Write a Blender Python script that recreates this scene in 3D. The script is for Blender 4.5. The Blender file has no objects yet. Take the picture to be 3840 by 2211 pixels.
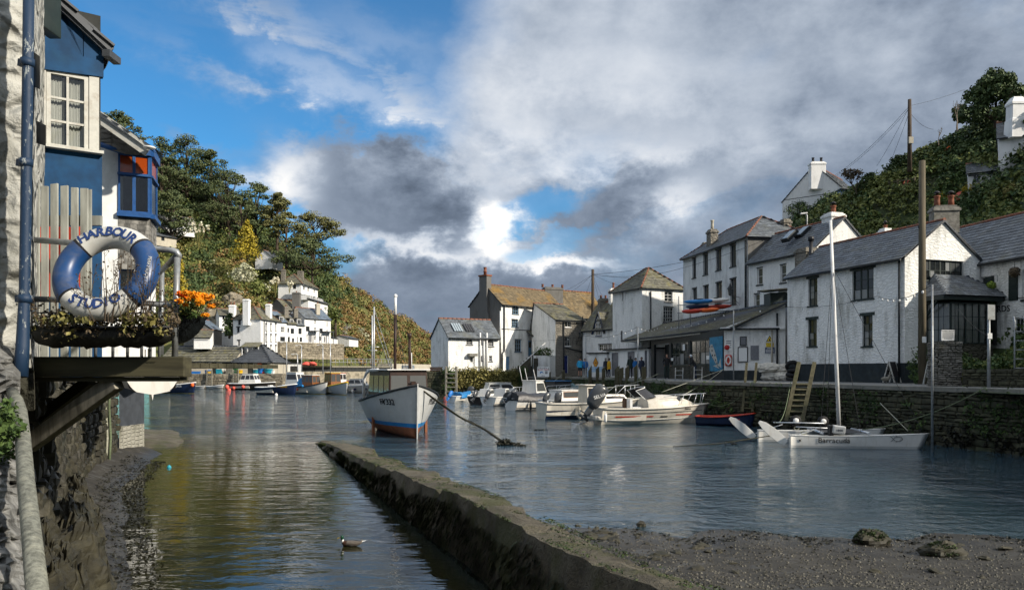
import bpy,bmesh,math,random
from mathutils import Vector,Matrix,Quaternion
R = math.radians
rnd = random.Random(7)
sc = bpy.context.scene
col = sc.collection

# ------------------------------------------------------------------ camera
F,CX,HZ,HC = 2885.0,1920.0,1388.0,2.6      # focal length, principal column and horizon row of the 3840 px picture; eye height above water
cam_d = bpy.data.cameras.new('camera'); cam = bpy.data.objects.new('camera',cam_d); col.objects.link(cam)
cam_d.sensor_width = 36.0; cam_d.lens = 36.0 * F / 3840.0
cam_d.shift_y = (HZ - 2211 / 2) / 3840.0
cam_d.clip_start = 0.05; cam_d.clip_end = 6000
cam.location = (0,0,HC); cam.rotation_euler = (R(90),0,0)
sc.camera = cam

# ------------------------------------------------------------------ exposure
sc.view_settings.view_transform = 'Standard'; sc.view_settings.look = 'None'
sc.view_settings.exposure = 0.88; sc.view_settings.gamma = 1.0
sc.view_settings.use_curve_mapping = False
sc.render.engine = 'CYCLES'
sc.cycles.max_bounces = 6; sc.cycles.transparent_max_bounces = 12
sc.cycles.diffuse_bounces = 3; sc.cycles.glossy_bounces = 3
sc.cycles.caustics_reflective = False; sc.cycles.caustics_refractive = False
sc.cycles.use_denoising = True
sc.cycles.use_adaptive_sampling = True; sc.cycles.adaptive_threshold = 0.03

# ------------------------------------------------------------------ sun and sky
SUN_AZ,SUN_EL = 117.0,29.0        # azimuth clockwise from the view direction: from the right, a little behind
sdir = Vector((math.sin(R(SUN_AZ)) * math.cos(R(SUN_EL)),math.cos(R(SUN_AZ)) * math.cos(R(SUN_EL)),math.sin(R(SUN_EL))))
sun_d = bpy.data.lights.new('sun','SUN'); sun_d.energy = 3.1; sun_d.angle = R(1.5); sun_d.color = (1.0,0.91,0.78)
sun = bpy.data.objects.new('sun',sun_d); col.objects.link(sun)
sun.rotation_euler = sdir.to_track_quat('Z','Y').to_euler(); sun.location = (60,-20,60)

class NT:
 """small helper to write node trees as expressions"""
 def __init__(s,tree): s.t = tree
 def n(s,typ,**kw):
  nd = s.t.nodes.new(typ)
  for k,v in kw.items():
   if k.startswith('_'): setattr(nd,k[1:],v)
  return nd
 def put(s,sock,v):
  if isinstance(v,bpy.types.NodeSocket): s.t.links.new(v,sock)
  elif v is not None:
   if sock.type == 'RGBA' and not hasattr(v,'__len__'): v = (v,v,v,1)
   if sock.type == 'RGBA' and len(v) == 3: v = (*v,1)
   sock.default_value = v
 def m(s,op,a,b=None,c=None,clamp=False):
  nd = s.n('ShaderNodeMath',_operation=op); nd.use_clamp = clamp
  for i,v in enumerate((a,b,c)):
   if v is not None: s.put(nd.inputs[i],v)
  return nd.outputs[0]
 def vm(s,op,a,b=None):
  nd = s.n('ShaderNodeVectorMath',_operation=op)
  s.put(nd.inputs[0],a)
  if b is not None: s.put(nd.inputs[1],b)
  return nd.outputs[0]
 def noise(s,vec,scale=5,detail=3,rough=0.55,dist=0.0,lac=2.0):
  nd = s.n('ShaderNodeTexNoise')
  if vec is not None: s.put(nd.inputs['Vector'],vec)
  s.put(nd.inputs['Scale'],scale); s.put(nd.inputs['Detail'],detail); s.put(nd.inputs['Roughness'],rough)
  s.put(nd.inputs['Distortion'],dist); s.put(nd.inputs['Lacunarity'],lac)
  return nd.outputs['Fac']
 def voro(s,vec,scale=5,feature='F1',out='Distance',rand=1.0):
  nd = s.n('ShaderNodeTexVoronoi',_feature=feature)
  s.put(nd.inputs['Vector'],vec); s.put(nd.inputs['Scale'],scale); s.put(nd.inputs['Randomness'],rand)
  return nd.outputs[out]
 def ramp(s,fac,stops,interp='LINEAR'):
  nd = s.n('ShaderNodeValToRGB'); cr = nd.color_ramp; cr.interpolation = interp
  while len(cr.elements) < len(stops): cr.elements.new(0.5)
  for e,(p,c) in zip(cr.elements,stops):
   e.position = p; e.color = (c,c,c,1) if not hasattr(c,'__len__') else (*c[:3],1)
  s.put(nd.inputs[0],fac); return nd.outputs[0]
 def mix(s,fac,a,b,mode='MIX'):
  nd = s.n('ShaderNodeMix',_data_type='RGBA',_blend_type=mode)
  s.put(nd.inputs[0],fac); s.put(nd.inputs[6],a); s.put(nd.inputs[7],b); return nd.outputs[2]
 def smooth(s,v,lo,hi):
  nd = s.n('ShaderNodeMapRange',_interpolation_type='SMOOTHSTEP')
  s.put(nd.inputs[0],v); s.put(nd.inputs[1],lo); s.put(nd.inputs[2],hi); return nd.outputs[0]
 def mapping(s,vec,scale=(1,1,1),rot=(0,0,0),loc=(0,0,0)):
  nd = s.n('ShaderNodeMapping'); s.put(nd.inputs[0],vec)
  nd.inputs['Scale'].default_value = scale; nd.inputs['Rotation'].default_value = rot; nd.inputs['Location'].default_value = loc
  return nd.outputs[0]

world = bpy.data.worlds.new('World'); sc.world = world; world.use_nodes = True
def build_sky():
 t = world.node_tree; t.nodes.clear(); k = NT(t)
 out = k.n('ShaderNodeOutputWorld'); bg = k.n('ShaderNodeBackground'); bg.inputs['Strength'].default_value = 0.10
 t.links.new(bg.outputs[0],out.inputs[0])
 sky = k.n('ShaderNodeTexSky',_sky_type='NISHITA'); sky.sun_disc = False
 sky.sun_elevation = R(SUN_EL); sky.sun_rotation = R(SUN_AZ); sky.altitude = 10; sky.air_density = 1.0; sky.dust_density = 0.4; sky.ozone_density = 1.6
 tc = k.n('ShaderNodeTexCoord'); d = tc.outputs['Generated']
 sep = k.n('ShaderNodeSeparateXYZ'); t.links.new(d,sep.inputs[0]); x,y,z = sep.outputs
 az = k.m('ARCTAN2',x,y)
 hyp = k.m('SQRT',k.m('ADD',k.m('MULTIPLY',x,x),k.m('MULTIPLY',y,y)))
 el = k.m('ARCTAN2',z,hyp)
 puff = k.noise(k.mapping(d,(1.0,1.0,1.6),(0,0,0),(0.3,0.1,0.55)),3.4,7,0.58,0.15)
 fine = k.noise(k.mapping(d,(1.0,1.0,1.5),(0,0,0),(4.3,2.1,0.7)),10.0,6,0.62,0.1)
 streak = k.noise(k.mapping(d,(1.6,1.6,7.0),(0,0.50,0)),2.4,6,0.60,0.4)
 wa = k.m('ADD',k.m('MULTIPLY',k.m('SUBTRACT',puff,0.5),0.22),k.m('MULTIPLY',k.m('SUBTRACT',fine,0.5),0.10))
 we = k.m('ADD',k.m('MULTIPLY',k.m('SUBTRACT',fine,0.5),0.12),k.m('MULTIPLY',k.m('SUBTRACT',streak,0.5),0.05))
 waz = k.m('ADD',az,wa); wel = k.m('ADD',el,we)
 def blob(a0,e0,sa,se,rot=0.0,hard=1.0,w=True):
  c,s = math.cos(rot),math.sin(rot)
  da = k.m('SUBTRACT',waz if w else az,a0); de = k.m('SUBTRACT',wel if w else el,e0)
  p = k.m('MULTIPLY',k.m('ADD',k.m('MULTIPLY',da,c),k.m('MULTIPLY',de,s)),1 / sa)
  q = k.m('MULTIPLY',k.m('SUBTRACT',k.m('MULTIPLY',de,c),k.m('MULTIPLY',da,s)),1 / se)
  return k.m('EXPONENT',k.m('MULTIPLY',k.m('ADD',k.m('MULTIPLY',p,p),k.m('MULTIPLY',q,q)),-hard))
 A = lambda px: math.atan((px - 1264.5) / 1900)
 E = lambda px,py: math.atan((914 - py) / 1900 * math.cos(A(px)))
 def at(px,py): return A(px),E(px,py)
 line = k.m('SUBTRACT',k.m('ADD',k.m('MULTIPLY',waz,0.80),k.m('MULTIPLY',k.m('SUBTRACT',0.36,wel),0.55)),-0.075)
 clear = k.smooth(blob(-0.50,0.40,0.62,0.50),0.30,0.60)
 cover = k.m('MAXIMUM',k.smooth(line,-0.05,0.06),k.m('SUBTRACT',1.0,clear))
 cover = k.m('MULTIPLY',cover,k.m('ADD',0.76,k.m('MULTIPLY',k.smooth(puff,0.26,0.48),0.24)))
 wsp = k.smooth(k.m('ADD',k.m('MULTIPLY',streak,0.6),k.m('MULTIPLY',fine,0.4)),0.41,0.55)
 for (px,py,sa,se,rot,w) in ((760,150,0.15,0.022,-0.62,0.95),(900,205,0.19,0.040,-0.45,0.85),(980,285,0.22,0.022,-0.22,1.0),(640,105,.09,.016,-.7,.75)):
  cover = k.m('MAXIMUM',cover,k.m('MULTIPLY',k.m('MULTIPLY',blob(*at(px,py),sa,se,rot),wsp),w))
 dk = k.m('ADD',k.m('MULTIPLY',blob(*at(900,470),0.15,0.055,-0.12),1.25),k.m('MULTIPLY',blob(*at(1030,560),0.09,0.035),0.8))
 dk = k.m('ADD',dk,k.m('MULTIPLY',blob(*at(1080,710),0.22,0.040),0.9))
 dk = k.m('ADD',dk,k.m('MULTIPLY',blob(*at(1430,540),0.12,0.035,0.45),0.9))
 dk = k.m('ADD',dk,k.m('MULTIPLY',blob(*at(1650,420),0.10,0.04,0.3),0.5))
 dk = k.m('ADD',dk,k.m('MULTIPLY',blob(*at(2150,250),0.30,0.16),0.9))
 dk = k.m('ADD',dk,k.m('MULTIPLY',blob(*at(440,330),0.05,0.016),0.30))
 cover = k.m('MAXIMUM',cover,k.smooth(dk,0.25,0.70))
 cover = k.m('MAXIMUM',cover,k.m('MULTIPLY',k.smooth(el,0.19,0.06),k.smooth(waz,-0.36,-0.22)))
 wht = None
 for (px,py,sa,se,rot,w) in ((1195,555,0.026,0.030,0.2,0.75),(1000,615,0.11,0.014,-0.05,0.38),(1610,500,0.05,0.020,0.3,0.36),(680,450,0.035,0.045,0.4,0.42),
        (1385,640,0.05,0.010,0.0,0.42),(1520,390,0.16,0.022,0.1,0.16),(900,270,0.16,0.030,-0.45,0.24),(1280,610,0.05,0.018,0.0,0.25),(1500,230,0.30,0.07,-0.15,0.14),(1270,330,0.2,0.03,-0.2,0.14),(950,100,0.1,0.03,-0.4,.12)):
  q = k.m('MULTIPLY',blob(*at(px,py),sa,se,rot),w); wht = q if wht is None else k.m('ADD',wht,q)
 gap = k.m('ADD',k.m('MULTIPLY',k.smooth(blob(*at(1290,520),0.085,0.028,0.35),0.35,0.8),0.75),k.m('MULTIPLY',k.smooth(blob(*at(1330,600),0.07,0.02,0.2),0.4,0.8),0.5))
 cover = k.m('MULTIPLY',cover,k.m('SUBTRACT',1.0,k.m('MINIMUM',gap,0.8)))
 cover = k.m('MAXIMUM',cover,k.m('MINIMUM',k.m('MULTIPLY',wht,1.3),0.95))
 br = k.m('ADD',0.195,k.m('ADD',k.m('MULTIPLY',k.m('SUBTRACT',puff,0.5),0.26),k.m('MULTIPLY',k.m('SUBTRACT',fine,0.5),0.26)))
 br = k.m('MULTIPLY',k.m('SUBTRACT',br,k.m('MULTIPLY',dk,0.038)),k.m('ADD',0.78,k.m('MULTIPLY',1.56,k.m('MAXIMUM',z,0.0))))
 br = k.m('ADD',br,k.m('MULTIPLY',wht,k.m('ADD',0.35,k.m('MULTIPLY',fine,1.0))))
 br = k.m('MINIMUM',k.m('MAXIMUM',br,0.09),0.75)
 tint = k.ramp(br,[(0.10,(0.70,0.90,1.24)),(0.26,(0.83,0.96,1.16)),(0.55,(1.0,0.995,0.985))])
 cl = k.vm('MULTIPLY',tint,k.n('ShaderNodeCombineXYZ').outputs[0])
 cm = cl.node.inputs[1].links[0].from_node
 for i in range(3): k.put(cm.inputs[i],k.m('MULTIPLY',br,10.0))
 skyc = k.mix(1.0,sky.outputs[0],(0.24,0.60,0.82),'MULTIPLY')
 k.put(bg.inputs[0],k.mix(cover,skyc,cl))
build_sky()
world.cycles.sampling_method = 'MANUAL'; world.cycles.sample_map_resolution = 256

# ------------------------------------------------------------------ helpers
def P(px,py,Y): return Vector(((px - CX) / F * Y,Y,HC + (HZ - py) / F * Y))
def W(px,py,z=0.0): Y = (HC - z) * F / (py - HZ); return Vector(((px - CX) / F * Y,Y,z))
def GX(px,Y): return Vector(((px - CX) / F * Y,Y))

def tag(o,label=None,cat=None,group=None,kind=None):
 if label: o['label'] = label
 if cat: o['category'] = cat
 if group: o['group'] = group
 if kind: o['kind'] = kind
 return o
def empty(name,loc=(0,0,0),rz=0.0,label=None,cat=None,group=None):
 o = bpy.data.objects.new(name,None); col.objects.link(o); o.empty_display_size = 0.2
 o.location = loc; o.rotation_euler = (0,0,rz)
 return tag(o,label,cat,group)
def mobj(name,me,parent=None):
 o = bpy.data.objects.new(name,me); col.objects.link(o)
 if parent is not None: o.parent = parent
 return o

class MB:
 def __init__(s): s.v = []; s.f = []; s.mi = []; s.cur = 0; s.sm = []; s.smooth = False
 def add(s,vs,fs):
  b = len(s.v); s.v.extend(tuple(p) for p in vs)
  for f in fs: s.f.append(tuple(b + i for i in f)); s.mi.append(s.cur); s.sm.append(s.smooth)
 def quad(s,a,b,c,d): s.add((a,b,c,d),((0,1,2,3),))
 def poly(s,pts): s.add(pts,(tuple(range(len(pts))),))
 def box(s,c,d,rot=None):
  x,y,z = d[0] / 2,d[1] / 2,d[2] / 2; c = Vector(c)
  vs = [Vector((sx * x,sy * y,sz * z)) for sx in (-1,1) for sy in (-1,1) for sz in (-1,1)]
  if rot is not None: vs = [rot @ v for v in vs]
  s.hexa([c + v for v in vs])
 def hexa(s,vs):   # index = 4*x+2*y+z
  s.add(vs,((0,1,3,2),(4,6,7,5),(0,4,5,1),(2,3,7,6),(0,2,6,4),(1,5,7,3)))
 def box2(s,lo,hi): s.box([(a + b) / 2 for a,b in zip(lo,hi)],[abs(b - a) for a,b in zip(lo,hi)])
 def bar(s,a,b,w,h,up=(0,0,1)):
  a,b = Vector(a),Vector(b); d = (b - a); L = d.length
  if L < 1e-6: return
  d /= L; u = Vector(up); r = d.cross(u)
  if r.length < 1e-4: r = d.cross(Vector((1,0,0)))
  r.normalize(); u = r.cross(d)
  s.hexa([p + r * (sx * w / 2) + u * (sy * h / 2) for p in (a,b) for sx in (-1,1) for sy in (-1,1)])
 def ring_loft(s,rings,close=True,cap0=False,cap1=False):
  n = len(rings[0]); b = len(s.v)
  for r in rings: s.v.extend(tuple(p) for p in r)
  for i in range(len(rings) - 1):
   for j in range(n if close else n - 1):
    j2 = (j + 1) % n
    s.f.append((b + i * n + j,b + i * n + j2,b + (i + 1) * n + j2,b + (i + 1) * n + j)); s.mi.append(s.cur); s.sm.append(s.smooth)
  if cap0: s.f.append(tuple(b + j for j in reversed(range(n)))); s.mi.append(s.cur); s.sm.append(False)
  if cap1: s.f.append(tuple(b + (len(rings) - 1) * n + j for j in range(n))); s.mi.append(s.cur); s.sm.append(False)
 def tube(s,pts,r,n=8,caps=True):
  pts = [Vector(p) for p in pts]; m = len(pts)
  rs = r if hasattr(r,'__len__') else [r] * m
  rings = []; ref = None
  for i,p in enumerate(pts):
   d = (pts[min(i + 1,m - 1)] - pts[max(i - 1,0)])
   if d.length < 1e-9: d = Vector((0,0,1))
   d.normalize()
   if ref is None: ref = d.orthogonal()
   ref = (ref - d * ref.dot(d))
   if ref.length < 1e-6: ref = d.orthogonal()
   ref.normalize(); q = d.cross(ref)
   rings.append([p + (ref * math.cos(a) + q * math.sin(a)) * rs[i] for a in (2 * math.pi * j / n for j in range(n))])
  o = s.smooth; s.smooth = n > 4; s.ring_loft(rings,True,caps,caps); s.smooth = o
 def lathe(s,c,prof,n=12,caps=True,axis=None):
  c = Vector(c); q = Vector((0,0,1)).rotation_difference(Vector(axis)) if axis is not None else Quaternion()
  rings = [[c + q @ Vector((r * math.cos(2 * math.pi * j / n),r * math.sin(2 * math.pi * j / n),z)) for j in range(n)] for r,z in prof]
  o = s.smooth; s.smooth = True; s.ring_loft(rings,True,caps,caps); s.smooth = o
 def sphere(s,c,r,n=10,m=6,jit=0.0):
  c = Vector(c); rr = Vector(r) if hasattr(r,'__len__') else Vector((r,r,r)); rings = []
  for i in range(m + 1):
   th = math.pi * i / m; ring = []
   for j in range(n):
    a = 2 * math.pi * j / n; kx = 1 + rnd.uniform(-jit,jit)
    ring.append(c + Vector((rr.x * math.sin(th) * math.cos(a) * kx,rr.y * math.sin(th) * math.sin(a) * kx,-rr.z * math.cos(th) * kx)))
   rings.append(ring)
  o = s.smooth; s.smooth = True; s.ring_loft(rings); s.smooth = o
 def build(s,name,mat,parent=None,bevel=0.0,autosmooth=False):
  me = bpy.data.meshes.new(name); me.from_pydata(s.v,[],s.f)
  mats = mat if isinstance(mat,(list,tuple)) else [mat]
  for m in mats: me.materials.append(m)
  if len(mats) > 1: me.polygons.foreach_set('material_index',s.mi)
  if any(s.sm): me.polygons.foreach_set('use_smooth',s.sm)
  me.update()
  o = mobj(name,me,parent)
  if bevel:
   b = o.modifiers.new('bevel','BEVEL'); b.width = bevel; b.segments = 2; b.limit_method = 'ANGLE'
  return o
def copy_tree(o,parent=None):
 c = o.copy(); col.objects.link(c); c.parent = parent
 for ch in o.children: copy_tree(ch,c)
 return c
def lerp(a,b,t): return a + (b - a) * t
def interp(tab,x):
 if x <= tab[0][0]: return tab[0][1]
 for (x0,y0),(x1,y1) in zip(tab,tab[1:]):
  if x <= x1: return lerp(y0,y1,(x - x0) / (x1 - x0))
 return tab[-1][1]

# ------------------------------------------------------------------ materials
MAT = {}
def new_mat(name):
 m = bpy.data.materials.new(name); m.use_nodes = True; t = m.node_tree; t.nodes.clear(); k = NT(t)
 out = k.n('ShaderNodeOutputMaterial'); b = k.n('ShaderNodeBsdfPrincipled'); t.links.new(b.outputs[0],out.inputs[0])
 MAT[name] = m; return m,k,b
def bump(k,b,h,strength=0.4,dist=0.02):
 nd = k.n('ShaderNodeBump'); k.put(nd.inputs['Strength'],strength); k.put(nd.inputs['Distance'],dist); k.put(nd.inputs['Height'],h)
 k.t.links.new(nd.outputs[0],b.inputs['Normal'])
def coords(k,obj=False):
 if obj: return k.n('ShaderNodeTexCoord').outputs['Object']
 return k.n('ShaderNodeNewGeometry').outputs['Position']
def mat(name,c,rough=0.6,var=0.15,scale=6.0,dirt=None,dirt_amt=0.5,bmp=0.15,metal=0.0,spec=0.4,dirt_scale=1.5,island=0.0,bdist=0.01,stretch=(1,1,1),streaks=False):
 m,k,b = new_mat(name); pos = k.mapping(coords(k),stretch) if stretch != (1,1,1) else coords(k)
 n1 = k.noise(pos,scale,4,0.6)
 c2 = tuple(max(0,x * (1 - var)) for x in c); c1 = tuple(min(1,x * (1 + var)) for x in c)
 cc = k.mix(k.smooth(n1,0.3,0.7),c2,c1)
 if island:
  g = k.n('ShaderNodeNewGeometry').outputs['Random Per Island']; oi = k.n('ShaderNodeObjectInfo').outputs['Random']
  rr = k.m('FRACT',k.m('ADD',g,oi)); hs = k.n('ShaderNodeHueSaturation'); k.put(hs.inputs['Color'],cc)
  k.put(hs.inputs['Value'],k.m('ADD',1.0 - island,k.m('MULTIPLY',rr,2 * island))); cc = hs.outputs[0]
 if dirt:
  dp = k.mapping(pos,(3.0,3.0,0.5)) if streaks else pos
  n2 = k.noise(dp,dirt_scale,5,0.65,0.3)
  cc = k.mix(k.m('MULTIPLY',k.smooth(n2,0.48,0.72),dirt_amt),cc,dirt)
 k.put(b.inputs['Base Color'],cc); b.inputs['Roughness'].default_value = rough; b.inputs['Metallic'].default_value = metal
 b.inputs['Specular IOR Level'].default_value = spec
 if bmp: bump(k,b,n1,bmp,bdist)
 return m
def mat_wall(name,c,sx=1.0,course=7.0,dirt=(0.20,0.20,0.17),amt=0.45,strength=0.7,lumps=0.03,brick=False,moss=None):
 """whitewashed rubble or brick: lumpy courses in relief, thin grime"""
 m,k,b = new_mat(name); pos = coords(k)
 p = k.mapping(pos,(sx * 3.2,sx * 3.2,course))
 wob = k.vm('ADD',p,k.n('ShaderNodeTexNoise').outputs['Color']); wn = wob.node.inputs[1].links[0].from_node
 k.put(wn.inputs['Vector'],pos); wn.inputs['Scale'].default_value = 1.6; wn.inputs['Detail'].default_value = 3
 e = k.voro(wob,1.0,'DISTANCE_TO_EDGE','Distance',1.0 if not brick else 0.4)
 hgt = k.smooth(e,0.0,0.22)
 n = k.noise(pos,9,6,0.65)
 h = k.m('ADD',k.m('MULTIPLY',hgt,0.8),k.m('MULTIPLY',n,0.9))
 bump(k,b,h,strength,lumps)
 n2 = k.noise(k.mapping(pos,(1.4,1.4,0.45)),1.1,7,0.65,0.4); n3 = k.noise(pos,14,5,0.7)
 cc = k.mix(k.m('MULTIPLY',k.smooth(n2,0.46,0.75),amt),c,dirt)
 cc = k.mix(k.m('MULTIPLY',k.m('MULTIPLY',k.smooth(n3,0.56,0.72),k.smooth(n2,0.36,0.6)),amt),cc,tuple(x * 0.6 for x in dirt))
 cc = k.mix(k.m('MULTIPLY',k.m('SUBTRACT',1.0,hgt),0.12),cc,dirt)
 k.put(b.inputs['Base Color'],cc); b.inputs['Roughness'].default_value = 0.85; b.inputs['Specular IOR Level'].default_value = 0.2
 return m
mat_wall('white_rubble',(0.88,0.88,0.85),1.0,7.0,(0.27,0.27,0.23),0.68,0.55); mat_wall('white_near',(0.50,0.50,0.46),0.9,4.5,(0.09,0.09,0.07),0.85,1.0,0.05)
mat_wall('white_brick',(0.85,0.85,0.82),1.4,12.0,(0.22,0.22,0.19),0.5,0.6,0.015,True)
mat_wall('white_far',(0.86,0.86,0.84),0.6,2.5,(0.45,0.45,0.42),0.3,0.3,0.03)
mat_wall('grey_render',(0.76,0.77,0.75),0.3,0.5,(0.20,0.20,0.19),0.55,0.25,0.02)
mat_wall('cement_render',(0.17,0.165,0.155),0.3,0.5,(0.09,0.085,0.07),0.6,0.25,0.02)
mat_wall('rubble_grey',(0.24,0.22,0.185),0.9,5.0,(0.10,0.095,0.075),0.8,1.0,0.05)
mat_wall('rubble_dark',(0.085,0.08,0.062),0.9,5.0,(0.022,0.026,0.016),0.9,1.0,0.06)
mat_wall('smooth_white',(0.86,0.86,0.84),0.2,0.3,(0.40,0.40,0.38),0.35,0.2,0.01)
mat_wall('cream',(0.50,0.46,0.37),0.3,0.5,(0.26,0.23,0.18),0.5,0.2,0.01)
mat('slate',(0.115,0.13,0.145),0.55,0.25,5,(0.17,0.165,0.11),0.45,0.3,island=0.33,dirt_scale=0.9,spec=0.5)
mat('slate_moss',(0.13,0.125,0.095),0.75,0.3,4,(0.20,0.18,0.06),0.75,0.4,island=0.3,dirt_scale=1.2)
mat('slate_orange',(0.15,0.115,0.065),0.8,0.3,3,(0.25,0.145,0.03),0.85,0.4,island=0.28,dirt_scale=0.5)
mat('slate_dark',(0.06,0.068,0.08),0.5,0.2,4,(0.03,0.03,0.03),0.3,0.2,island=0.2)
mat('slate_blue',(0.13,0.17,0.22),0.5,0.2,4,(0.08,0.09,0.09),0.4,0.2,island=0.2)
mat('slate_hung',(0.17,0.165,0.15),0.7,0.3,9,(0.40,0.38,0.34),0.6,0.4,island=0.6,dirt_scale=4)
mat('ridge_red',(0.22,0.085,0.05),0.8,0.3,8,(0.13,0.12,0.08),0.6,0.3)
mat('terracotta',(0.24,0.085,0.045),0.8,0.2,6,(0.12,0.08,0.06),0.6,0.2)
mat('stone_grey',(0.20,0.19,0.165),0.9,0.3,5,(0.10,0.10,0.06),0.6,0.6,island=0.3,bdist=0.03)
mat('stone_shaded',(0.036,0.033,0.021),0.6,0.4,5,(0.016,0.020,0.009),0.9,0.8,island=0.45,bdist=0.03,dirt_scale=0.9)  # darker copy of the wall stone; the left bank's deep shade is in the colour
mat('stone_dark',(0.058,0.057,0.034),0.85,0.35,5,(0.026,0.040,0.014),0.95,0.7,island=0.45,bdist=0.03,dirt_scale=0.9)
mat('stone_far',(0.24,0.21,0.155),0.9,0.35,2.5,(0.09,0.08,0.055),0.8,0.6,island=0.3,bdist=0.04,dirt_scale=0.6)
mat('concrete',(0.20,0.195,0.17),0.9,0.2,3,(0.15,0.145,0.11),0.6,0.4,bdist=0.02)
mat('paving',(0.20,0.20,0.19),0.85,0.2,2,(0.11,0.11,0.10),0.6,0.3)
mat('black_paint',(0.016,0.020,0.022),0.55,0.3,6,(0.05,0.05,0.045),0.4,0.2)
mat('plinth_black',(0.018,0.026,0.030),0.75,0.3,4,(0.05,0.06,0.055),0.5,0.4)
mat('dark_green_paint',(0.016,0.028,0.025),0.45,0.2,6,(0.05,0.05,0.04),0.3,0.1)
mat('white_paint',(0.78,0.78,0.76),0.45,0.05,10,(0.45,0.42,0.36),0.4,0.05,dirt_scale=3)
mat('white_frame',(0.50,0.50,0.46),0.5,0.08,12,(0.22,0.17,0.11),0.5,0.1,dirt_scale=6)
mat('blue_house',(0.004,0.048,0.130),0.6,0.25,4,(0.010,0.065,0.14),0.5,0.15,spec=0.2,dirt_scale=2.2)
mat('blue_bay',(0.012,0.075,0.24),0.45,0.15,6,(0.05,0.10,0.16),0.3,0.1)
mat('pale_blue_paint',(0.26,0.42,0.58),0.5,0.1,8,None,0,0.05)
mat('navy_paint',(0.010,0.025,0.085),0.4,0.2,6,None,0,0.05)
mat('oak_grey',(0.24,0.225,0.18),0.85,0.35,14,(0.07,0.065,0.045),0.7,0.5,stretch=(1,1,0.15),dirt_scale=5)
mat('post_wood',(0.085,0.076,0.042),0.85,0.35,10,(0.055,0.062,0.022),0.7,0.5,stretch=(1,1,0.2),dirt_scale=2)
mat('beam_wood',(0.060,0.055,0.030),0.85,0.4,8,(0.016,0.018,0.010),0.8,0.5,stretch=(0.15,0.6,1.5),dirt_scale=2.5)
mat('pole_wood',(0.12,0.10,0.065),0.85,0.3,8,(0.05,0.045,0.03),0.7,0.4,stretch=(1,1,0.1),dirt_scale=2)
mat('brown_wood',(0.030,0.013,0.008),0.5,0.3,9,None,0,0.1)
mat('varnish',(0.20,0.075,0.022),0.35,0.25,9,None,0,0.1)
mat('galvanised',(0.30,0.32,0.33),0.45,0.2,16,(0.16,0.12,0.08),0.5,0.1,metal=0.5,dirt_scale=5)
mat('alu',(0.62,0.64,0.66),0.35,0.08,10,None,0,0.0,metal=0.6)
mat('black_metal',(0.018,0.018,0.02),0.45,0.2,8,None,0,0.05)
mat('wire',(0.02,0.022,0.024),0.6,0.1,4,None,0,0)
mat('rope_dark',(0.040,0.036,0.022),0.95,0.4,30,(0.02,0.03,0.01),0.5,0.6)
mat('rope_pale',(0.34,0.34,0.27),0.9,0.25,30,(0.14,0.16,0.09),0.5,0.3,dirt_scale=1)
mat('rope_green',(0.12,0.15,0.085),0.9,0.25,30,(0.05,0.06,0.03),0.5,0.3,dirt_scale=1)
mat('gel_white',(0.74,0.73,0.69),0.28,0.05,3,(0.42,0.36,0.26),0.35,0.02,spec=0.5,dirt_scale=2.5,streaks=True)
mat('gel_cream',(0.62,0.58,0.50),0.3,0.06,3,(0.33,0.27,0.18),0.4,0.02,spec=0.5,dirt_scale=2.5,streaks=True)
mat('hull_grey',(0.50,0.51,0.50),0.35,0.06,3,(0.33,0.29,0.22),0.4,0.02,dirt_scale=1.5)
mat('hull_navy',(0.010,0.020,0.060),0.28,0.25,2,(0.04,0.06,0.10),0.3,0.02,spec=0.6)
mat('hull_black',(0.022,0.018,0.014),0.5,0.3,2,(0.06,0.05,0.035),0.6,0.05)
mat('antifoul',(0.30,0.105,0.045),0.75,0.25,4,(0.16,0.10,0.06),0.5,0.2,dirt_scale=1.2)
mat('stripe_blue',(0.015,0.20,0.50),0.35,0.1,4,None,0,0)
mat('red_paint',(0.50,0.045,0.022),0.4,0.15,5,None,0,0.03)
mat('red_buoy',(0.72,0.11,0.075),0.5,0.15,6,(0.35,0.16,0.12),0.4,0.05)
mat('orange_plastic',(0.80,0.13,0.02),0.45,0.1,6,None,0,0.02)
mat('yellow_plastic',(0.80,0.48,0.02),0.45,0.1,6,None,0,0.02)
mat('blue_plastic',(0.02,0.16,0.50),0.45,0.12,6,None,0,0.02)
mat('cyan_plastic',(0.02,0.32,0.42),0.45,0.12,6,None,0,0.02)
mat('green_plastic',(0.03,0.10,0.04),0.5,0.12,6,None,0,0.02)
mat('tarp_black',(0.030,0.030,0.033),0.42,0.3,4,None,0,0.7,bdist=0.05)
mat('tarp_blue',(0.012,0.17,0.42),0.5,0.25,4,None,0,0.5,bdist=0.04)
mat('tarp_teal',(0.10,0.17,0.19),0.7,0.2,4,None,0,0.3,bdist=0.03)
mat('sack',(0.60,0.57,0.50),0.85,0.15,6,(0.30,0.28,0.23),0.6,0.8,bdist=0.05)
mat('rubber',(0.015,0.015,0.016),0.7,0.2,8,None,0,0.2)
mat('engine_grey',(0.045,0.050,0.055),0.3,0.15,5,None,0,0.0,spec=0.6)
mat('engine_light',(0.36,0.37,0.37),0.35,0.1,5,None,0,0.0)
mat('door_blue',(0.14,0.30,0.48),0.5,0.1,6,None,0,0.05)
mat('door_navy',(0.012,0.022,0.12),0.45,0.15,6,None,0,0.05)
mat('door_grey',(0.17,0.175,0.19),0.55,0.15,5,None,0,0.05)
mat('sign_white',(0.80,0.80,0.78),0.5,0.03,10,None,0,0)
mat('sign_yellow',(0.78,0.56,0.02),0.5,0.03,10,None,0,0)
mat('sign_navy',(0.012,0.03,0.09),0.5,0.03,10,None,0,0)
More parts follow.
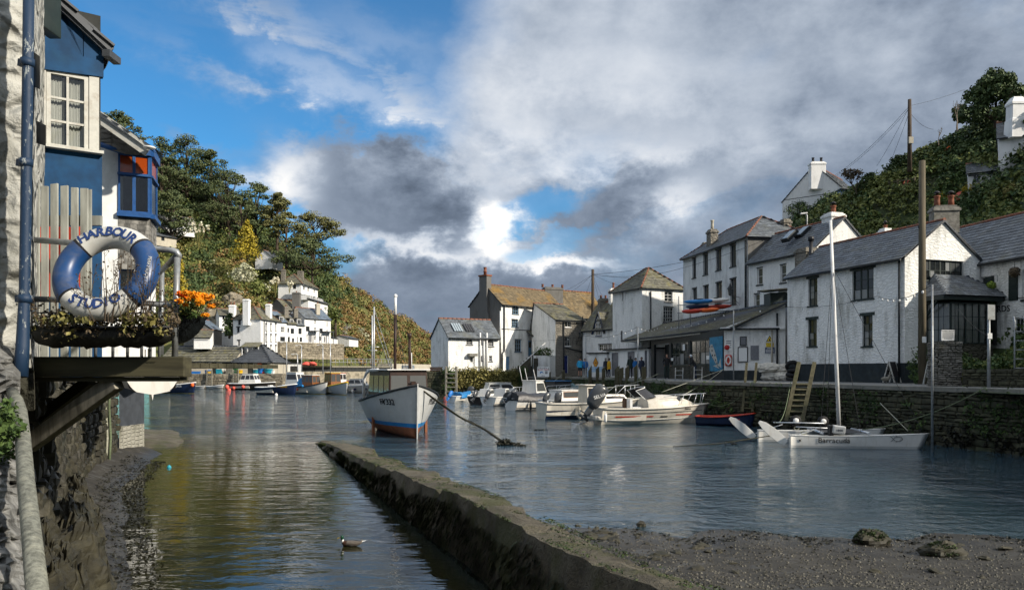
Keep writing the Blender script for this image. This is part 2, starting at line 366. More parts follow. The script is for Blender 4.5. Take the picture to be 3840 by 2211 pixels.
mat('sign_orange',(0.62,0.27,0.02),0.5,0.1,10,None,0,0)
mat('ink',(0.012,0.012,0.014),0.6,0.05,10,None,0,0)
mat('ink_red',(0.42,0.02,0.02),0.6,0.05,10,None,0,0)
mat('ink_blue',(0.015,0.045,0.17),0.6,0.15,20,None,0,0)
mat('ink_yellow',(0.70,0.42,0.02),0.6,0.05,10,None,0,0)
mat('mural_blue',(0.03,0.20,0.33),0.6,0.3,3,(0.02,0.10,0.25),0.6,0.05)
mat('curtain',(0.55,0.54,0.50),0.9,0.12,8,None,0,0.4,stretch=(6,6,0.4))
mat('curtain_orange',(0.55,0.12,0.01),0.9,0.3,4,None,0,0.2)
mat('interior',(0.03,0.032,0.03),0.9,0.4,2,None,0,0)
mat('bark',(0.075,0.055,0.038),0.9,0.3,4,None,0,0.4,stretch=(1,1,0.3))
mat('bark_pale',(0.16,0.13,0.095),0.9,0.3,4,None,0,0.4,stretch=(1,1,0.3))
mat('twig',(0.075,0.055,0.035),0.9,0.3,20,None,0,0)
mat('rock',(0.040,0.036,0.021),0.7,0.45,3,(0.011,0.012,0.006),0.85,1.0,bdist=0.05,island=0.1,stretch=(0.7,0.7,2.5))  # base colour darkened to carry the deep shade along the left bank
mat('rock_pale',(0.20,0.20,0.19),0.9,0.5,6,(0.05,0.05,0.045),0.85,1.0,bdist=0.05,dirt_scale=5)
mat('mud',(0.050,0.046,0.030),0.55,0.4,3,(0.022,0.022,0.012),0.7,0.8,bdist=0.05)
mat('weed',(0.034,0.054,0.012),0.6,0.5,8,(0.012,0.016,0.006),0.6,0.9,bdist=0.03,island=0.5)
mat('weed_brown',(0.013,0.013,0.006),0.6,0.5,8,None,0,0.9,bdist=0.03,island=0.5)
mat('skin',(0.48,0.27,0.19),0.6,0.05,10,None,0,0)
mat('hair_dark',(0.022,0.015,0.010),0.7,0.2,30,None,0,0.1)
mat('hair_grey',(0.25,0.24,0.22),0.7,0.2,30,None,0,0.1)
for nme,c in (('cloth_cyan',(0.03,0.36,0.62)),('cloth_blue',(0.02,0.15,0.42)),('cloth_yellow',(0.72,0.42,0.03)),('cloth_black',(0.018,0.018,0.02)),
               ('cloth_navy',(0.02,0.03,0.055)),('cloth_green',(0.020,0.035,0.030)),('cloth_grey',(0.09,0.09,0.10)),('cloth_brown',(0.10,0.06,0.035))):
 mat(nme,c,0.85,0.15,12,None,0,0.3)

def mat_glass(name,tint=(0.015,0.018,0.018),rough=0.06,var=0.03):
 m,k,b = new_mat(name); n = k.noise(coords(k),3.0,3)
 k.put(b.inputs['Base Color'],tint); b.inputs['Roughness'].default_value = rough; b.inputs['Specular IOR Level'].default_value = 0.7
 bump(k,b,n,0.12,0.02)
mat_glass('pane_dark'); mat_glass('pane_mid',(0.12,0.125,0.125),0.1); mat_glass('pane_pale',(0.24,0.25,0.25),0.12); mat_glass('pane_grey',(0.07,0.075,0.075),0.12)  # lighter tints carry reflections and pale curtains in the pane colour
mat_glass('pane_orange',(0.34,0.055,0.008),0.15); mat_glass('pane_blue',(0.10,0.16,0.20),0.1); mat_glass('windscreen',(0.035,0.035,0.038),0.08)
mat_glass('roof_glass',(0.30,0.36,0.40),0.1)
def mat_clear(name):
 m = bpy.data.materials.new(name); m.use_nodes = True; t = m.node_tree; t.nodes.clear(); k = NT(t); MAT[name] = m
 out = k.n('ShaderNodeOutputMaterial'); mx = k.n('ShaderNodeMixShader'); tr = k.n('ShaderNodeBsdfTransparent'); gl = k.n('ShaderNodeBsdfGlossy'); lw = k.n('ShaderNodeFresnel'); lw.inputs[0].default_value = 1.5
 tr.inputs[0].default_value = (0.82,0.85,0.84,1); gl.inputs['Roughness'].default_value = 0.03
 k.put(mx.inputs[0],k.m('ADD',lw.outputs[0],0.06)); t.links.new(tr.outputs[0],mx.inputs[1]); t.links.new(gl.outputs[0],mx.inputs[2]); t.links.new(mx.outputs[0],out.inputs[0])
mat_clear('clear_glass')

def mat_leaf(name,c1,c2,c3=None,g_=1.7):
 c1,c2 = [tuple(min(.8,x * g_) for x in c) for c in (c1,c2)]
 m,k,b = new_mat(name); g = k.n('ShaderNodeNewGeometry'); r = g.outputs['Random Per Island']; oi = k.n('ShaderNodeObjectInfo').outputs['Random']
 n = k.noise(g.outputs['Position'],0.35,3); f = k.m('FRACT',k.m('ADD',r,oi))
 cc = k.mix(k.m('ADD',k.m('MULTIPLY',f,0.65),k.m('MULTIPLY',k.smooth(n,0.35,0.65),0.35)),c1,c2)
 if c3: cc = k.mix(k.smooth(k.noise(g.outputs['Position'],0.16,4,0.6),0.50,0.66),cc,c3)
 k.put(b.inputs['Base Color'],cc); b.inputs['Roughness'].default_value = 0.6; b.inputs['Specular IOR Level'].default_value = 0.25
 b.inputs['Subsurface Weight'].default_value = 0.0
 return m
mat_leaf('leaf_pine',(0.028,0.044,0.020),(0.085,0.098,0.038))
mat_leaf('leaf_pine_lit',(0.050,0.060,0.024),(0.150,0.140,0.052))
mat_leaf('leaf_dark',(0.018,0.034,0.013),(0.062,0.085,0.028))
mat_leaf('leaf_mid',(0.036,0.054,0.014),(0.130,0.140,0.038))
mat_leaf('leaf_olive',(0.060,0.062,0.020),(0.185,0.160,0.052))
mat_leaf('leaf_yellow',(0.11,0.09,0.010),(0.28,0.22,0.022))
mat_leaf('leaf_pale',(0.14,0.15,0.085),(0.36,0.35,0.25))
mat_leaf('leaf_brown',(0.075,0.048,0.020),(0.205,0.130,0.050))
mat_leaf('leaf_plume',(0.34,0.27,0.19),(0.55,0.47,0.36))
mat_leaf('leaf_ivy',(0.014,0.032,0.010),(0.055,0.085,0.022))
mat_leaf('leaf_bright',(0.06,0.10,0.015),(0.15,0.20,0.03))
mat_leaf('leaf_dead',(0.035,0.028,0.018),(0.10,0.075,0.045))
mat_leaf('petal',(0.85,0.20,0.004),(0.95,0.34,0.01),None,1.0)
mat_leaf('petal_red',(0.65,0.06,0.004),(0.85,0.16,0.006),None,1.0)
mat_leaf('hill_cover',(0.026,0.038,0.012),(0.100,0.100,0.032),(0.16,0.105,0.040))
mat_leaf('hill_cover_right',(0.012,0.026,0.010),(0.055,0.075,0.022),(0.040,0.048,0.018))

def mat_water():
 m,k,b = new_mat('water'); g = k.n('ShaderNodeNewGeometry').outputs['Position']
 sep = k.n('ShaderNodeSeparateXYZ'); k.t.links.new(g,sep.inputs[0]); x,y,z = sep.outputs
 side = k.m('SUBTRACT',x,k.m('ADD',-7.07,k.m('MULTIPLY',k.m('SUBTRACT',28.0,y),0.3704)))
 calm = k.m('MULTIPLY',k.smooth(side,0.6,-0.6),k.smooth(y,34,22))
 big = k.noise(k.mapping(g,(0.5,1.0,1),(0,0,0.25)),0.35,3)
 w1 = k.noise(k.mapping(g,(1.0,1.2,1),(0,0,0.30)),0.9,3,0.55,0.6)
 w2 = k.noise(k.mapping(g,(1.1,1.2,1),(0,0,-0.35)),2.9,4,0.58,0.5)
 w3 = k.noise(k.mapping(g,(1.0,2.6,1),(0,0,0.1)),0.9,3,0.5,0.5)
 rough = k.m('ADD',k.m('MULTIPLY',w1,0.45),k.m('MULTIPLY',w2,0.50))
 h = k.m('ADD',k.m('MULTIPLY',rough,k.m('MULTIPLY',k.m('SUBTRACT',1.0,k.m('MULTIPLY',calm,0.88)),k.m('ADD',0.35,k.m('MULTIPLY',k.smooth(big,0.32,0.62),1.0)))),k.m('MULTIPLY',w3,k.m('MULTIPLY',calm,0.20)))
 bump(k,b,h,1.0,0.085)
 water_sky = (0.028,0.058,0.082); shal = (0.022,0.022,0.010)  # first colour is water tinted bluer to stand in for reflected sky
 near = k.smooth(y,30,8)
 k.put(b.inputs['Base Color'],k.mix(k.m('MAXIMUM',calm,k.m('MULTIPLY',near,0.3)),water_sky,shal))
 b.inputs['Roughness'].default_value = 0.03; b.inputs['IOR'].default_value = 1.33; b.inputs['Specular IOR Level'].default_value = 1.0
mat_water()

def mat_sand():
 m,k,b = new_mat('beach'); g = coords(k); sep = k.n('ShaderNodeSeparateXYZ'); k.t.links.new(g,sep.inputs[0])
 n = k.noise(g,2.2,7,0.65); n2 = k.noise(g,28,5,0.75); v = k.voro(g,38,'F1','Distance'); vc = k.voro(g,38,'F1','Color')
 cc = k.mix(k.smooth(n,0.35,0.65),(0.020,0.018,0.014),(0.048,0.043,0.033))
 sepc = k.n('ShaderNodeSeparateColor'); k.t.links.new(vc,sepc.inputs[0])
 peb = k.m('MULTIPLY',k.smooth(sepc.outputs[0],0.86,0.92),k.smooth(v,0.30,0.12))
 cc = k.mix(k.m('MULTIPLY',peb,0.8),cc,k.mix(sepc.outputs[1],(0.15,0.14,0.115),(0.03,0.03,0.026)))
 cc = k.mix(k.m('MULTIPLY',k.smooth(n2,0.55,0.75),0.6),cc,(0.012,0.011,0.009))
 k.put(b.inputs['Base Color'],cc)
 wet = k.m('MAXIMUM',k.smooth(sep.outputs[2],0.20,0.03),k.m('MULTIPLY',k.smooth(n,0.52,0.62),0.8))
 k.put(b.inputs['Roughness'],k.m('SUBTRACT',0.8,k.m('MULTIPLY',wet,0.5)))
 bump(k,b,k.m('ADD',k.m('MULTIPLY',n2,0.5),k.m('ADD',k.m('MULTIPLY',n,0.7),k.m('MULTIPLY',peb,0.6))),0.8,0.03)
mat_sand()
def mat_breakwater():
 m,k,b = new_mat('weathered_concrete'); gn = k.n('ShaderNodeNewGeometry'); g = gn.outputs['Position']
 n = k.noise(g,1.6,6,0.65); n2 = k.noise(g,24,5,0.75); v = k.voro(g,18,'F1','Distance'); vc = k.voro(g,2.2,'DISTANCE_TO_EDGE','Distance')
 cc = k.mix(k.smooth(n,0.35,0.65),(0.085,0.072,0.046),(0.19,0.165,0.115))
 cc = k.mix(k.m('MULTIPLY',k.smooth(n2,0.50,0.64),0.75),cc,(0.040,0.036,0.024))
 cc = k.mix(k.m('MULTIPLY',k.smooth(k.noise(g,1.1,5,0.6),0.50,0.62),0.75),cc,(0.070,0.078,0.020))
 cc = k.mix(k.m('MULTIPLY',k.smooth(v,0.16,0.05),0.5),cc,(0.26,0.24,0.19))
 crack = k.m('MULTIPLY',k.smooth(vc,0.012,0.0),k.smooth(n,0.5,0.6))
 k.put(b.inputs['Base Color'],cc); b.inputs['Roughness'].default_value = 0.8
 bump(k,b,k.m('SUBTRACT',k.m('ADD',k.m('MULTIPLY',n2,1.5),n),crack),1.0,0.05)
mat_breakwater()
from mathutils import noise as mn
def fbm(x,y,s=1.0,o=4):
 return mn.fractal(Vector((x * s,y * s,1.7)),1.0,2.0,o)
def grid_obj(name,nx,ny,fn,m,smooth=True):
 vs = [fn(i / (nx - 1),j / (ny - 1)) for j in range(ny) for i in range(nx)]
 fs = [(j * nx + i,j * nx + i + 1,(j + 1) * nx + i + 1,(j + 1) * nx + i) for j in range(ny - 1) for i in range(nx - 1)]
 me = bpy.data.meshes.new(name); me.from_pydata([tuple(v) for v in vs],[],fs); me.materials.append(m)
 if smooth: me.polygons.foreach_set('use_smooth',[True] * len(fs))
 return mobj(name,me)

# ---- leaves
def leaf_quads(mb,c,rad,n,size,shell=0.35,flat=0.0,r=rnd,drop=0.0):
 """n leaf-sized faces spread through an ellipsoid"""
 c = Vector(c)
 for _ in range(n):
  d = Vector((r.gauss(0,1),r.gauss(0,1),r.gauss(0,1)))
  if d.length < 1e-3: continue
  d.normalize(); q = (1 - shell * r.random() ** 1.5)
  if drop and d.z < -drop: d.z = -d.z
  p = c + Vector((d.x * rad[0],d.y * rad[1],d.z * rad[2])) * q
  nrm = (d + Vector((r.gauss(0,.6),r.gauss(0,.6),r.gauss(0,.6) + flat))).normalized()
  t = nrm.orthogonal().normalized(); t = (Quaternion(nrm,r.uniform(0,6.28)) @ t); b = nrm.cross(t)
  s = size * r.uniform(0.55,1.35); w = s * r.uniform(0.45,0.9)
  mb.add((p - t * s * .5,p + b * w * .5 + nrm * s * .12,p + t * s * .5,p - b * w * .5 + nrm * s * .12),((0,1,2,3),))

# ---- water, ground
tag(grid_obj('water',3,3,lambda u,v: Vector(((u - .5) * 2400,-40 + v * 1500,0.0)),MAT['water']),kind='structure')
SHORE = [(1.0,-2.2),(4.5,-3.2),(8.5,-5.2),(17,-9.5),(22.8,-11.6),(26,-12.4)]
def bw_x(Y): return -7.07 + 0.3704 * (28.0 - Y)
def ground_z(X,Y):
 z = -0.9
 bx = bw_x(Y) + 0.25
 n = fbm(X,Y,0.55) * 0.5 + fbm(X,Y,2.2,3) * 0.2
 if Y < 26 and X > bx:
  e = 12.6 - 0.10 * max(0,X - 1.5) + 0.9 * fbm(X,3.3,0.4)
  z = max(z,min((e - Y) * 0.082,0.75) + n * 0.045)
 d = X - interp(SHORE,Y)
 if Y < 24: z = max(z,0.34 - 0.36 * d + n * 0.12)
 if 26 < Y < 34 and -8 < X < -1: z = max(z,-0.12 - 0.02 * abs(Y - 30) + n * 0.08)
 return z
def gnd(u,v):
 X = -16 + 36 * u; Y = 0.8 + 36 * v ** 1.4; return Vector((X,Y,ground_z(X,Y)))
tag(grid_obj('beach',240,220,gnd,MAT['beach']),kind='structure')
tag(grid_obj('ground',40,40,lambda u,v: Vector(((u - .5) * 4000,-300 + v * 3000,-1.6 + 0.2 * fbm(u * 50,v * 50))),MAT['mud']),kind='structure')

# ---- low harbour wall in front
def breakwater():
 mb = MB(); mb.smooth = False; rings = []; n = 170
 zt = [(5,.95),(8,.83),(11.1,.80),(15.7,.57),(20,.38),(25,.22),(27.4,.10),(28.2,-0.25)]
 wd = [(4,.50),(8.4,.56),(12.8,.66),(18,.80),(23,.95),(28,.6)]
 for i in range(n):
  Y = 3.2 + 25.2 * i / (n - 1); xl = bw_x(Y); top = interp(zt,Y); w = interp(wd,Y) * (1 + 0.42 * fbm(Y,9.1,0.55) * (1 if Y > 8 else .3)) * 0.93
  q_ = random.Random(int(Y / 1.7)); xl += q_.uniform(-.025,.025); top += q_.uniform(-.03,.02) - (.05 if (Y % 1.7) < .10 else 0); w *= q_.uniform(.94,1.06)
  j = lambda k,a: fbm(Y,k * 7.7,1.3) * a + fbm(Y,k * 3.1,6.0,3) * a * 0.8
  rings.append([Vector(p) for p in ((xl - .22 + j(1,.06),Y,-1.0),(xl - .14 + j(2,.05),Y,top * .25),(xl - .05 + j(3,.05),Y,top * .7),(xl + j(4,.03),Y,top - .03 + j(5,.02)),(xl + .015 + j(4,.03),Y,top + .005 + j(5,.02)),
                      (xl + w * .35,Y,top + .02 + j(6,.025)),(xl + w * .7,Y,top + j(7,.03)),(xl + w - .03 + j(8,.06),Y,top - .01 + j(9,.02)),(xl + w + .0 + j(8,.06),Y,top - .09),(xl + w + .22 + j(8,.10),Y,top - .45),(xl + w + .4,Y,-1.0))])
 mb.ring_loft(rings,False,True,True)
 o = mb.build('harbour_wall',MAT['weathered_concrete']); tag(o,'low weathered concrete wall running out into the water with mossy edges','wall')
 wb = MB()
 for _ in range(9000):
  Y = 3.4 + 23.5 * rnd.random() ** 1.3; top = interp(zt,Y); t = rnd.random() ** 0.8
  z = lerp(-0.08,top * 0.96,t); x = bw_x(Y) - lerp(.19,.02,max(0,t)) - rnd.uniform(0,.035)
  if t > 0.82 + 0.25 * fbm(Y,2.0,0.8): continue
  L = rnd.uniform(.03,.11); w = rnd.uniform(.006,.022)
  dx,dy = rnd.uniform(-.03,.01),rnd.uniform(-.035,.035)
  wb.add(((x,Y - w,z),(x,Y + w,z),(x - .02 + dx,Y + w + dy,z - L),(x - .03 + dx,Y - w + dy,z - L)),((0,1,2,3),))
 s = wb.build('seaweed',MAT['weed'],o); s['kind'] = 'stuff'
 ms = MB()
 for _ in range(5200):
  Y = 3.4 + 22 * rnd.random() ** 1.4; w = interp(wd,Y); t = rnd.random() ** 2.2 if rnd.random() < .6 else 1 - rnd.random() ** 3 * .6
  if fbm(Y,t * 2,1.1,3) < -.02: continue
  leaf_quads(ms,(bw_x(Y) + w * .95 * t,Y,interp(zt,Y) + .012),(.03,.03,.008),3,.022,.9,1.2)
 s = ms.build('moss',MAT['weed'],o); s['kind'] = 'stuff'
 return o
breakwater()

# ---- far hill on the left
RIDGE = [(-900,330,190),(-200,400,185),(372,515,185),(729,680,185),(911,800,185),(1063,925,190),(1215,1015,195),(1291,1060,200),(1397,1140,210),(1518,1207,225),(1587,1244,235),(1660,1290,245),(1760,1372,250)]
BASEY = [(-900,95),(-200,108),(372,118),(729,123),(911,128),(1063,134),(1242,142),(1397,162),(1518,188),(1587,205),(1760,215)]
def hill_pt(px,t):
 yb = interp(BASEY,px); yr = interp([(a,c) for a,b,c in RIDGE],px); pr = interp([(a,b) for a,b,c in RIDGE],px)
 zr = HC + (HZ - pr) / F * yr
 Y = lerp(yb,yr,t); zb = 1.9
 if t <= 1: prof = 0.10 * min(1,t * 9) + 0.90 * (max(t,0) ** 1.05)
 else: prof = 1 - (t - 1) * 1.1
 z = lerp(zb,zr,prof)
 X = (px - CX) / F * Y
 n = fbm(X,Y,0.06,5) * 2.2 * min(1,t * 5) * (1 if t < .9 else .4)
 return Vector((X,Y,z + n))
tag(grid_obj('hill_far',130,46,lambda u,v: hill_pt(-900 + 2660 * u,v * 1.35 - 0.02),MAT['hill_cover']),kind='structure')

# ---- hill on the right, running on behind the viewer
HPROF = [(12,2.0),(16,2.2),(19,4.2),(23,7.0),(33,17.0),(47,25.0),(62,32),(92,39),(140,42)]
HPROF2 = [(12,1.9),(19.5,2.0),(21.5,6.0),(27,15.5),(32,19.3),(42,24),(57,31),(92,39),(140,42)]
def hill_r(X,Y):
 sh = interp([(-80,0),(20,5),(34,5.5),(44,2.5),(52,2.5),(56,2.5),(64,0)],Y); k_ = interp([(56,0),(66,1)],Y)
 z = lerp(interp(HPROF,X - sh),interp(HPROF2,X),k_)
 z = 1.9 + (z - 1.9) * interp([(-200,1),(88,1),(112,.45),(160,.12),(200,.0)],Y)
 return z + fbm(X,Y,0.11,4) * 1.0 * min(1,max(0,(X - sh - 20) / 4))
def hr(u,v):
 X = 15 + 125 * u ** 1.6; Y = -150 + 350 * v; return Vector((X,Y,hill_r(X,Y) - 0.1))
tag(grid_obj('hill_near',90,170,hr,MAT['hill_cover_right']),kind='structure')

def land(px,py,lo=34.0,hi=100.0):
 """where the sight line through a pixel meets the right hand slope"""
 Y = lo
 while Y < hi:
  p = P(px,py,Y)
  if p.x > 18 and hill_r(p.x,p.y) >= p.z: return p
  Y += .25
 return P(px,py,60)
# ---- quay on the right
QUAY = [(17.9,9),(16.9,17),(15.6,23.5),(13.65,31.7),(11.7,36.0),(8.6,41.5),(8.4,50),(8.0,58),(5.8,64),(3.2,70),(0.3,71.3)]
QZ = 2.0
def quay():
 mb = MB()
 q = [Vector((x,y)) for x,y in QUAY]
 back = [Vector((x + 22,y)) for x,y in QUAY]
 for i in range(len(q) - 1):
  a,b,c,d = q[i],q[i + 1],back[i + 1],back[i]
  mb.quad((a.x,a.y,QZ),(d.x,d.y,QZ),(c.x,c.y,QZ),(b.x,b.y,QZ))
  mb.quad((a.x + .10,a.y,-1.4),(b.x + .10,b.y,-1.4),(b.x + .06,b.y,QZ - .02),(a.x + .06,a.y,QZ - .02))
 o = mb.build('quay',[MAT['paving']]); tag(o,kind='structure')
 o.data.materials.append(MAT['rubble_dark'])
 for p in o.data.polygons:
  if abs(p.normal.z) < .5: p.material_index = 1
 for i in range(len(q) - 1):
  a,b = q[i],q[i + 1]; L = (b - a).length; n = max(1,int(L / 1.15)); d = (b - a) / L; nr = Vector((d.y,-d.x))
  if nr.x > 0: nr = -nr
  yaw = math.atan2(d.y,d.x)
  for k in range(n):
   m = MB(); l = L / n
   m.box((0,0,0),(l - .015,.46,.17)); c = a + d * ((k + .5) * l) - nr * .12
   s = m.build('coping_stone',MAT['concrete'],o,bevel=.015); s.location = (c.x,c.y,QZ - .06 + rnd.uniform(-.008,.008)); s.rotation_euler = (rnd.uniform(-.01,.01),0,yaw + rnd.uniform(-.006,.006))
 return o
QUAY_O = quay()

def stone_mesh(name,m):
 mb = MB()   # unit stone: back rim 1x1 on y=0, front face pulled in on y=-1
 r = random.Random(hash(name) % 1000 + 3)
 bk = [(-.5,0,-.5),(.5,0,-.5),(.5,0,.5),(-.5,0,.5)]
 fr = [(x * r.uniform(.78,.92),-1 * r.uniform(.75,1.1),z * r.uniform(.72,.9)) for x,_,z in bk]
 mid = (r.uniform(-.1,.1),-1.25,r.uniform(-.1,.1))
 mb.add(bk + fr + [mid],((0,1,5,4),(1,2,6,5),(2,3,7,6),(3,0,4,7),(4,5,8),(5,6,8),(6,7,8),(7,4,8)))
 me = bpy.data.meshes.new(name); me.from_pydata(mb.v,[],mb.f); me.materials.append(m); return me
def stone_courses(parent,segs,z0,z1,sw,sh,m,nmax,proud=.06,name='stone',skip=0.0):
 """courses of irregular stones on vertical wall segments; the nearest nmax as pieces of their own, the rest joined"""
 metas = [stone_mesh(name + '_block',m) for _ in range(6)]
 items = []
 for (a,b,nrm) in segs:
  L = (b - a).length; d = (b - a) / L; z = z0
  while z < z1 - .04:
   h = min(sh * rnd.uniform(.6,1.5),z1 - z); u = -rnd.uniform(0,sw)
   while u < L:
    w = sw * rnd.uniform(.5,1.7); u0,u1 = max(0,u),min(L,u + w); u += w
    if u1 - u0 < .05 or rnd.random() < skip: continue
    c = a + d * ((u0 + u1) / 2); items.append((c,d,nrm,z + h / 2,(u1 - u0) - .018,h - .016,proud * rnd.uniform(.3,1.5)))
   z += h
 items.sort(key=lambda it: it[0].length * (1 + max(0,.2 - it[3])))
 rest = MB()
 for i,(c,d,nrm,z,w,h,p) in enumerate(items):
  M = Matrix(((d.x * w,-nrm.x * p,0,c.x),(d.y * w,-nrm.y * p,0,c.y),(0,0,h,z),(0,0,0,1)))
  M = M @ Matrix.Rotation(rnd.uniform(-.06,.06),4,'Y')
  if i < nmax:
   o = mobj(name,metas[i % 6],parent); o.matrix_local = M
  else:
   me = metas[i % 6]; rest.add([M @ v.co for v in me.vertices],[tuple(p_.vertices) for p_ in me.polygons])
 if rest.v:
  o = rest.build(name + 's',m,parent); o['kind'] = 'stuff'
def seg(a,b):
 a,b = Vector(a),Vector(b); d = (b - a).normalized(); n = Vector((d.y,-d.x))
 if n.dot(-(a + b) / 2) < 0: n = -n
 return a,b,n
qs = [seg(QUAY[i],QUAY[i + 1]) for i in range(1,len(QUAY) - 1)]
stone_courses(QUAY_O,qs,-0.35,QZ - .16,.42,.17,MAT['stone_dark'],300,.07)

def wall_weed():
 mb = MB(); mw = MB()
 for i in range(1,len(QUAY) - 1):
  a,b = Vector(QUAY[i]),Vector(QUAY[i + 1]); L = (b - a).length; d = (b - a) / L; n = Vector((d.y,-d.x)); n = n if n.x < 0 else -n
  for _ in range(int(L * 17)):
   u = rnd.random(); p = a + d * (u * L) + n * .05; f = fbm(p.x * 1.0,p.y,.35,3)
   z = rnd.uniform(.5,QZ - .05)
   if f + rnd.uniform(-.3,.3) > -.02: leaf_quads(mb,(p.x,p.y,z),(.20,.30,.22),rnd.randint(14,34),.10,.9)
  for _ in range(int(L * 12)):
   p = a + d * (rnd.random() * L) + n * .07; leaf_quads(mw,(p.x,p.y,rnd.uniform(0,.75)),(.06,.2,.16),12,.12,.9)
 s = mb.build('wall_plants',MAT['leaf_ivy']); tag(s,'green ivy and weeds hanging down the stone quay wall','ivy',kind='stuff')
 s = mw.build('wall_seaweed',MAT['weed_brown']); tag(s,'dark seaweed along the foot of the quay wall','seaweed',kind='stuff')
wall_weed()

# ---- vegetation covering the slopes
def hill_scrub():
 mats = {'undergrowth': ('leaf_mid','dense green undergrowth covering the far hillside'),'bushes': ('leaf_dark','dark bushes massed on the far hillside'),
   'scrub': ('leaf_olive','olive and tan scrub on the sunlit far slope'),'bracken': ('leaf_brown','rust brown bracken on the headland slope'),'pale_shrubs': ('leaf_pale','pale grey green shrubs scattered on the far slope')}
 mbs = {k_: MB() for k_ in mats}
 for _ in range(3100):
  px = rnd.uniform(230,1680) if rnd.random() < .90 else rnd.uniform(-700,330); t = rnd.uniform(.03,1.03) ** .9
  p = hill_pt(px,t); f = fbm(p.x,p.y,.05,3); g = fbm(p.x + 40,p.y,.11,3); r_ = rnd.random()
  if px > 1270: k_ = 'bracken' if r_ < .46 + g * .5 else ('scrub' if r_ < .82 else 'undergrowth')
  elif t > .62: k_ = 'bushes' if r_ < .75 else 'undergrowth'
  else: k_ = 'bushes' if f + g > .12 else ('undergrowth' if r_ < .52 else ('scrub' if r_ < .86 else ('pale_shrubs' if r_ < .90 else 'bracken')))
  rr = rnd.uniform(.8,2.3) * (1.0 if px < 1270 else .75)
  leaf_quads(mbs[k_],(p.x,p.y,p.z + rr * .35),(rr,rr,rr * rnd.uniform(.6,1.0)),rnd.randint(34,60),.50,.3,.2,drop=.1)
 for k_,(m,l) in mats.items():
  tag(mbs[k_].build(k_,MAT[m]),l,'shrubs',kind='stuff')
hill_scrub()
def near_scrub():
 mb = {'hillside_bushes': MB(),'hillside_scrub': MB(),'hillside_ivy': MB()}
 lab = {'hillside_bushes': ('leaf_dark','dark green bushes covering the slope above the quay houses'),'hillside_scrub': ('leaf_mid','lighter green shrubs on the slope above the quay houses'),'hillside_ivy': ('leaf_ivy','glossy ivy on the slope above the quay houses')}
 n = 0
 while n < 4700:
  X = rnd.uniform(19,48); Y = rnd.uniform(26,100)
  px = CX + F * X / Y
  if px < 2850 or px > 4500: continue
  z = hill_r(X,Y)
  if z < 3.5: continue
  n += 1; g = fbm(X,Y,.18,3) + rnd.uniform(-.25,.25); k_ = 'hillside_bushes' if g < .05 else ('hillside_scrub' if g > .22 else 'hillside_ivy')
  rr = rnd.uniform(.4,1.15)
  leaf_quads(mb[k_],(X,Y,z + rr * .2),(rr,rr,rr * .75),rnd.randint(26,50),.27,.35,.2,drop=.1)
 for k_,(m,l) in lab.items(): tag(mb[k_].build(k_,MAT[m]),l,'shrubs',kind='stuff')
near_scrub()
# ------------------------------------------------------------------ building kit
class Fac:
 """a vertical wall plane from A to B (plan points)"""
 def __init__(s,A,B):
  s.A,s.B = Vector(A[:2]),Vector(B[:2]); s.L = (s.B - s.A).length; s.d = (s.B - s.A) / s.L
  n = Vector((s.d.y,-s.d.x)); s.n = n if n.dot(-(s.A + s.B) / 2) > 0 else -n
 def hit(s,px,py):
  r = Vector(((px - CX) / F,1.0)); det = s.d.x * -r.y + s.d.y * r.x      # A + u d = k r
  u = (-s.A.x * -r.y - s.A.y * r.x) / det if abs(det) > 1e-9 else 0
  p = s.A + s.d * u; return u,HC + (HZ - py) / F * p.y
 def rect(s,r):
  x0,y0,x1,y1 = r; xm,ym = (x0 + x1) / 2,(y0 + y1) / 2
  u0 = s.hit(x0,ym)[0]; u1 = s.hit(x1,ym)[0]; za = s.hit(xm,y1)[1]; zb = s.hit(xm,y0)[1]
  return min(u0,u1),max(u0,u1),za,zb
 def pt(s,u,z,o=0.0): p = s.A + s.d * u + s.n * o; return Vector((p.x,p.y,z))
 def box(s,mb,u0,u1,z0,z1,o0,o1):
  mb.hexa([s.pt(u,z,o) for u in (u0,u1) for o in (o0,o1) for z in (z0,z1)])
 def yaw(s): return math.atan2(s.d.y,s.d.x)
def wall_cells(mb,fc,z0,z1,ops,depth=.14):
 us = sorted({0.0,fc.L,*[max(0,min(fc.L,v)) for o in ops for v in o[:2]]}); zs = sorted({z0,z1,*[max(z0,min(z1,v)) for o in ops for v in o[2:4]]})
 for a,b in zip(us,us[1:]):
  for c,d in zip(zs,zs[1:]):
   if b - a < 1e-5 or d - c < 1e-5: continue
   um,zm = (a + b) / 2,(c + d) / 2
   if any(o[0] < um < o[1] and o[2] < zm < o[3] for o in ops): continue
   mb.quad(fc.pt(a,c),fc.pt(b,c),fc.pt(b,d),fc.pt(a,d))
 for o in ops:
  a,b,c,d = o[:4]
  for q in (((a,c),(a,d)),((b,d),(b,c)),((a,d),(b,d)),((b,c),(a,c))):
   (u0,w0),(u1,w1) = q; mb.quad(fc.pt(u0,w0),fc.pt(u1,w1),fc.pt(u1,w1,-depth),fc.pt(u0,w0,-depth))
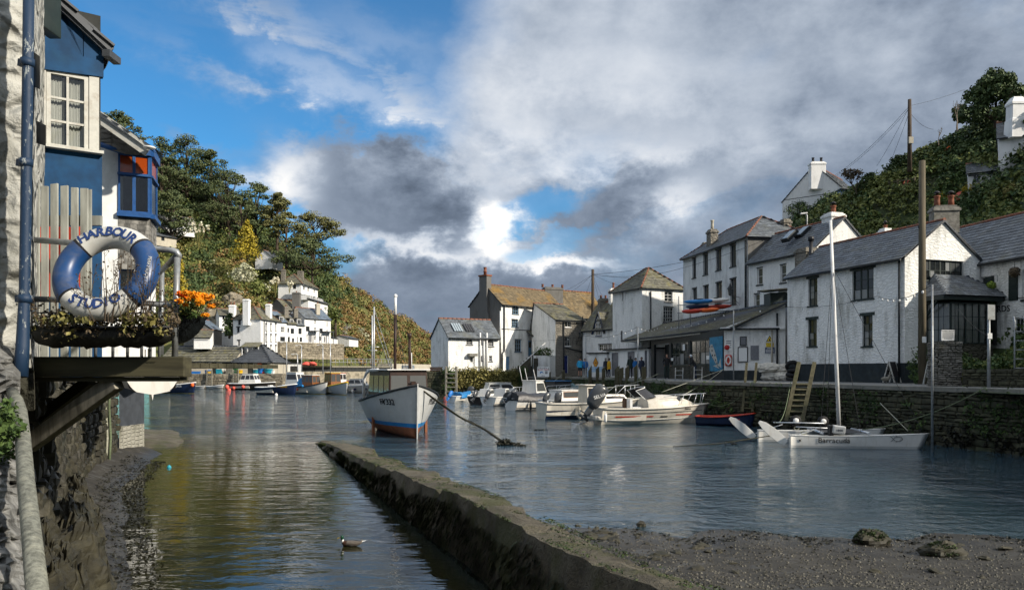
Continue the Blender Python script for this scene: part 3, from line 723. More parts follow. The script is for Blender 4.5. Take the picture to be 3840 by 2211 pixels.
def window(parent,fc,op,nx=2,nz=3,frame='white_paint',pane='pane_dark',fw=.05,bw=.022,inset=.09,lintel=None,sill=None,split=False,name='window',mull=0,curtain=None,lh=.14,lo=.14):
 a,b,c,d = op
 mb = MB(); i0,i1 = -inset - .05,-inset
 fc.box(mb,a,a + fw,c,d,i0,i1); fc.box(mb,b - fw,b,c,d,i0,i1); fc.box(mb,a + fw,b - fw,c,c + fw,i0,i1); fc.box(mb,a + fw,b - fw,d - fw,d,i0,i1)
 ia,ib,ic,idd = a + fw,b - fw,c + fw,d - fw
 cu = [ia + (ib - ia) * i / nx for i in range(nx + 1)]; cz = [ic + (idd - ic) * i / nz for i in range(nz + 1)]
 for i,u in enumerate(cu[1:-1]):
  w = fw * .8 if (mull and (i + 1) % mull == 0) else bw / 2
  fc.box(mb,u - w,u + w,ic,idd,i0 + .012,i1 - .006)
 for z in cz[1:-1]: fc.box(mb,ia,ib,z - bw / 2,z + bw / 2,i0 + .015,i1 - .009)
 w = mb.build(name,MAT[frame],parent)
 op_ = -inset - .03
 if split:
  for u0,u1 in zip(cu,cu[1:]):
   for z0,z1 in zip(cz,cz[1:]):
    m = MB(); t = rnd.uniform(-.004,.004); m.quad(fc.pt(u0,z0,op_ + t),fc.pt(u1,z0,op_),fc.pt(u1,z1,op_ + rnd.uniform(-.004,.004)),fc.pt(u0,z1,op_)); m.build('pane',MAT[rnd.choice(('pane_dark','pane_dark','pane_grey','pane_pale')) if pane == 'pane_dark' else pane],w)
 else:
  m = MB(); m.quad(fc.pt(ia,ic,op_),fc.pt(ib,ic,op_),fc.pt(ib,idd,op_),fc.pt(ia,idd,op_)); m.build('pane',MAT[pane],w)
 if curtain:
  m = MB(); m.smooth = True; n = 14
  for (q0,q1) in curtain:
   us = [lerp(ia,ib,lerp(q0,q1,i / n)) for i in range(n + 1)]
   m.ring_loft([[fc.pt(u,z,op_ - .07 + .02 * math.sin(i * 2.4)) for i,u in enumerate(us)] for z in (ic,idd)],False)
  m.build('curtain',MAT['curtain'],w)
  m = MB(); fc.box(m,ia - .1,ib + .1,ic - .1,idd + .1,op_ - .35,op_ - .34); m.build('dark_room_sheet',MAT['interior'],w)  # dark sheet behind the glass stands in for the unlit room
 if lintel:
  m = MB(); fc.box(m,a - lo,b + lo,d - .005,d + lh,-.04,.035); m.build('lintel',MAT[lintel],w)
 if sill:
  m = MB(); fc.box(m,a - .06,b + .06,c - .07,c + .004,-inset,.06); m.build('sill',MAT[sill],w)
 return w
def door(parent,fc,op,m='door_blue',frame='white_paint',glass=False,inset=.10):
 a,b,c,d = op; mb = MB(); fc.box(mb,a,b,c,d,-inset - .05,-inset); o = mb.build('door',MAT[m],parent)
 mb = MB(); fw = .045; fc.box(mb,a,a + fw,c,d,-inset,-inset + .04); fc.box(mb,b - fw,b,c,d,-inset,-inset + .04); fc.box(mb,a + fw,b - fw,d - fw,d,-inset,-inset + .04); mb.build('door_frame',MAT[frame],o)
 if glass:
  mb = MB(); w = b - a; fc.box(mb,a + w * .25,b - w * .25,lerp(c,d,.55),lerp(c,d,.9),-inset,-inset + .012); mb.build('pane',MAT['pane_grey'],o)
 mb = MB(); fc.box(mb,b - .14,b - .10,lerp(c,d,.46),lerp(c,d,.50),-inset,-inset + .05); mb.build('handle',MAT['black_metal'],o)
 return o
SLATES = {}
def slate_mesh(m):
 if m not in SLATES:
  mb = MB(); mb.hexa([Vector((x,y,z)) for x in (-.5,.5) for y in (0,1) for z in (0,1)])
  me = bpy.data.meshes.new('slate'); me.from_pydata(mb.v,[],mb.f); me.materials.append(MAT[m]); SLATES[m] = me
 return SLATES[m]
def roof_slope(roof,e0,e1,r1,r0,m,course=.2,width=.28,nind=0,th=.014,deck='slate_dark'):
 """one roof slope: deck board plus overlapping slates; e = eave ends, r = ridge ends"""
 e0,e1,r1,r0 = map(Vector,(e0,e1,r1,r0)); up = ((r0 + r1) / 2 - (e0 + e1) / 2); S = up.length
 al = (e1 - e0) if (e1 - e0).length > (r1 - r0).length else (r1 - r0); nrm = al.cross(up).normalized()
 if nrm.z < 0: nrm = -nrm
 mb = MB(); mb.hexa([p + nrm * o for p,q in ((e0,r0),(e1,r1)) for o in (-.07,0) for p in (p,q)]) if (r1 - r0).length > .01 else mb.add([e0,e1,r0,e0 - nrm * .07,e1 - nrm * .07,r0 - nrm * .07],((0,1,2),(5,4,3),(0,3,4,1),(1,4,5,2),(2,5,3,0)))
 mb.build('roof_deck',MAT[deck],roof)
 rows = max(2,int(S / course)); items = []
 for i in range(rows):
  t = i / rows; a = e0.lerp(r0,t); b = e1.lerp(r1,t); L = (b - a).length
  if L < .08: continue
  d = (b - a) / L; dirn = (up - d * up.dot(d)).normalized(); u = -rnd.uniform(0,width) if i % 2 else -width * .5 * rnd.random()
  while u < L:
   w = width * rnd.uniform(.8,1.2); u0,u1 = max(0,u),min(L,u + w); u += w
   if u1 - u0 < .04: continue
   c = a + d * ((u0 + u1) / 2) + nrm * (.006 + rnd.uniform(0,.006)) - dirn * (.03 + rnd.uniform(0,.02))
   tilt = rnd.uniform(-.012,.012); ln = course * 1.22
   dz = (dirn - nrm * .085).normalized(); dd = (d + dirn * tilt).normalized(); nn = dd.cross(dz).normalized()
   if nn.z < 0: nn = -nn
   M = Matrix(((dd.x * (u1 - u0 - .006),dz.x * ln,nn.x * th,c.x),(dd.y * (u1 - u0 - .006),dz.y * ln,nn.y * th,c.y),(dd.z * (u1 - u0 - .006),dz.z * ln,nn.z * th,c.z + 0.018),(0,0,0,1)))
   items.append((c.length,M))
 items.sort(key=lambda x: x[0]); me = slate_mesh(m); rest = MB()
 for i,(_,M) in enumerate(items):
  if i < nind: o = mobj('slate',me,roof); o.matrix_local = M
  else: rest.add([M @ v.co for v in me.vertices],[tuple(p.vertices) for p in me.polygons])
 if rest.v: rest.build('slates',MAT[m],roof)['kind'] = 'stuff'
def ridge_line(roof,a,b,m='ridge_red',r=.09):
 a,b = Vector(a),Vector(b); n = max(1,int((b - a).length / .45)); mb = MB()
 for i in range(n):
  p,q = a.lerp(b,i / n),a.lerp(b,(i + .97) / n); mb.tube([p + Vector((0,0,-.02 + .006 * (i % 2))),q + Vector((0,0,-.02))],r * rnd.uniform(.95,1.05),8)
 mb.build('ridge_tiles',MAT[m],roof)
def chimney(parent,c,w,d,z0,z1,m='rubble_grey',pots=1,yaw=0.0,pot='terracotta',ph=.4,pr=.11,cowl=False,cap=.06):
 mb = MB(); rot = Matrix.Rotation(yaw,3,'Z'); mb.box((c[0],c[1],(z0 + z1) / 2),(w,d,z1 - z0),rot); mb.box((c[0],c[1],z1 - .16),(w + 2 * cap,d + 2 * cap,.14),rot); mb.box((c[0],c[1],z1 + .03),(w * .85,d * .85,.1),rot)
 o = mb.build('chimney',MAT[m],parent,bevel=.02)
 for i in range(pots):
  off = rot @ Vector(((i - (pots - 1) / 2) * w * .55,0,0)); m2 = MB(); m2.lathe((c[0] + off.x,c[1] + off.y,z1 + .05),[(pr,0),(pr * .9,ph * .5),(pr * .88,ph * .85),(pr * 1.1,ph * .9),(pr * 1.1,ph),(pr * .8,ph),(pr * .8,ph * .7)],10)
  p = m2.build('chimney_pot',MAT[pot],o)
  if cowl:
   m3 = MB(); m3.lathe((c[0] + off.x,c[1] + off.y,z1 + .05 + ph),[(pr * .5,0),(pr * .5,.12),(pr * 1.3,.14),(pr * .3,.26)],8); m3.build('cowl',MAT['black_metal'],p)
 return o
def house(name,label,A,B,depth,z0,ze,wall='white_rubble',roof='gable',rise=1.7,slate='slate',fronts=(),side0=(),side1=(),over=.22,course=.22,sw=.3,nind=0,ridge='ridge_red',plinth=None,gable_wall=None,hip=None,cat='house',zr=None,fascia='black_paint',gutter=True,ridge_shift=0.5,side_mat=None):
 """rectangular building: front wall A-B, going back by depth. fronts/side1(right)/side0(left): list of openings dict(rect=px rect or op=, ...)"""
 A,B = Vector(A[:2]),Vector(B[:2]); f = Fac(A,B); D,C = A - f.n * depth,B - f.n * depth
 root = empty(name,(A.x,A.y,z0),0,label,cat); inv = Matrix.Translation((-A.x,-A.y,-z0))
 faces = {'f': Fac(A,B),'r': Fac(B,C),'l': Fac(D,A),'b': Fac(C,D)}
 for k_,w in (('r',-(B - A)),('l',(B - A)),('b',f.n)):
  if faces[k_].n.dot(w) > 0: faces[k_].n = -faces[k_].n
 ops = {'f': fronts,'r': side1,'l': side0,'b': ()}
 zr = zr or ze + rise
 mb = MB(); made = {}
 for k_,fc in faces.items():
  lst = [(o,o.get('op') or fc.rect(o['rect'])) for o in ops[k_]]; made[k_] = lst
  mb.cur = 1 if (side_mat and k_ in side_mat) else 0
  wall_cells(mb,fc,z0 - .3,ze,[q for o,q in lst if not o.get('flat')])
  if roof == 'gable' and k_ in 'rl':
   mb.poly([fc.pt(0,ze),fc.pt(fc.L,ze),fc.pt(fc.L * ridge_shift if k_ == 'r' else fc.L * (1 - ridge_shift),zr)])
  if roof == 'gable_front' and k_ in 'fb': mb.poly([fc.pt(0,ze),fc.pt(fc.L,ze),fc.pt(fc.L / 2,zr)])
 mb.build('wall',[MAT[wall],MAT[gable_wall or wall]],root)
 if plinth:
  m2 = MB(); faces['f'].box(m2,-.02,f.L + .02,z0 - .3,z0 + plinth,0,.025); faces['r'].box(m2,0,faces['r'].L,z0 - .3,z0 + plinth,0,.025); m2.build('plinth',MAT['plinth_black'],root)
 for k_,fc in faces.items():
  for o,q in made[k_]:
   kw = {a: b for a,b in o.items() if a not in ('rect','op','kind','flat')}
   if o.get('kind') == 'door': door(root,fc,q,**kw)
   else: window(root,fc,q,**kw)
 rf = empty('roof',(0,0,0)); rf.parent = root
 n3 = Vector((f.n.x,f.n.y,0)); d3 = Vector((f.d.x,f.d.y,0)); v = lambda p,z: Vector((p.x,p.y,z))
 if roof == 'gable':
  rp = Vector((lerp(A.x,D.x,ridge_shift),lerp(A.y,D.y,ridge_shift))); rq = Vector((lerp(B.x,C.x,ridge_shift),lerp(B.y,C.y,ridge_shift)))
  s1 = (zr - ze) / (depth * ridge_shift); s2 = (zr - ze) / (depth * (1 - ridge_shift)); og = over * .5
  e0 = v(A,ze - over * s1) + n3 * over - d3 * og; e1 = v(B,ze - over * s1) + n3 * over + d3 * og; r0 = v(rp,zr) - d3 * og; r1 = v(rq,zr) + d3 * og
  up_ = Vector((0,0,.07)); roof_slope(rf,e0 + up_,e1 + up_,r1 + up_,r0 + up_,slate,course,sw,nind)
  b0 = v(D,ze - over * s2) - n3 * over - d3 * og; b1 = v(C,ze - over * s2) - n3 * over + d3 * og
  roof_slope(rf,b1 + up_,b0 + up_,r0 + up_,r1 + up_,slate,course * 1.6,sw * 1.6,0)
  ridge_line(rf,r0 + Vector((0,0,.1)),r1 + Vector((0,0,.1)),ridge)
 elif roof == 'gable_front':
  rp = (A + B) / 2; rq = (C + D) / 2; s = (zr - ze) / (f.L / 2); up_ = Vector((0,0,.07))
  for (p,q,sg) in ((A,D,-1),(B,C,1)):
   e0 = v(p,ze - over * s) + d3 * sg * over + n3 * over * .6; e1 = v(q,ze - over * s) + d3 * sg * over - n3 * over * .6
   roof_slope(rf,e0 + up_,e1 + up_,v(rq,zr) - n3 * over * .6 + up_,v(rp,zr) + n3 * over * .6 + up_,slate,course,sw,nind if sg == 1 else 0)
  ridge_line(rf,v(rp,zr + .1) + n3 * over * .6,v(rq,zr + .1) - n3 * over * .6,ridge)
 elif roof == 'hip':
  h = hip if hip is not None else depth / 2; m_ = min(h,f.L / 2 - .01); mid = (A + D) / 2; mid2 = (B + C) / 2; up_ = Vector((0,0,.06))
  r0 = v(mid,zr) + d3 * m_; r1 = v(mid2,zr) - d3 * m_; s = over
  a,b,c,d_ = v(A,ze - .1) + n3 * s - d3 * s,v(B,ze - .1) + n3 * s + d3 * s,v(C,ze - .1) - n3 * s + d3 * s,v(D,ze - .1) - n3 * s - d3 * s
  roof_slope(rf,a + up_,b + up_,r1 + up_,r0 + up_,slate,course,sw,nind); roof_slope(rf,c + up_,d_ + up_,r0 + up_,r1 + up_,slate,course * 1.5,sw * 1.5)
  roof_slope(rf,b + up_,c + up_,r1 + up_,r1 + up_,slate,course,sw,0); roof_slope(rf,d_ + up_,a + up_,r0 + up_,r0 + up_,slate,course,sw,0)
  for p,q in ((r0,r1),(a,r0),(b,r1),(c,r1),(d_,r0)):
   if (p - q).length > .1: ridge_line(rf,p + Vector((0,0,.1)),q + Vector((0,0,.1)),ridge,.075)
 elif roof == 'flat':
  m2 = MB(); m2.hexa([p + Vector((0,0,z)) for p in (v(A,ze) + n3 * over - d3 * over,v(B,ze) + n3 * over + d3 * over) for q in (0,1) for z in (0,.12) for p in ([p] if not q else [p - n3 * (depth + 2 * over)])]); m2.build('roof_deck',MAT['black_paint'],rf)
 if gutter and roof in ('gable','hip'):
  m2 = MB(); g0 = v(A,ze - .06) + n3 * (over + .03); g1 = v(B,ze - .06) + n3 * (over + .03); dz = over * ((zr - ze) / (depth * .5)) if roof == 'gable' else .1
  m2.tube([g0 - Vector((0,0,dz - .06)),g1 - Vector((0,0,dz - .06))],.055,6); m2.build('gutter',MAT[fascia],rf)
 for ch in root.children:     # bring parts into the root's frame
  ch.matrix_parent_inverse = inv
 return root,faces,rf
def add_part(root,o):
 o.parent = root; o.matrix_parent_inverse = Matrix.Translation(-root.location); return o
def pipe(root,pts,r=.04,m='black_paint',name='drainpipe'):
 mb = MB(); mb.tube(pts,r,8); o = mb.build(name,MAT[m]); return add_part(root,o)
def text(s,size,m,parent,M,ext=.002,name='lettering',align='CENTER',bold=0.0):
 c = bpy.data.curves.new(name,'FONT'); c.body = s; c.size = size; c.extrude = ext; c.align_x = align; c.align_y = 'CENTER'; c.offset = bold; c.resolution_u = 2
 t = bpy.data.objects.new('tmp',c); col.objects.link(t); dg = bpy.context.evaluated_depsgraph_get(); me = bpy.data.meshes.new_from_object(t.evaluated_get(dg)); bpy.data.objects.remove(t); bpy.data.curves.remove(c)
 me.name = name; me.materials.clear(); me.materials.append(MAT[m]); o = mobj(name,me)
 if parent is not None: o.parent = parent; o.matrix_parent_inverse = Matrix.Translation(-parent.location) if parent.parent is None and parent.rotation_euler.z == 0 and parent.type == 'EMPTY' else Matrix()
 o.matrix_basis = M; return o
def fac_M(fc,u,z,o=.02,flip=False):
 """frame on a wall: x along the wall to the viewer's right, y up, z out"""
 d = Vector((fc.d.x,fc.d.y,0)); n = Vector((fc.n.x,fc.n.y,0)); x = Vector((0,0,1)).cross(n)
 p = fc.pt(u,z,o); M = Matrix(((x.x,0,n.x,p.x),(x.y,0,n.y,p.y),(0,1,0,p.z),(0,0,0,1))); return M
# ------------------------------------------------------------------ houses along the quay on the right
BW = dict(frame='dark_green_paint',sill='dark_green_paint',split=True,pane='pane_dark')
# long white house with dark windows
R1A,R1B = Vector((15.75,44)),Vector((18.38,36))
r1,r1f,r1r = house('quay_house','long whitewashed quay house with dark green windows and black painted base',R1A,R1B,4.62,QZ,7.94,'white_rubble',rise=1.75,slate='slate',plinth=.95,nind=300,course=.23,sw=.34,
 fronts=[dict(rect=(3031,1044,3065,1146),nx=2,nz=4,lintel='dark_green_paint',**BW),dict(rect=(3196,1009,3276,1122),nx=3,nz=3,lintel='dark_green_paint',mull=1,**BW),
   dict(rect=(3029,1197,3063,1298),nx=2,nz=4,lintel='dark_green_paint',**BW),dict(rect=(3233,1182,3272,1298),nx=2,nz=4,lintel='dark_green_paint',**BW)],
 side1=[dict(rect=(3450,975,3613,1052),nx=8,nz=2,mull=2,**BW)])
fc = r1f['f']; u = fc.L - .22
pipe(r1,[fc.pt(u,7.75,.12),fc.pt(u,QZ,.12)],.05)
chimney(add_part(r1,empty('chimney_stack')),(17.5,45.6),1.0,1.0,8.6,9.75,'rubble_grey',0,.3)
chimney(add_part(r1,empty('chimney_stack')),GX(3320,42),.55,.5,9.2,10.25,'white_rubble',1,.3,ph=.22,cowl=True)
chimney(add_part(r1,empty('chimney_stack')),GX(3540,39.5),1.25,.6,9.6,10.95,'stone_grey',2,-.1,ph=.55,pr=.15,cowl=True)
mb = MB(); c = GX(3041,44.6); mb.tube([(c.x,c.y,8.2),(c.x,c.y,10.1)],.11,10); mb.tube([(c.x,c.y,10.1),(c.x,c.y,10.35)],.17,10); mb.tube([(c.x,c.y,8.1),(c.x,c.y,8.5)],.2,10); add_part(r1,mb.build('flue',MAT['black_metal']))
# bay porch on its gable end
def porch():
 g = r1f['r']; root = empty('bay_porch',(0,0,0)); add_part(r1,root)
 u0,u1 = g.hit(3470,1200)[0],g.hit(3650,1200)[0]; o = 1.1; z0,z1 = 3.5,6.0
 mb = MB(); g.box(mb,u0,u1,QZ,z0 + .35,0,o - .05); mb.build('bay_wall',MAT['rubble_dark'],root)
 pts = [(u0,0),(u0 + .35,o),(u1 - .35,o),(u1,0)]
 for (ua,oa),(ub,ob) in zip(pts,pts[1:]):
  a,b = g.pt(ua,0,oa),g.pt(ub,0,ob); f2 = Fac(a.xy,b.xy); n = max(2,int(f2.L / .42))
  window(root,f2,(0.03,f2.L - .03,z0 + .35,z1 - .25),nx=n,nz=3,frame='dark_green_paint',pane='clear_glass',inset=.02,mull=2 if n > 2 else 0,name='bay_window',curtain=[(.02,.98)],split=False)
 mb = MB(); g.box(mb,u0 - .35,u1 + .45,z1 - .16,z1 + .06,0,o + .25); mb.build('fascia',MAT['dark_green_paint'],root)
 rf = empty('porch_roof'); rf.parent = root; e = .35
 a,b = g.pt(u0 - e,z1 + .05,o + e),g.pt(u1 + e + .2,z1 + .05,o + e); c_,d_ = g.pt(u1 - .5,z1 + 1.15,.02),g.pt(u0 + .5,z1 + 1.15,.02); l,r_ = g.pt(u0 - e,z1 + .05,0),g.pt(u1 + e + .2,z1 + .05,0)
 roof_slope(rf,a,b,c_,d_,'slate',.17,.27,60); roof_slope(rf,l,a,d_,d_,'slate',.17,.25); roof_slope(rf,b,r_,c_,c_,'slate',.17,.25)
 mb = MB(); mb.bar(g.pt(u1 + .05,z1 - .95,.03),g.pt(u1 + .25,z1 - .15,o * .8),.09,.09); mb.bar(g.pt(u0 - .05,z1 - .95,.03),g.pt(u0 - .2,z1 - .15,o * .8),.09,.09); mb.build('bracket',MAT['dark_green_paint'],root)
porch()
# house with shutters at the edge of the picture
r0,r0f,r0r = house('corner_house','white house with black shutters and hanging plant balls beside the porch',(21.1,46.2),(24.6,29.0),5.4,QZ,7.9,'white_rubble',rise=2.45,slate='slate',nind=200,course=.26,sw=.34,plinth=0,
 fronts=[dict(rect=(3676,1038,3697,1134),nx=1,nz=2,frame='white_paint',sill='dark_green_paint',pane='pane_grey'),dict(rect=(3833,1010,3868,1122),nx=2,nz=2,frame='white_paint',sill='dark_green_paint'),
   dict(rect=(3803,1190,3862,1277),nx=4,nz=3,frame='white_paint',sill='white_paint',split=True)])
fc = r0f['f']
for (x0,y0,x1,y1) in ((3697,1036,3729,1138),(3785,1018,3818,1126),(3868,1010,3896,1120)):
 a,b,c,d = fc.rect((x0,y0,x1,y1)); mb = MB(); fc.box(mb,a,b,c,d,.01,.05); fc.box(mb,a + .05,b - .05,c + .08,(c + d) / 2 - .04,.05,.062); fc.box(mb,a + .05,b - .05,(c + d) / 2 + .04,d - .08,.05,.062); add_part(r0,mb.build('shutter',MAT['dark_green_paint']))
uu,zz = fc.hit(3764,1158); text('RDS',.42,'ink',r0,fac_M(fc,uu,zz,.02),.004,bold=.004)
mb = MB(); uu,zz = fc.hit(3790,1122); fc.box(mb,0,fc.L,zz,zz + .03,0,.03); add_part(r0,mb.build('drip_moulding',MAT['black_paint']))
for i,(px,py,r_,m_,l_) in enumerate(((3740,1071,.21,'leaf_bright','bright green topiary ball hanging from a bracket on the white wall'),(3744,1142,.21,'leaf_ivy','dark plant ball hanging lowest on the white wall by the lettering'),(3829,1021,.24,'leaf_dead','brown withered hanging basket beside the black shutter'))):
 uu,zz = fc.hit(px,py); root = empty('hanging_basket',fc.pt(uu,zz,.35),0,l_,'plant','hanging baskets on the shuttered house')
 m2 = MB(); leaf_quads(m2,(0,0,0),(r_,r_,r_),260,.09,.25); m2.sphere((0,0,0),r_ * .8); m2.build('foliage',MAT[m_],root)
 m3 = MB(); n = Vector((fc.n.x,fc.n.y,0)); m3.tube([(0,0,r_),(0,0,r_ + .25),Vector((0,0,r_ + .3)) - n * .35,Vector((0,0,r_)) - n * .35],.012,5); m3.build('bracket',MAT['black_metal'],root)

# white brick house behind
R2A,R2B = GX(2807,52),GX(3050,46.2)
r2,r2f,r2r = house('brick_house','white painted brick house with sash windows and two skylights between taller houses',R2A,R2B,4.6,QZ,9.88,'white_brick',rise=2.0,slate='slate',course=.24,sw=.32,nind=120,
 fronts=[dict(rect=r_,nx=1,nz=2,frame='white_paint',sill='black_paint',lintel='black_paint',pane='pane_grey',fw=.06,lh=.05,lo=.03) for r_ in ((2839,1004,2860,1067),(2926,992,2948,1059),(2829,1101,2849,1150),(2920,1090,2946,1140))])
chimney(add_part(r2,empty('chimney_stack')),GX(3125,48.2),1.05,.9,9.6,12.35,'white_brick',1,.3,ph=.5,pr=.17,cowl=True)
chimney(add_part(r2,empty('chimney_stack')),GX(2945,55),.62,.55,11,13.3,'rubble_grey',0,.3)
f = r2f['f']
for (px,py) in ((2962,886),(3012,872)):
 n = Vector((f.n.x,f.n.y,0)); s = 2.0 / 2.3; p = P(px,py,49.3); root = add_part(r2,empty('skylight')); d = Vector((f.d.x,f.d.y,0)); up = (-n + Vector((0,0,s))).normalized(); nn = d.cross(up); nn = nn if nn.z > 0 else -nn
 mb = MB(); mb.hexa([p + d * (a * .33) + up * (b * .5) + nn * c for a in (-1,1) for b in (-1,1) for c in (-.1,.16)]); mb.build('skylight_frame',MAT['black_paint'],root)
 mb = MB(); mb.hexa([p + d * (a * .26) + up * (b * .42) + nn * c for a in (-1,1) for b in (-1,1) for c in (.16,.175)]); mb.build('pane',MAT['roof_glass'],root)

# tall rendered house
R3A,R3B = GX(2562,63.4),GX(2804,52.6)
SW = dict(nx=2,nz=4,frame='black_paint',sill='black_paint',lintel='black_paint',pane='pane_grey',fw=.07,bw=.03,lh=.07,lo=.05,inset=.12)
r3,r3f,r3r = house('tall_house','tall grey rendered house with two rows of narrow dark sash windows',R3A,R3B,5.2,QZ,11.75,'grey_render',roof='hip',rise=1.95,hip=2.9,slate='slate',course=.26,sw=.36,side_mat='r',gable_wall='cement_render',
 fronts=[dict(rect=r_,**SW) for r_ in ((2596,968,2610,1042),(2637,951,2655,1030),(2684,935,2705,1013),(2738,916,2760,999),(2597,1081,2613,1150),(2638,1071,2657,1151),(2684,1058,2707,1145),(2738,1044,2761,1141))])
fc = r3f['f']; pipe(r3,[fc.pt(fc.L - .12,11.5,.1),fc.pt(fc.L - .12,4,.1)],.07)
chimney(add_part(r3,empty('chimney_stack')),GX(2671,59.5),.62,.75,11.4,13.4,'rubble_grey',1,.2,pot='cream',ph=.75,pr=.13)
chimney(add_part(r3,empty('chimney_stack')),GX(2645,62.5),.5,.5,11.3,12.9,'rubble_grey',0,.2)
def lantern(fc,px,py,lab):
  uu,zz = fc.hit(px,py); root = empty('wall_lantern',fc.pt(uu,zz,.75),0,lab,'lamp')
  mb = MB(); n = Vector((fc.n.x,fc.n.y,0)); mb.tube([(0,0,-.42),-n * .4 + Vector((0,0,-.5)),-n * .75 + Vector((0,0,-.55)),-n * .75 + Vector((0,0,-1.1)),-n * .45 + Vector((0,0,-.8)),-n * .2 + Vector((0,0,-.5))],.022,6); mb.build('bracket',MAT['black_metal'],root)
  mb = MB(); mb.lathe((0,0,-.4),[(.10,0),(.11,.03),(.16,.40),(.17,.42)],6,False); mb.build('lantern_glass',MAT['pane_grey'],root)
  mb = MB(); mb.lathe((0,0,0),[(.22,.02),(.20,.06),(.06,.26),(.04,.30),(.05,.34),(.01,.40)],6); mb.lathe((0,0,-.46),[(.03,0),(.11,.06)],6); mb.build('lantern_cap',MAT['black_metal'],root)
lantern(fc,2775,1085,'black lantern on a scrolled bracket on the tall grey house')
root = empty('street_lamp',P(3026,860,55),0,'grey street lamp with a white head above the skylights','lamp'); mb = MB(); mb.tube([(0,0,-2),(0,0,1.0),(-.1,0,1.12)],.06,6); mb.build('pole',MAT['galvanised'],root); mb = MB(); mb.box((-.22,0,1.14),(.5,.2,.1),Matrix.Rotation(-.1,3,'Y')); mb.build('lamp_head',MAT['white_paint'],root,bevel=.03)

# pyramid roofed house
p_,pf,pr_ = house('pyramid_house','square white house with pyramid slate roof behind the boat shed',(9.2,70.3),(11.16,66),4.3,QZ,9.69,'white_rubble',roof='hip',rise=2.0,hip=2.1,slate='slate_moss',course=.26,sw=.36,over=.28,
 side1=[dict(rect=(2492,1091,2522,1131),nx=2,nz=3,frame='white_paint',sill='black_paint',lintel='black_paint',lh=.05,lo=.02),dict(rect=(2488,1150,2525,1206),nx=4,nz=4,frame='white_paint',sill='black_paint',lintel='black_paint',lh=.05,lo=.02)],
 fronts=[dict(rect=(2333,1085,2338,1128),nx=1,nz=1,frame='white_paint'),dict(rect=(2327,1240,2334,1282),nx=1,nz=1,frame='black_paint')])
g = pf['r']; uu = g.hit(2438,1150)[0]; pipe(p_,[g.pt(uu,9.4,.1),g.pt(uu,4.6,.1)],.06)
# low brick stores
o1,o1f,_ = house('brick_store','low white brick store with an orange diamond sign',GX(2206,70.5),GX(2276,68.6),2.5,QZ,4.1,'white_brick',roof='flat',over=.15)
fc = o1f['f']; a,b,c,d = fc.rect((2225,1339,2244,1381)); m = (a + b) / 2; mz = (c + d) / 2
mb = MB(); mb.poly([fc.pt(m,c,.03),fc.pt(b,mz,.03),fc.pt(m,d,.03),fc.pt(a,mz,.03)]); k_ = mb.build('diamond_sign',MAT['sign_orange'],None); add_part(o1,k_); mb = MB(); fc.box(mb,m - .12,m + .12,mz - .03,mz + .03,.035,.04); mb.build('lettering_bar',MAT['ink'],k_)
mb = MB()
for (q0,q1) in (((m,c),(b,mz)),((b,mz),(m,d)),((m,d),(a,mz)),((a,mz),(m,c))): mb.bar(fc.pt(*q0,.035),fc.pt(*q1,.035),.03,.02)
mb.build('sign_edge',MAT['ink'],k_)
o2,o2f,_ = house('store_row','row of white brick stores with grey doors beside the boat shed',GX(2274,69),GX(2432,62.3),2.5,QZ,4.35,'white_brick',roof='flat',over=.25,
 fronts=[dict(kind='door',rect=(2293,1322,2318,1409),m='door_grey',frame='door_grey'),dict(kind='door',rect=(2353,1318,2380,1411),m='door_grey',frame='door_grey'),dict(kind='door',rect=(2417,1313,2427,1413),m='door_grey',frame='door_grey')])
# dormer cottage
d_,df,dr = house('dormer_cottage','white cottage with a pointed blue trimmed dormer window',GX(2185,76.5),GX(2314,72),4.2,QZ,6.7,'white_rubble',rise=2.6,slate='slate_moss',course=.26,sw=.36,
 fronts=[dict(rect=(2244,1290,2294,1314),nx=6,nz=2,frame='white_paint',lintel='black_paint',lh=.06,lo=.04,mull=2)])
def dormer():
 f = df['f']; root = add_part(d_,empty('dormer')); uc = f.hit(2246,1200)[0]; hw = .78; zb,zp = 6.35,8.15
 mb = MB(); mb.poly([f.pt(uc - hw,zb,.03),f.pt(uc + hw,zb,.03),f.pt(uc,zp,.03)]); mb.poly([f.pt(uc - hw,zb,.03),f.pt(uc,zp,.03),f.pt(uc,zp,-1.8)]); mb.build('dormer_wall',MAT['smooth_white'],root)
 for s in (-1,1):
  mb = MB(); mb.bar(f.pt(uc + s * (hw + .15),zb - .25,.12),f.pt(uc,zp + .05,.12),.16,.06,Vector((f.n.x,f.n.y,0))); mb.build('bargeboard',MAT['navy_paint'],root)
  rf = empty('dormer_roof'); rf.parent = root; e0,e1 = f.pt(uc + s * (hw + .2),zb - .2,.2),f.pt(uc + s * (hw + .2),zb - .2,-1.2)
  roof_slope(rf,e0,e1,f.pt(uc,zp + .12,-1.9),f.pt(uc,zp + .12,.2),'slate_moss',.26,.34)
 window(root,f,(uc - .42,uc + .42,5.95,7.25),4,3,'white_paint',inset=-.12,sill='navy_paint',mull=2)
 mb = MB(); mb.poly([f.pt(uc - .42,7.25,.1),f.pt(uc + .42,7.25,.1),f.pt(uc,7.75,.1)]); mb.build('arch_pane',MAT['pane_grey'],root)
 mb = MB(); mb.bar(f.pt(uc - .42,7.25,.11),f.pt(uc,7.75,.11),.05,.05); mb.bar(f.pt(uc + .42,7.25,.11),f.pt(uc,7.75,.11),.05,.05); mb.build('arch_frame',MAT['white_paint'],root)
dormer()
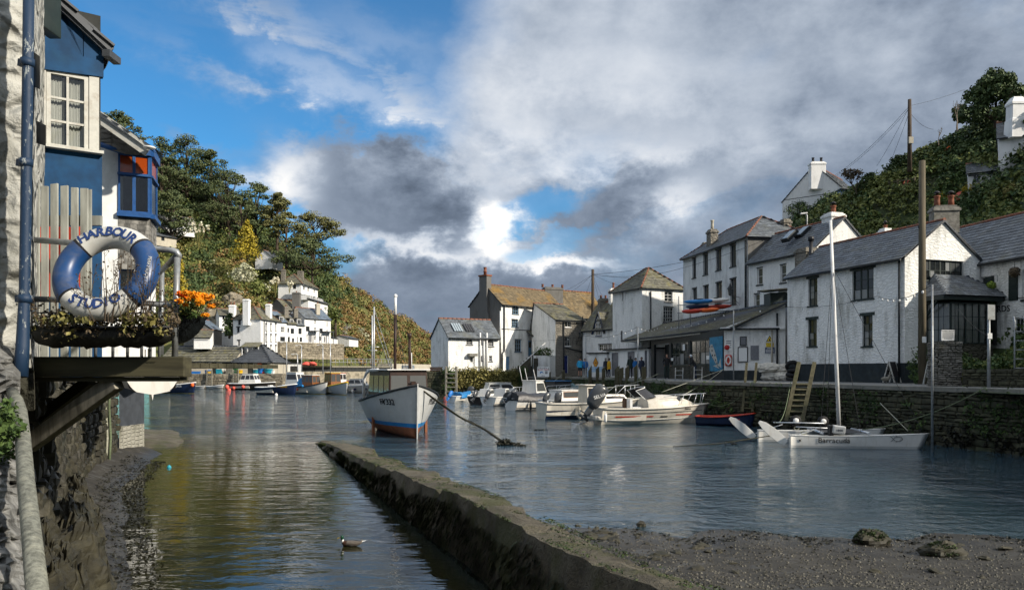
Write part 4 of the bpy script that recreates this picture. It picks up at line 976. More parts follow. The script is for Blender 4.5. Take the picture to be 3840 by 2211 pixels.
chimney(add_part(d_,empty('chimney_stack')),GX(2262,77),.9,.8,7.5,9.7,'rubble_grey',2,.2,ph=.35); chimney(add_part(d_,empty('chimney_stack')),GX(2300,76),.8,.7,7.5,10.6,'white_rubble',1,.2,ph=.6)

# central cottages
def mk_g():
 r,f,_ = house('gabled_house','tall white house with lichen orange roof and grey cement gable',(-1.1,78),(5.6,85),4.65,2.65,9.4,'white_rubble',rise=2.05,slate='slate_orange',course=.26,sw=.34,side_mat='l',gable_wall='cement_render',nind=0,ridge='ridge_red',
  fronts=[dict(rect=q,nx=n,nz=3,frame='pale_blue_paint',sill='black_paint',lintel='black_paint',lh=.04,lo=.03) for q,n in (((1920,1142,1945,1177),3),((1995,1152,2012,1196),2),((1918,1197,1943,1226),3),((1993,1206,2013,1243),3),((1930,1272,1955,1319),3))] + [dict(kind='door',rect=(1981,1275,1998,1336),m='door_blue',glass=True),dict(kind='door',rect=(1897,1335,1912,1388),m='door_blue')])
 g = f['l']; c = (g.A + g.B) / 2; mb = MB(); L = g.L
 for (z0,z1,w) in ((2.4,8.6,1.5),(8.6,9.8,1.25),(9.8,12.3,1.1)): g.box(mb,L / 2 - w / 2,L / 2 + w / 2,z0,z1,-.35,.32)
 k_ = mb.build('chimney_breast',MAT['cement_render']); add_part(r,k_)
 mb = MB(); p = g.pt(L / 2,12.3,0); g.box(mb,L / 2 - .62,L / 2 + .62,12.3,12.45,-.42,.40); mb.lathe(p + Vector((0,0,.15)),[(.16,0),(.15,.3),(.2,.32),(.2,.4),(.14,.42),(.16,.75),(.2,.8)],10); mb.build('chimney_pot',MAT['terracotta'],k_)
 fc = f['f']; pipe(r,[fc.pt(.35,9.2,.12),fc.pt(.35,4.6,.12),fc.pt(.05,4.3,.12),fc.pt(.05,2.6,.12)],.07); pipe(r,[fc.pt(-.15,8.6,.05),fc.pt(-.15,5.4,.05)],.09,'white_paint')
 mb = MB(); uu = fc.hit(2005,1255)[0]; rf = add_part(r,empty('porch_roof')); roof_slope(rf,fc.pt(uu - 1.4,6.15,.95),fc.pt(uu + 1.5,6.15,.95),fc.pt(uu + 1.4,6.75,.02),fc.pt(uu - 1.3,6.75,.02),'slate_moss',.22,.32)
 mb = MB(); fc.box(mb,0,fc.L * .55,6.78,6.84,0,.05); add_part(r,mb.build('drip_moulding',MAT['black_paint']))
 return r
mk_g()
k1,kf,_ = house('stone_cottage','bare stone cottage with blue door and white side wall',GX(2083,76),GX(2192,77.5),5.0,QZ,7.6,'rubble_grey',rise=1.9,ridge_shift=.9,slate='slate_moss',course=.26,sw=.36,side_mat='l',gable_wall='white_rubble',
 fronts=[dict(rect=(2119,1201,2141,1226),nx=2,nz=2,frame='white_paint',sill='white_paint'),dict(rect=(2160,1200,2169,1218),nx=1,nz=1,frame='white_paint'),dict(rect=(2119,1263,2139,1297),nx=2,nz=2,frame='white_frame',sill='white_paint'),dict(kind='door',rect=(2113,1331,2131,1398),m='door_navy')])
fc = kf['f']; lantern(fc,2161,1250,'black lantern on the bare stone cottage'); pipe(k1,[fc.pt(.9,7.4,.1),fc.pt(.9,4.2,.1),fc.pt(.9,2.2,.1)],.06); pipe(k1,[fc.pt(.9,4.9,.1),fc.pt(fc.L,4.4,.1)],.06); pipe(k1,[fc.pt(fc.L - .3,8.0,.1),fc.pt(fc.L - .3,2.1,.1)],.06)
nb,nf,_ = house('rear_house','mossy roofed house behind with broad chimney stack',GX(2100,88),GX(2270,92),5,QZ,8.9,'cement_render',rise=3.1,slate='slate_orange',course=.3,sw=.4)
chimney(add_part(nb,empty('chimney_stack')),GX(2072,87),2.2,.9,8.5,11.9,'cement_render',3,.35,pot='terracotta',ph=.35,pr=.14)
c1,cf,_ = house('white_cottage','small white cottage with slate roof lights and a pale front door',GX(1681,72),GX(1872,74.5),4.3,2.65,5.77,'white_rubble',rise=1.75,slate='slate',course=.22,sw=.34,nind=150,
 fronts=[dict(rect=q,nx=n,nz=3,frame='white_paint',sill='black_paint') for q,n in (((1749,1265,1772,1292),3),((1827,1270,1851,1298),4),((1798,1268,1808,1290),1),((1797,1333,1810,1352),2),((1834,1333,1846,1354),1))] + [dict(kind='door',rect=(1761,1336,1780,1382),m='white_paint',glass=True)])
fc = cf['f']
for px in (1799,1813,1824): uu = fc.hit(px,1300)[0]; pipe(c1,[fc.pt(uu,6.2 if px != 1813 else 5.4,.12),fc.pt(uu,2.6,.12)],.07,'white_paint')
mb = MB(); a,b,c,d = fc.rect((1753,1325,1783,1335)); fc.box(mb,a,b,c,d,0,.5); add_part(c1,mb.build('door_hood',MAT['concrete']))
n = Vector((fc.n.x,fc.n.y,0)); sl = 1.75 / 2.15; upv = (-n + Vector((0,0,sl))).normalized(); dv = Vector((fc.d.x,fc.d.y,0)); nn = dv.cross(upv); nn = nn if nn.z > 0 else -nn
for i in range(8):
 uu = .55 + i * .24 + (.3 if i > 3 else 0); p = fc.pt(uu + .35,5.84 + .42,-.42) + nn * .06; mb = MB(); mb.hexa([p + dv * (a * .085) + upv * b + nn * c for a in (-1,1) for b in (0,1.25) for c in (0,.05)]); add_part(c1,mb.build('roof_light',MAT['roof_glass' if i < 4 else 'windscreen']))

# houses on the hill
h1,hf,_ = house('hill_house','plain white gable house standing high on the hill',GX(2934,83),GX(3180,78.6),9,12.5,20.75,'smooth_white',roof='gable_front',rise=3.4,slate='slate',course=.4,sw=.5,over=.12,plinth=None)
chimney(add_part(h1,empty('chimney_stack')),GX(3064,80.6),1.55,.8,21.5,24.3,'smooth_white',2,0,pot='black_metal',ph=.5,pr=.14)
fc = hf['f']; mb = MB(); fc.box(mb,0.05,fc.L - .05,20.9,20.95,0,.03); add_part(h1,mb.build('drip_moulding',MAT['black_paint']))
h2,h2f,_ = house('upper_cottage','white cottage on the hillside with tapering white chimney',GX(3744,55),GX(3990,53),4.5,14.5,19.2,'smooth_white',rise=1.6,slate='slate',course=.26,sw=.36,fronts=[dict(rect=(3822,605,3862,660),nx=2,nz=2,frame='dark_green_paint')])
mb = MB(); c = GX(3811,54.5); mb.smooth = False
mb.ring_loft([[Vector((c.x + sx * w,c.y + sy * w * .8,z)) for sx,sy in ((-1,-1),(1,-1),(1,1),(-1,1))] for w,z in ((.62,19.0),(.55,20.3),(.50,20.35),(.48,21.3),(.55,21.35),(.55,21.5),(.3,21.9))],True,True,True); add_part(h2,mb.build('chimney',MAT['smooth_white']))
h3,h3f,_ = house('lean_to','low white lean-to with slate roof and green door beside the hillside cottage',GX(3630,55.5),GX(3742,54.6),3.0,14.6,16.75,'smooth_white',rise=1.3,ridge_shift=.95,slate='slate',course=.24,sw=.34,fronts=[dict(rect=(3650,652,3673,679),nx=2,nz=2,frame='white_paint',sill='black_paint'),dict(kind='door',rect=(3722,640,3742,700),m='dark_green_paint')])

# ------------------------------------------------------------------ the boat shed
def boat_shed():
 A,B,C = Vector((11.2,62)),Vector((12.95,47)),Vector((16.2,45.6)); f,g = Fac(A,B),Fac(B,C)
 root = empty('boat_shed',(B.x,B.y,QZ),0,'open fronted boat shed with sloping mossy slate roof','shed')
 z1 = 4.85; w1,w2,dr = f.rect((2516,1277,2579,1397)),f.rect((2588,1267,2662,1397)),f.rect((2452,1290,2509,1418))
 w1,w2,dr = [(a,b,(2.95 if i < 2 else QZ),4.65) for i,(a,b,c,d) in enumerate((w1,w2,dr))]
 mb = MB(); wall_cells(mb,f,QZ - .3,z1 + .3,[w1,w2,dr],.2); o = mb.build('front_wall',MAT['black_paint']); add_part(root,o)
 mb = MB(); f.box(mb,w1[0] - .2,w2[1] + .2,QZ,2.93,.0,.06); add_part(root,mb.build('brick_base',MAT['rubble_dark']))
 for w,n in ((w1,4),(w2,4)): add_part(root,window(root,f,w,nx=n,nz=2,frame='dark_green_paint',pane='pane_dark',fw=.09,bw=.05,inset=.05,split=True,name='shop_window'))
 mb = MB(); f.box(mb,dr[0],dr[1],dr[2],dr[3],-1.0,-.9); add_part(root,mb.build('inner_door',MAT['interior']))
 mb = MB(); wall_cells(mb,g,QZ - .3,5.2,[],.1); q = g.L; mb.poly([g.pt(0,5.2),g.pt(q,5.2),g.pt(q,6.5)]); add_part(root,mb.build('end_wall',MAT['white_brick']))
 mb = MB(); g.box(mb,-.02,q,QZ - .2,2.6,0,.03); add_part(root,mb.build('plinth',MAT['plinth_black']))
 mb = MB(); g.box(mb,-.2,q,5.05,5.22,0,.22); add_part(root,mb.build('fascia',MAT['white_paint'])); mb = MB(); mb.tube([g.pt(-.3,5.1,.28),g.pt(q - .3,5.06,.28)],.06,6); add_part(root,mb.build('gutter',MAT['black_paint']))
 pipe(root,[g.pt(q - .45,6.0,.1),g.pt(q - .45,QZ,.1)],.06); pipe(root,[g.pt(q - .75,5.0,.08),g.pt(q - .75,QZ,.08)],.05,'cream')
 rf = add_part(root,empty('roof')); e0,e1 = Vector((9.5,66.6,5.2)),Vector((12.1,46.0,5.2)); t0,t1 = Vector((13.0,68,6.62)),Vector((16.25,45.2,6.62))
 e1 = Vector((GX(2752,46.3).x,46.3,5.2)); roof_slope(rf,e0,e1,t1,t0,'slate_moss',.26,.36,150,.02)
 mb = MB(); mb.bar(e0 + Vector((.05,0,-.1)),e1 + Vector((.05,0,-.1)),.05,.2); mb.build('fascia_board',MAT['white_frame'],rf)
 mb = MB(); mb.tube([e0 + Vector((-.05,0,-.06)),e1 + Vector((-.05,0,-.06))],.055,6); mb.build('gutter',MAT['black_paint'],rf)
 mb = MB(); mb.quad(e0 + Vector((.1,0,-.2)),e1 + Vector((.1,0,-.2)),f.pt(f.L,5.0,0),f.pt(-3,5.0,0)); mb.build('soffit',MAT['white_frame'],rf)
 ridge_line(rf,t0 + Vector((0,0,.06)),t1 + Vector((0,0,.06)),'slate_dark')
 a,b,c,d = f.rect((2664,1262,2712,1386)); mb = MB(); f.box(mb,a,b,2.55,4.7,.03,.06); k_ = add_part(root,mb.build('mural_panel',MAT['mural_blue']))
 u0 = (a + b) / 2; L = (b - a); n_ = MB(); spine = [(-.32,4.25,.10),(-.36,4.1,.24),(-.27,3.85,.30),(-.14,3.55,.27),(0.0,3.25,.19),(.1,3.02,.11),(.16,2.88,.08)]
 n_.smooth = False; n_.ring_loft([[f.pt(u0 + (x - w * .6) * L,z - w * .15,.075),f.pt(u0 + (x + w * .6) * L,z + w * .15,.075)] for x,z,w in spine],False); n_.poly([f.pt(u0 + .12 * L,2.95,.075),f.pt(u0 + .45 * L,2.75,.075),f.pt(u0 + .38 * L,3.35,.075),f.pt(u0 + .25 * L,3.0,.075)]); n_.poly([f.pt(u0 + .12 * L,2.95,.075),f.pt(u0 - .2 * L,2.9,.075),f.pt(u0 + .3 * L,2.7,.075)]); n_.build('fish',MAT['white_frame'],k_)
 n_ = MB()
 for i,(x,z,w) in enumerate(spine[1:]):
  for j in (-1,0,1):
   if (i + j) % 2: uu = u0 + (x + j * w * .36) * L; f.box(n_,uu - w * .14 * L,uu + w * .14 * L,z - .06,z + .06,.078,.084)
 n_.build('fish_scales',MAT['plinth_black'],k_)
 for i,(px,py,w,h,m_,l_) in enumerate(((2550,1375,.5,.9,'blue_plastic','blue crate'),(2571,1372,.45,1.0,'beam_wood','wooden chest'))): pass
 for (x0,y0,x1,y1) in ((2559,1290,2568,1313),(2516,1341,2524,1352),(2648,1333,2659,1347)):
  a,b,c,d = f.rect((x0,y0,x1,y1)); mb = MB(); f.box(mb,a,b,c,d,-.02,-.01); add_part(root,mb.build('notice',MAT['sign_white']))
 def board(x0,y0,x1,y1,m_,fr=None,nm='notice_board'):
  a,b,c,d = g.rect((x0,y0,x1,y1)); mb = MB(); g.box(mb,a,b,c,d,.02,.05); o = add_part(root,mb.build(nm,MAT[m_]))
  if fr:
   mb = MB(); w = .05
   for (p,q_,r_,s) in ((a - w,a,c - w,d + w),(b,b + w,c - w,d + w),(a,b,c - w,c),(a,b,d,d + w)): g.box(mb,p,q_,r_,s,.02,.07)
   mb.build('board_frame',MAT[fr],o)
  return o,(a,b,c,d)
 board(2770,1303,2802,1354,'sign_white','black_paint'); board(2815,1295,2846,1349,'door_grey'); board(2778,1264,2797,1293,'door_grey','black_paint')
 o,(a,b,c,d) = board(2871,1256,2902,1283,'sign_white',None,'warning_sign'); m_ = (a + b) / 2; w = (b - a) * .38; h = d - c
 mb = MB(); mb.poly([g.pt(m_ - w - .03,c + h * .08,.055),g.pt(m_ + w + .03,c + h * .08,.055),g.pt(m_,d - h * .02,.055)]); mb.build('warning_triangle',MAT['ink'],o)
 mb = MB(); mb.poly([g.pt(m_ - w * .75,c + h * .17,.06),g.pt(m_ + w * .75,c + h * .17,.06),g.pt(m_,d - h * .18,.06)]); mb.build('warning_face',MAT['sign_yellow'],o)
 mb = MB(); mb.poly([g.pt(m_ - w * .28,c + h * .22,.064),g.pt(m_ + w * .32,c + h * .22,.064),g.pt(m_ + w * .2,c + h * .42,.064),g.pt(m_ - w * .05,c + h * .55,.064),g.pt(m_ - w * .2,c + h * .4,.064)]); mb.build('warning_figure',MAT['ink'],o)
 o,(a,b,c,d) = board(2873,1285,2901,1300,'sign_yellow',None,'caution_sign'); text('Caution',(d - c) * .55,'ink',o,fac_M(g,(a + b) / 2,lerp(c,d,.68),.055),.001); text('slippery surface',(d - c) * .2,'ink',o,fac_M(g,(a + b) / 2,lerp(c,d,.25),.055),.001)
 o,(a,b,c,d) = board(2869,1302,2905,1324,'sign_navy',None,'information_sign')
 for i in range(4): mb = MB(); w = (b - a) * (.3 if i == 0 else .42); zc = lerp(d,c,.15 + i * .24); g.box(mb,(a + b) / 2 - w,(a + b) / 2 + w,zc - .015,zc + .015,.052,.056); mb.build('text_line',MAT['sign_white'],o)
 o,(a,b,c,d) = board(2719,1274,2746,1313,'sign_white',None,'safety_sign'); mb = MB(); mb.lathe(g.pt(a + .12,c + .18,.052),[(.02,0),(.16,.001),(.16,.01),(.02,.011)],16,True,(g.n.x,g.n.y,0)); mb.build('ring_symbol',MAT['ink_red'],o)
 for i in range(4): mb = MB(); zc = lerp(d,c,.12 + i * .2); g.box(mb,a + (.3 if i > 1 else .06),b - .05,zc - .02,zc + .02,.052,.056); mb.build('text_line',MAT['ink'],o)
 a,b,c,d = g.rect((2721,1330,2745,1372)); lb = empty('lifebuoy_case',g.pt((a + b) / 2,c,.03),0,'red lifebuoy housing with white ring on the shed wall','lifebuoy')
 mb = MB(); g.box(mb,a,b,c,d,.03,.18); o = mb.build('housing',MAT['red_paint'],lb,bevel=.05); o.matrix_parent_inverse = Matrix.Translation(-lb.location)
 mb = MB(); cc = g.pt((a + b) / 2,(c + d) / 2,.19); X = Vector((g.d.x,g.d.y,0)); N = Vector((g.n.x,g.n.y,0)); mb.tube([cc + X * math.cos(t) * .13 + Vector((0,0,.24)) * math.sin(t) + N * .0 for t in [i * math.pi / 8 for i in range(17)]],.05,6); o = mb.build('ring',MAT['white_paint'],lb); o.matrix_parent_inverse = Matrix.Translation(-lb.location)
 return root,f,g
SHED,SF,SG = boat_shed()
# lean-to roof light box between shed and long house
mb = MB(); a = GX(2895,47.0); mb.box2((a.x - .1,47.0,6.5),(a.x + 1.2,48.2,7.35)); add_part(SHED,mb.build('roof_hatch',MAT['dark_green_paint']))
rfh = add_part(SHED,empty('hatch_roof')); roof_slope(rfh,Vector((a.x - .6,46.4,7.35)),Vector((a.x + 1.3,46.4,7.55)),Vector((a.x + 1.3,48.6,7.75)),Vector((a.x - .4,48.6,7.6)),'slate_moss',.25,.3)
# ------------------------------------------------------------------ the far side of the harbour
def facade_px(p0,Y0,p1,Y1): return GX(p0,Y0),GX(p1,Y1)
FW = dict(frame='black_paint',pane='pane_dark',fw=.06,bw=.04,inset=.12)
WW = dict(frame='white_paint',pane='pane_grey',fw=.08,bw=.05,inset=.12)
z1,z1f,_ = house('tall_white_house','tall white harbour house four storeys high with narrow windows down its side',(-39.2,120),(-38.2,126.6),4.6,QZ,10.6,'white_far',roof='hip',rise=2.1,hip=2.2,slate='slate_moss',course=.35,sw=.45,
 fronts=[dict(rect=(x - 3,y0,x + 3,y1),nx=1,nz=2,lintel='black_paint',sill='black_paint',lh=.15,lo=.06,**WW) for x in (998,1016,1034) for y0,y1 in ((1214,1241),(1254,1281),(1295,1323),(1336,1360))],
 side0=[dict(rect=q,nx=2,nz=2,lintel='black_paint',sill='white_paint',**FW) for q in ((893,1200,903,1218),(889,1227,898,1246),(892,1276,899,1297))])
chimney(add_part(z1,empty('chimney_stack')),GX(925,119.9),.95,.8,9.6,13.6,'white_far',0,-.1)
chimney(add_part(z1,empty('chimney_stack')),GX(1008,124),.8,.8,10.5,13.2,'white_far',1,-.1,ph=.3)
pipe(z1,[z1f['f'].pt(1.0,10.4,.1),z1f['f'].pt(1.0,2.2,.1)],.06); pipe(z1,[z1f['f'].pt(1.9,10.4,.1),z1f['f'].pt(1.9,2.2,.1)],.05,'door_grey')
bal = add_part(z1,empty('porch')); f = z1f['l']; mb = MB(); u0 = f.hit(920,1300)[0]; u1 = f.hit(985,1300)[0]; mb.hexa([f.pt(u,z,o) for u in (u0,u1) for o in (0,1.4) for z in ((6.9 if o == 0 else 6.2),(7.0 if o == 0 else 6.3))]); mb.build('porch_roof',MAT['slate_moss'],bal)
mb = MB(); f.box(mb,u0,u1,4.2,5.0,0,1.3); mb.build('balcony',MAT['white_far'],bal)
for i in range(4): mb = MB(); uu = lerp(u0 + .1,u1 - .1,i / 3); f.box(mb,uu - .06,uu + .06,5.0,6.3,1.15,1.27); mb.build('post',MAT['white_paint'],bal)

def rowY(px): return lerp(127.0,136.0,(px - 1049) / 189.0)
ROW = [('terrace_house','white terraced house joined to the tall harbour house, blue slate roof',1049,1076,1207,'slate_blue',[((1053,1225,1067,1246),2),((1050.6,1262,1069,1279),4)],None,(1052,1186,1066,1208)),
       ('terrace_house','white terraced house with a dark door and brown dormer, second in the row',1076,1112,1214,'slate_moss',[((1090,1231,1103,1251),2),((1078,1229,1084,1246),1),((1095,1267,1103,1282),2)],(1079,1262,1088,1285),(1091,1196,1104,1215)),
       ('terrace_house','white terraced house with a boxy grey dormer, third in the row',1112,1142,1219,'slate',[((1119,1230,1131,1252),2),((1124,1264,1133,1281),2)],(1113,1262,1118,1284),(1118,1196,1133,1216)),
       ('terrace_house','tall white terraced house with white gothic windows and a porch',1142,1195,1194,'slate',[((1143.5,1195,1152,1212),2),((1147,1223,1161,1242),4),((1178,1198,1185,1215),2),((1178,1227,1185,1247),2),((1149,1255,1153,1272),1),((1178,1260,1186,1274),2)],(1158,1255,1170,1283),None),
       ('terrace_house','white end terraced house with black windows and blue grey roof',1195,1240,1197,'slate_blue',[((1198,1198,1209,1217),1),((1198,1231,1210,1249),2),((1196.5,1261,1204,1277),1),((1225,1205,1228,1225),1),((1225,1234,1228,1253),1)],(1214,1262,1221,1283),None)]
for nm,lab,a,b,ey,sl,wins,dr,dm in ROW:
 A,B = GX(a,rowY(a)),GX(b,rowY(b)); Ym = rowY((a + b) / 2); ze = HC + (HZ - ey) / F * Ym
 wh = 'dark' if b in (1112,1142,1240) else 'w'
 ops = [dict(rect=q,nx=n,nz=2,**(FW if wh == 'dark' or n > 3 else WW)) for q,n in wins if q[1] > ey + 1]
 if dr: ops.append(dict(kind='door',rect=dr,m='interior' if b == 1112 else 'door_grey'))
 r,ff,_ = house(nm,lab,A,B,5.0,7.2,ze,'white_far',rise=1.9,slate=sl,course=.35,sw=.45,over=.15,fronts=ops); r['group'] = 'white terrace above the harbour'
 if dm:
  f = ff['f']; u0,u1,c,d = f.rect(dm); dr_ = add_part(r,empty('dormer')); mb = MB(); f.box(mb,u0 - .08,u1 + .08,ze - .1,d + .1,-2.2,-.35); mb.build('dormer_cheek',MAT['slate_dark' if b != 1142 else 'door_grey'],dr_)
  window(dr_,f,(u0,u1,ze + .05,d),2,1,'white_paint','pane_dark',inset=.25,fw=.08); mb = MB(); f.box(mb,u0 - .2,u1 + .2,d + .1,d + .2,-2.4,-.15); mb.build('dormer_roof',MAT['slate_moss'],dr_)
 if b in (1076,1112,1195): chimney(add_part(r,empty('chimney_stack')),GX(b - 4,Ym + 2.4),.7,.6,ze + .8,ze + 2.7,'rubble_grey' if b != 1195 else 'cream',1,.7,ph=.3)
 if b in (1195,1240):
  f = ff['f']; uu = f.L * (.55 if b == 1195 else .6); mb = MB(); f.box(mb,uu - .9,uu + .9,9.3,9.42,0,1.2); f.box(mb,uu - .8,uu - .7,7.2,9.3,1.0,1.1); f.box(mb,uu + .7,uu + .8,7.2,9.3,1.0,1.1); add_part(r,mb.build('porch',MAT['slate_dark']))
l1,l1f,_ = house('back_house','white house with two orange chimney pots behind the tall harbour house',GX(822,126),GX(900,127.5),5,7,11.65,'white_far',rise=1.2,slate='slate_moss',course=.35,sw=.45,fronts=[dict(rect=(834,1183,842,1198),nx=1,nz=1,**FW),dict(rect=(842,1248,853,1261),nx=1,nz=1,**FW)])
chimney(add_part(l1,empty('chimney_stack')),GX(872,127),.95,.9,11.4,13.3,'white_far',2,0,ph=.55,pr=.13)
l2,_,_ = house('slate_house','grey slate hung building with a blue grey roof on the bank',GX(790,121),GX(832,126),4.2,6.4,9.2,'slate_hung',rise=1.5,slate='slate_blue',course=.35,sw=.45)
l3,_,_ = house('annex','small white annex below the grey slate building',GX(727,118.4),GX(788,118.8),2.4,6.2,7.7,'white_far',rise=1.2,ridge_shift=.95,slate='slate_moss',course=.35,sw=.45)
# fish sheds on the far quay
s1,s1f,_ = house('fish_shed','long cream fish shed with mossy corrugated roof on the far quay',GX(600,117),GX(876,116.6),8,QZ,4.05,'cream',rise=2.3,slate='slate_moss',course=.8,sw=.3,ridge='slate_dark',over=.3,
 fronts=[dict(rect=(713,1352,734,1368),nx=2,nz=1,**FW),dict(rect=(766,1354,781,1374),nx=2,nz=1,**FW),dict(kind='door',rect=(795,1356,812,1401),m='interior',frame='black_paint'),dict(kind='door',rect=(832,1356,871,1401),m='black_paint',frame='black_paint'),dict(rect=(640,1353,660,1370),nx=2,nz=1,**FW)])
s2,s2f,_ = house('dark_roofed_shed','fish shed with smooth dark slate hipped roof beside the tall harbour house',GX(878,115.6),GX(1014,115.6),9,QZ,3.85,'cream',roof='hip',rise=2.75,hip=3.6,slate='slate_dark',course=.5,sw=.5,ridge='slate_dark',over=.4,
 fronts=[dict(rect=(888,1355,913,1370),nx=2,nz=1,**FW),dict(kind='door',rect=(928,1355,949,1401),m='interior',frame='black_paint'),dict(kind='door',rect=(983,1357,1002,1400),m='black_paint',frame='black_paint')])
f = s2f['f']; uu,zz = f.hit(974.5,1366); mb = MB(); mb.lathe(f.pt(uu,zz,.02),[(.28,0),(.36,.08),(.30,.2),(.05,.24)],14,True,(f.n.x,f.n.y,0)); tag(mb.build('wall_float',MAT['orange_plastic']),'big orange float hung on the wall of the dark roofed shed','buoy')

# far quay and pier
def far_quay():
 mb = MB(); a,b = GX(560,110),GX(1060,110.5); c = GX(1075,128); d = GX(560,128)
 mb.add([(a.x,a.y,2.12),(b.x,b.y,2.12),(c.x,c.y,2.12),(d.x,d.y,2.12),(a.x,a.y,-1.5),(b.x,b.y,-1.5),(c.x,c.y,-1.5),(d.x,d.y,-1.5)],((0,1,2,3),(0,4,5,1),(1,5,6,2),(3,2,6,7),(0,3,7,4)))
 o = mb.build('far_quay',MAT['concrete']); tag(o,kind='structure'); stone_courses(o,[seg(a,b),seg(b,c)],-.3,2.1,.75,.32,MAT['stone_far'],120,.10)
 mb = MB(); a,b = GX(1050,124),GX(1420,140); c,d = GX(1440,190),GX(1080,150)
 mb.add([(a.x,a.y,2.4),(b.x,b.y,2.4),(c.x,c.y,2.4),(d.x,d.y,2.4),(a.x,a.y,-1.5),(b.x,b.y,-1.5),(c.x,c.y,-1.5),(d.x,d.y,-1.5)],((0,1,2,3),(0,4,5,1),(1,5,6,2),(3,2,6,7),(0,3,7,4)))
 o = mb.build('slipway',MAT['stone_far']); tag(o,kind='structure')
far_quay()
def pier():
 root = empty('pier',(*GX(1060,131),0),0,'dark timber faced pier with metal railings across the harbour mouth','pier'); A,B = GX(1080,132),GX(1470,150); f = Fac(A,B); n = 26
 for i in range(n):
  mb = MB(); u0,u1 = f.L * i / n,f.L * (i + 1) / n; f.box(mb,u0 + .02,u1 - .02,-1,3.15,-3,rnd.uniform(-.05,.05)); add_part(root,mb.build('pier_panel',MAT['black_paint']))
 mb = MB(); f.box(mb,-.2,f.L + .2,3.15,3.4,-3.2,.2); add_part(root,mb.build('pier_deck',MAT['oak_grey']))
 for i in range(27): uu = f.L * i / 26; pipe(root,[f.pt(uu,3.4,0),f.pt(uu,4.75,0)],.05,'galvanised','railing_post')
 for z in (4.1,4.75): pipe(root,[f.pt(0,z,0),f.pt(f.L,z,0)],.05,'galvanised','rail')
 A,B = GX(1470,150),GX(1640,175); f = Fac(A,B); mb = MB(); f.box(mb,0,f.L,-1.4,3.9,-3,0); w = mb.build('pier_wall',MAT['cream']); add_part(root,w)
 A,B = GX(1500,105),GX(1600,98); f = Fac(A,B); mb = MB(); f.box(mb,-3,f.L + 4,-1.4,2.3,-5,0); p2 = tag(mb.build('inner_pier',MAT['rubble_grey']),'stone inner pier end beside the white cottage','pier')
 bench = empty('blue_bench',f.pt(1,2.3,-.6),0,'long pale blue slatted bench on the inner pier','bench')
 for z in (2.75,2.95,3.15): mb = MB(); f.box(mb,-.5,3.4,z,z + .13,-.5,-.44); o = mb.build('slat',MAT['pale_blue_paint'],bench); o.matrix_parent_inverse = Matrix.Translation(-bench.location)
 for uu in (-.4,1.4,3.3): mb = MB(); f.box(mb,uu - .05,uu + .05,2.3,3.2,-.62,-.5); o = mb.build('leg',MAT['concrete'],bench); o.matrix_parent_inverse = Matrix.Translation(-bench.location)
pier()
k1_,kf_,_ = house('boat_store','low flat grey boat store with dark opening by the pier',GX(1056,126),GX(1132,127),4,QZ,3.75,'grey_render',roof='flat',over=.2,fronts=[dict(kind='door',rect=(1088,1372,1116,1399),m='interior',frame='black_paint')])
# villa on the slope
v1,v1f,_ = house('villa','white villa with hipped grey roof and verandah high on the slope',(-41.1,150),(-40.4,160),4.6,16.6,19.5,'white_far',roof='hip',rise=2.1,hip=2.2,slate='slate_moss',course=.35,sw=.45,over=.4,
 fronts=[dict(rect=q,nx=2,nz=1,**WW) for q in ((1136,1069,1145,1088),(1153,1074,1160,1093),(1176,1082,1182,1099))],side0=[dict(rect=(1098,1066,1110,1083),nx=3,nz=1,**FW)])
f = Fac((-39.5,149.2),(-38.7,161.5)); base = add_part(v1,empty('verandah')); mb = MB(); vo = [f.rect(q) for q in ((1150,1106,1155,1124),(1157,1107,1163,1126),(1166,1109,1172,1128),(1175,1111,1184,1132),(1189,1115,1195,1134),(1198,1118,1204,1138),(1207,1121,1212,1141))]
wall_cells(mb,f,9.5,16.4,vo,1.2); f2 = Fac((-44.5,149.5),(-39.5,149.2)); wall_cells(mb,f2,9.5,16.4,[],.1); mb.build('verandah_wall',MAT['white_far'],base)
mb = MB(); f.box(mb,0,f.L,10,16.4,-1.6,-1.4); mb.build('verandah_back',MAT['interior'],base)
rf = empty('verandah_roof'); rf.parent = base; roof_slope(rf,f.pt(-.4,16.4,.4),f.pt(f.L + .3,16.4,.4),f.pt(f.L - .8,17.4,-1.3),f.pt(.8,17.4,-1.3),'slate',.35,.45); roof_slope(rf,f2.pt(0,16.4,.5),f2.pt(f2.L + .3,16.4,.5),f2.pt(f2.L - 1,17.4,-.6),f2.pt(.2,17.4,-.6),'slate',.35,.45)
chimney(add_part(v1,empty('chimney_stack')),GX(1063,151),.8,.8,16,22.3,'rubble_grey',1,0,ph=.4); chimney(add_part(v1,empty('chimney_stack')),GX(1127,154),1.1,.9,19.5,22.4,'rubble_grey',0,0)
g1,g1f,_ = house('stone_hill_house','grey stone house with red ridge tiles just above the terrace',GX(1076,139),GX(1146,144),4.5,8.5,13.6,'cement_render',rise=1.9,slate='slate_moss',course=.4,sw=.5); chimney(add_part(g1,empty('chimney_stack')),GX(1112,141),1.4,.9,13.5,16.8,'cement_render',1,0,ph=.3)
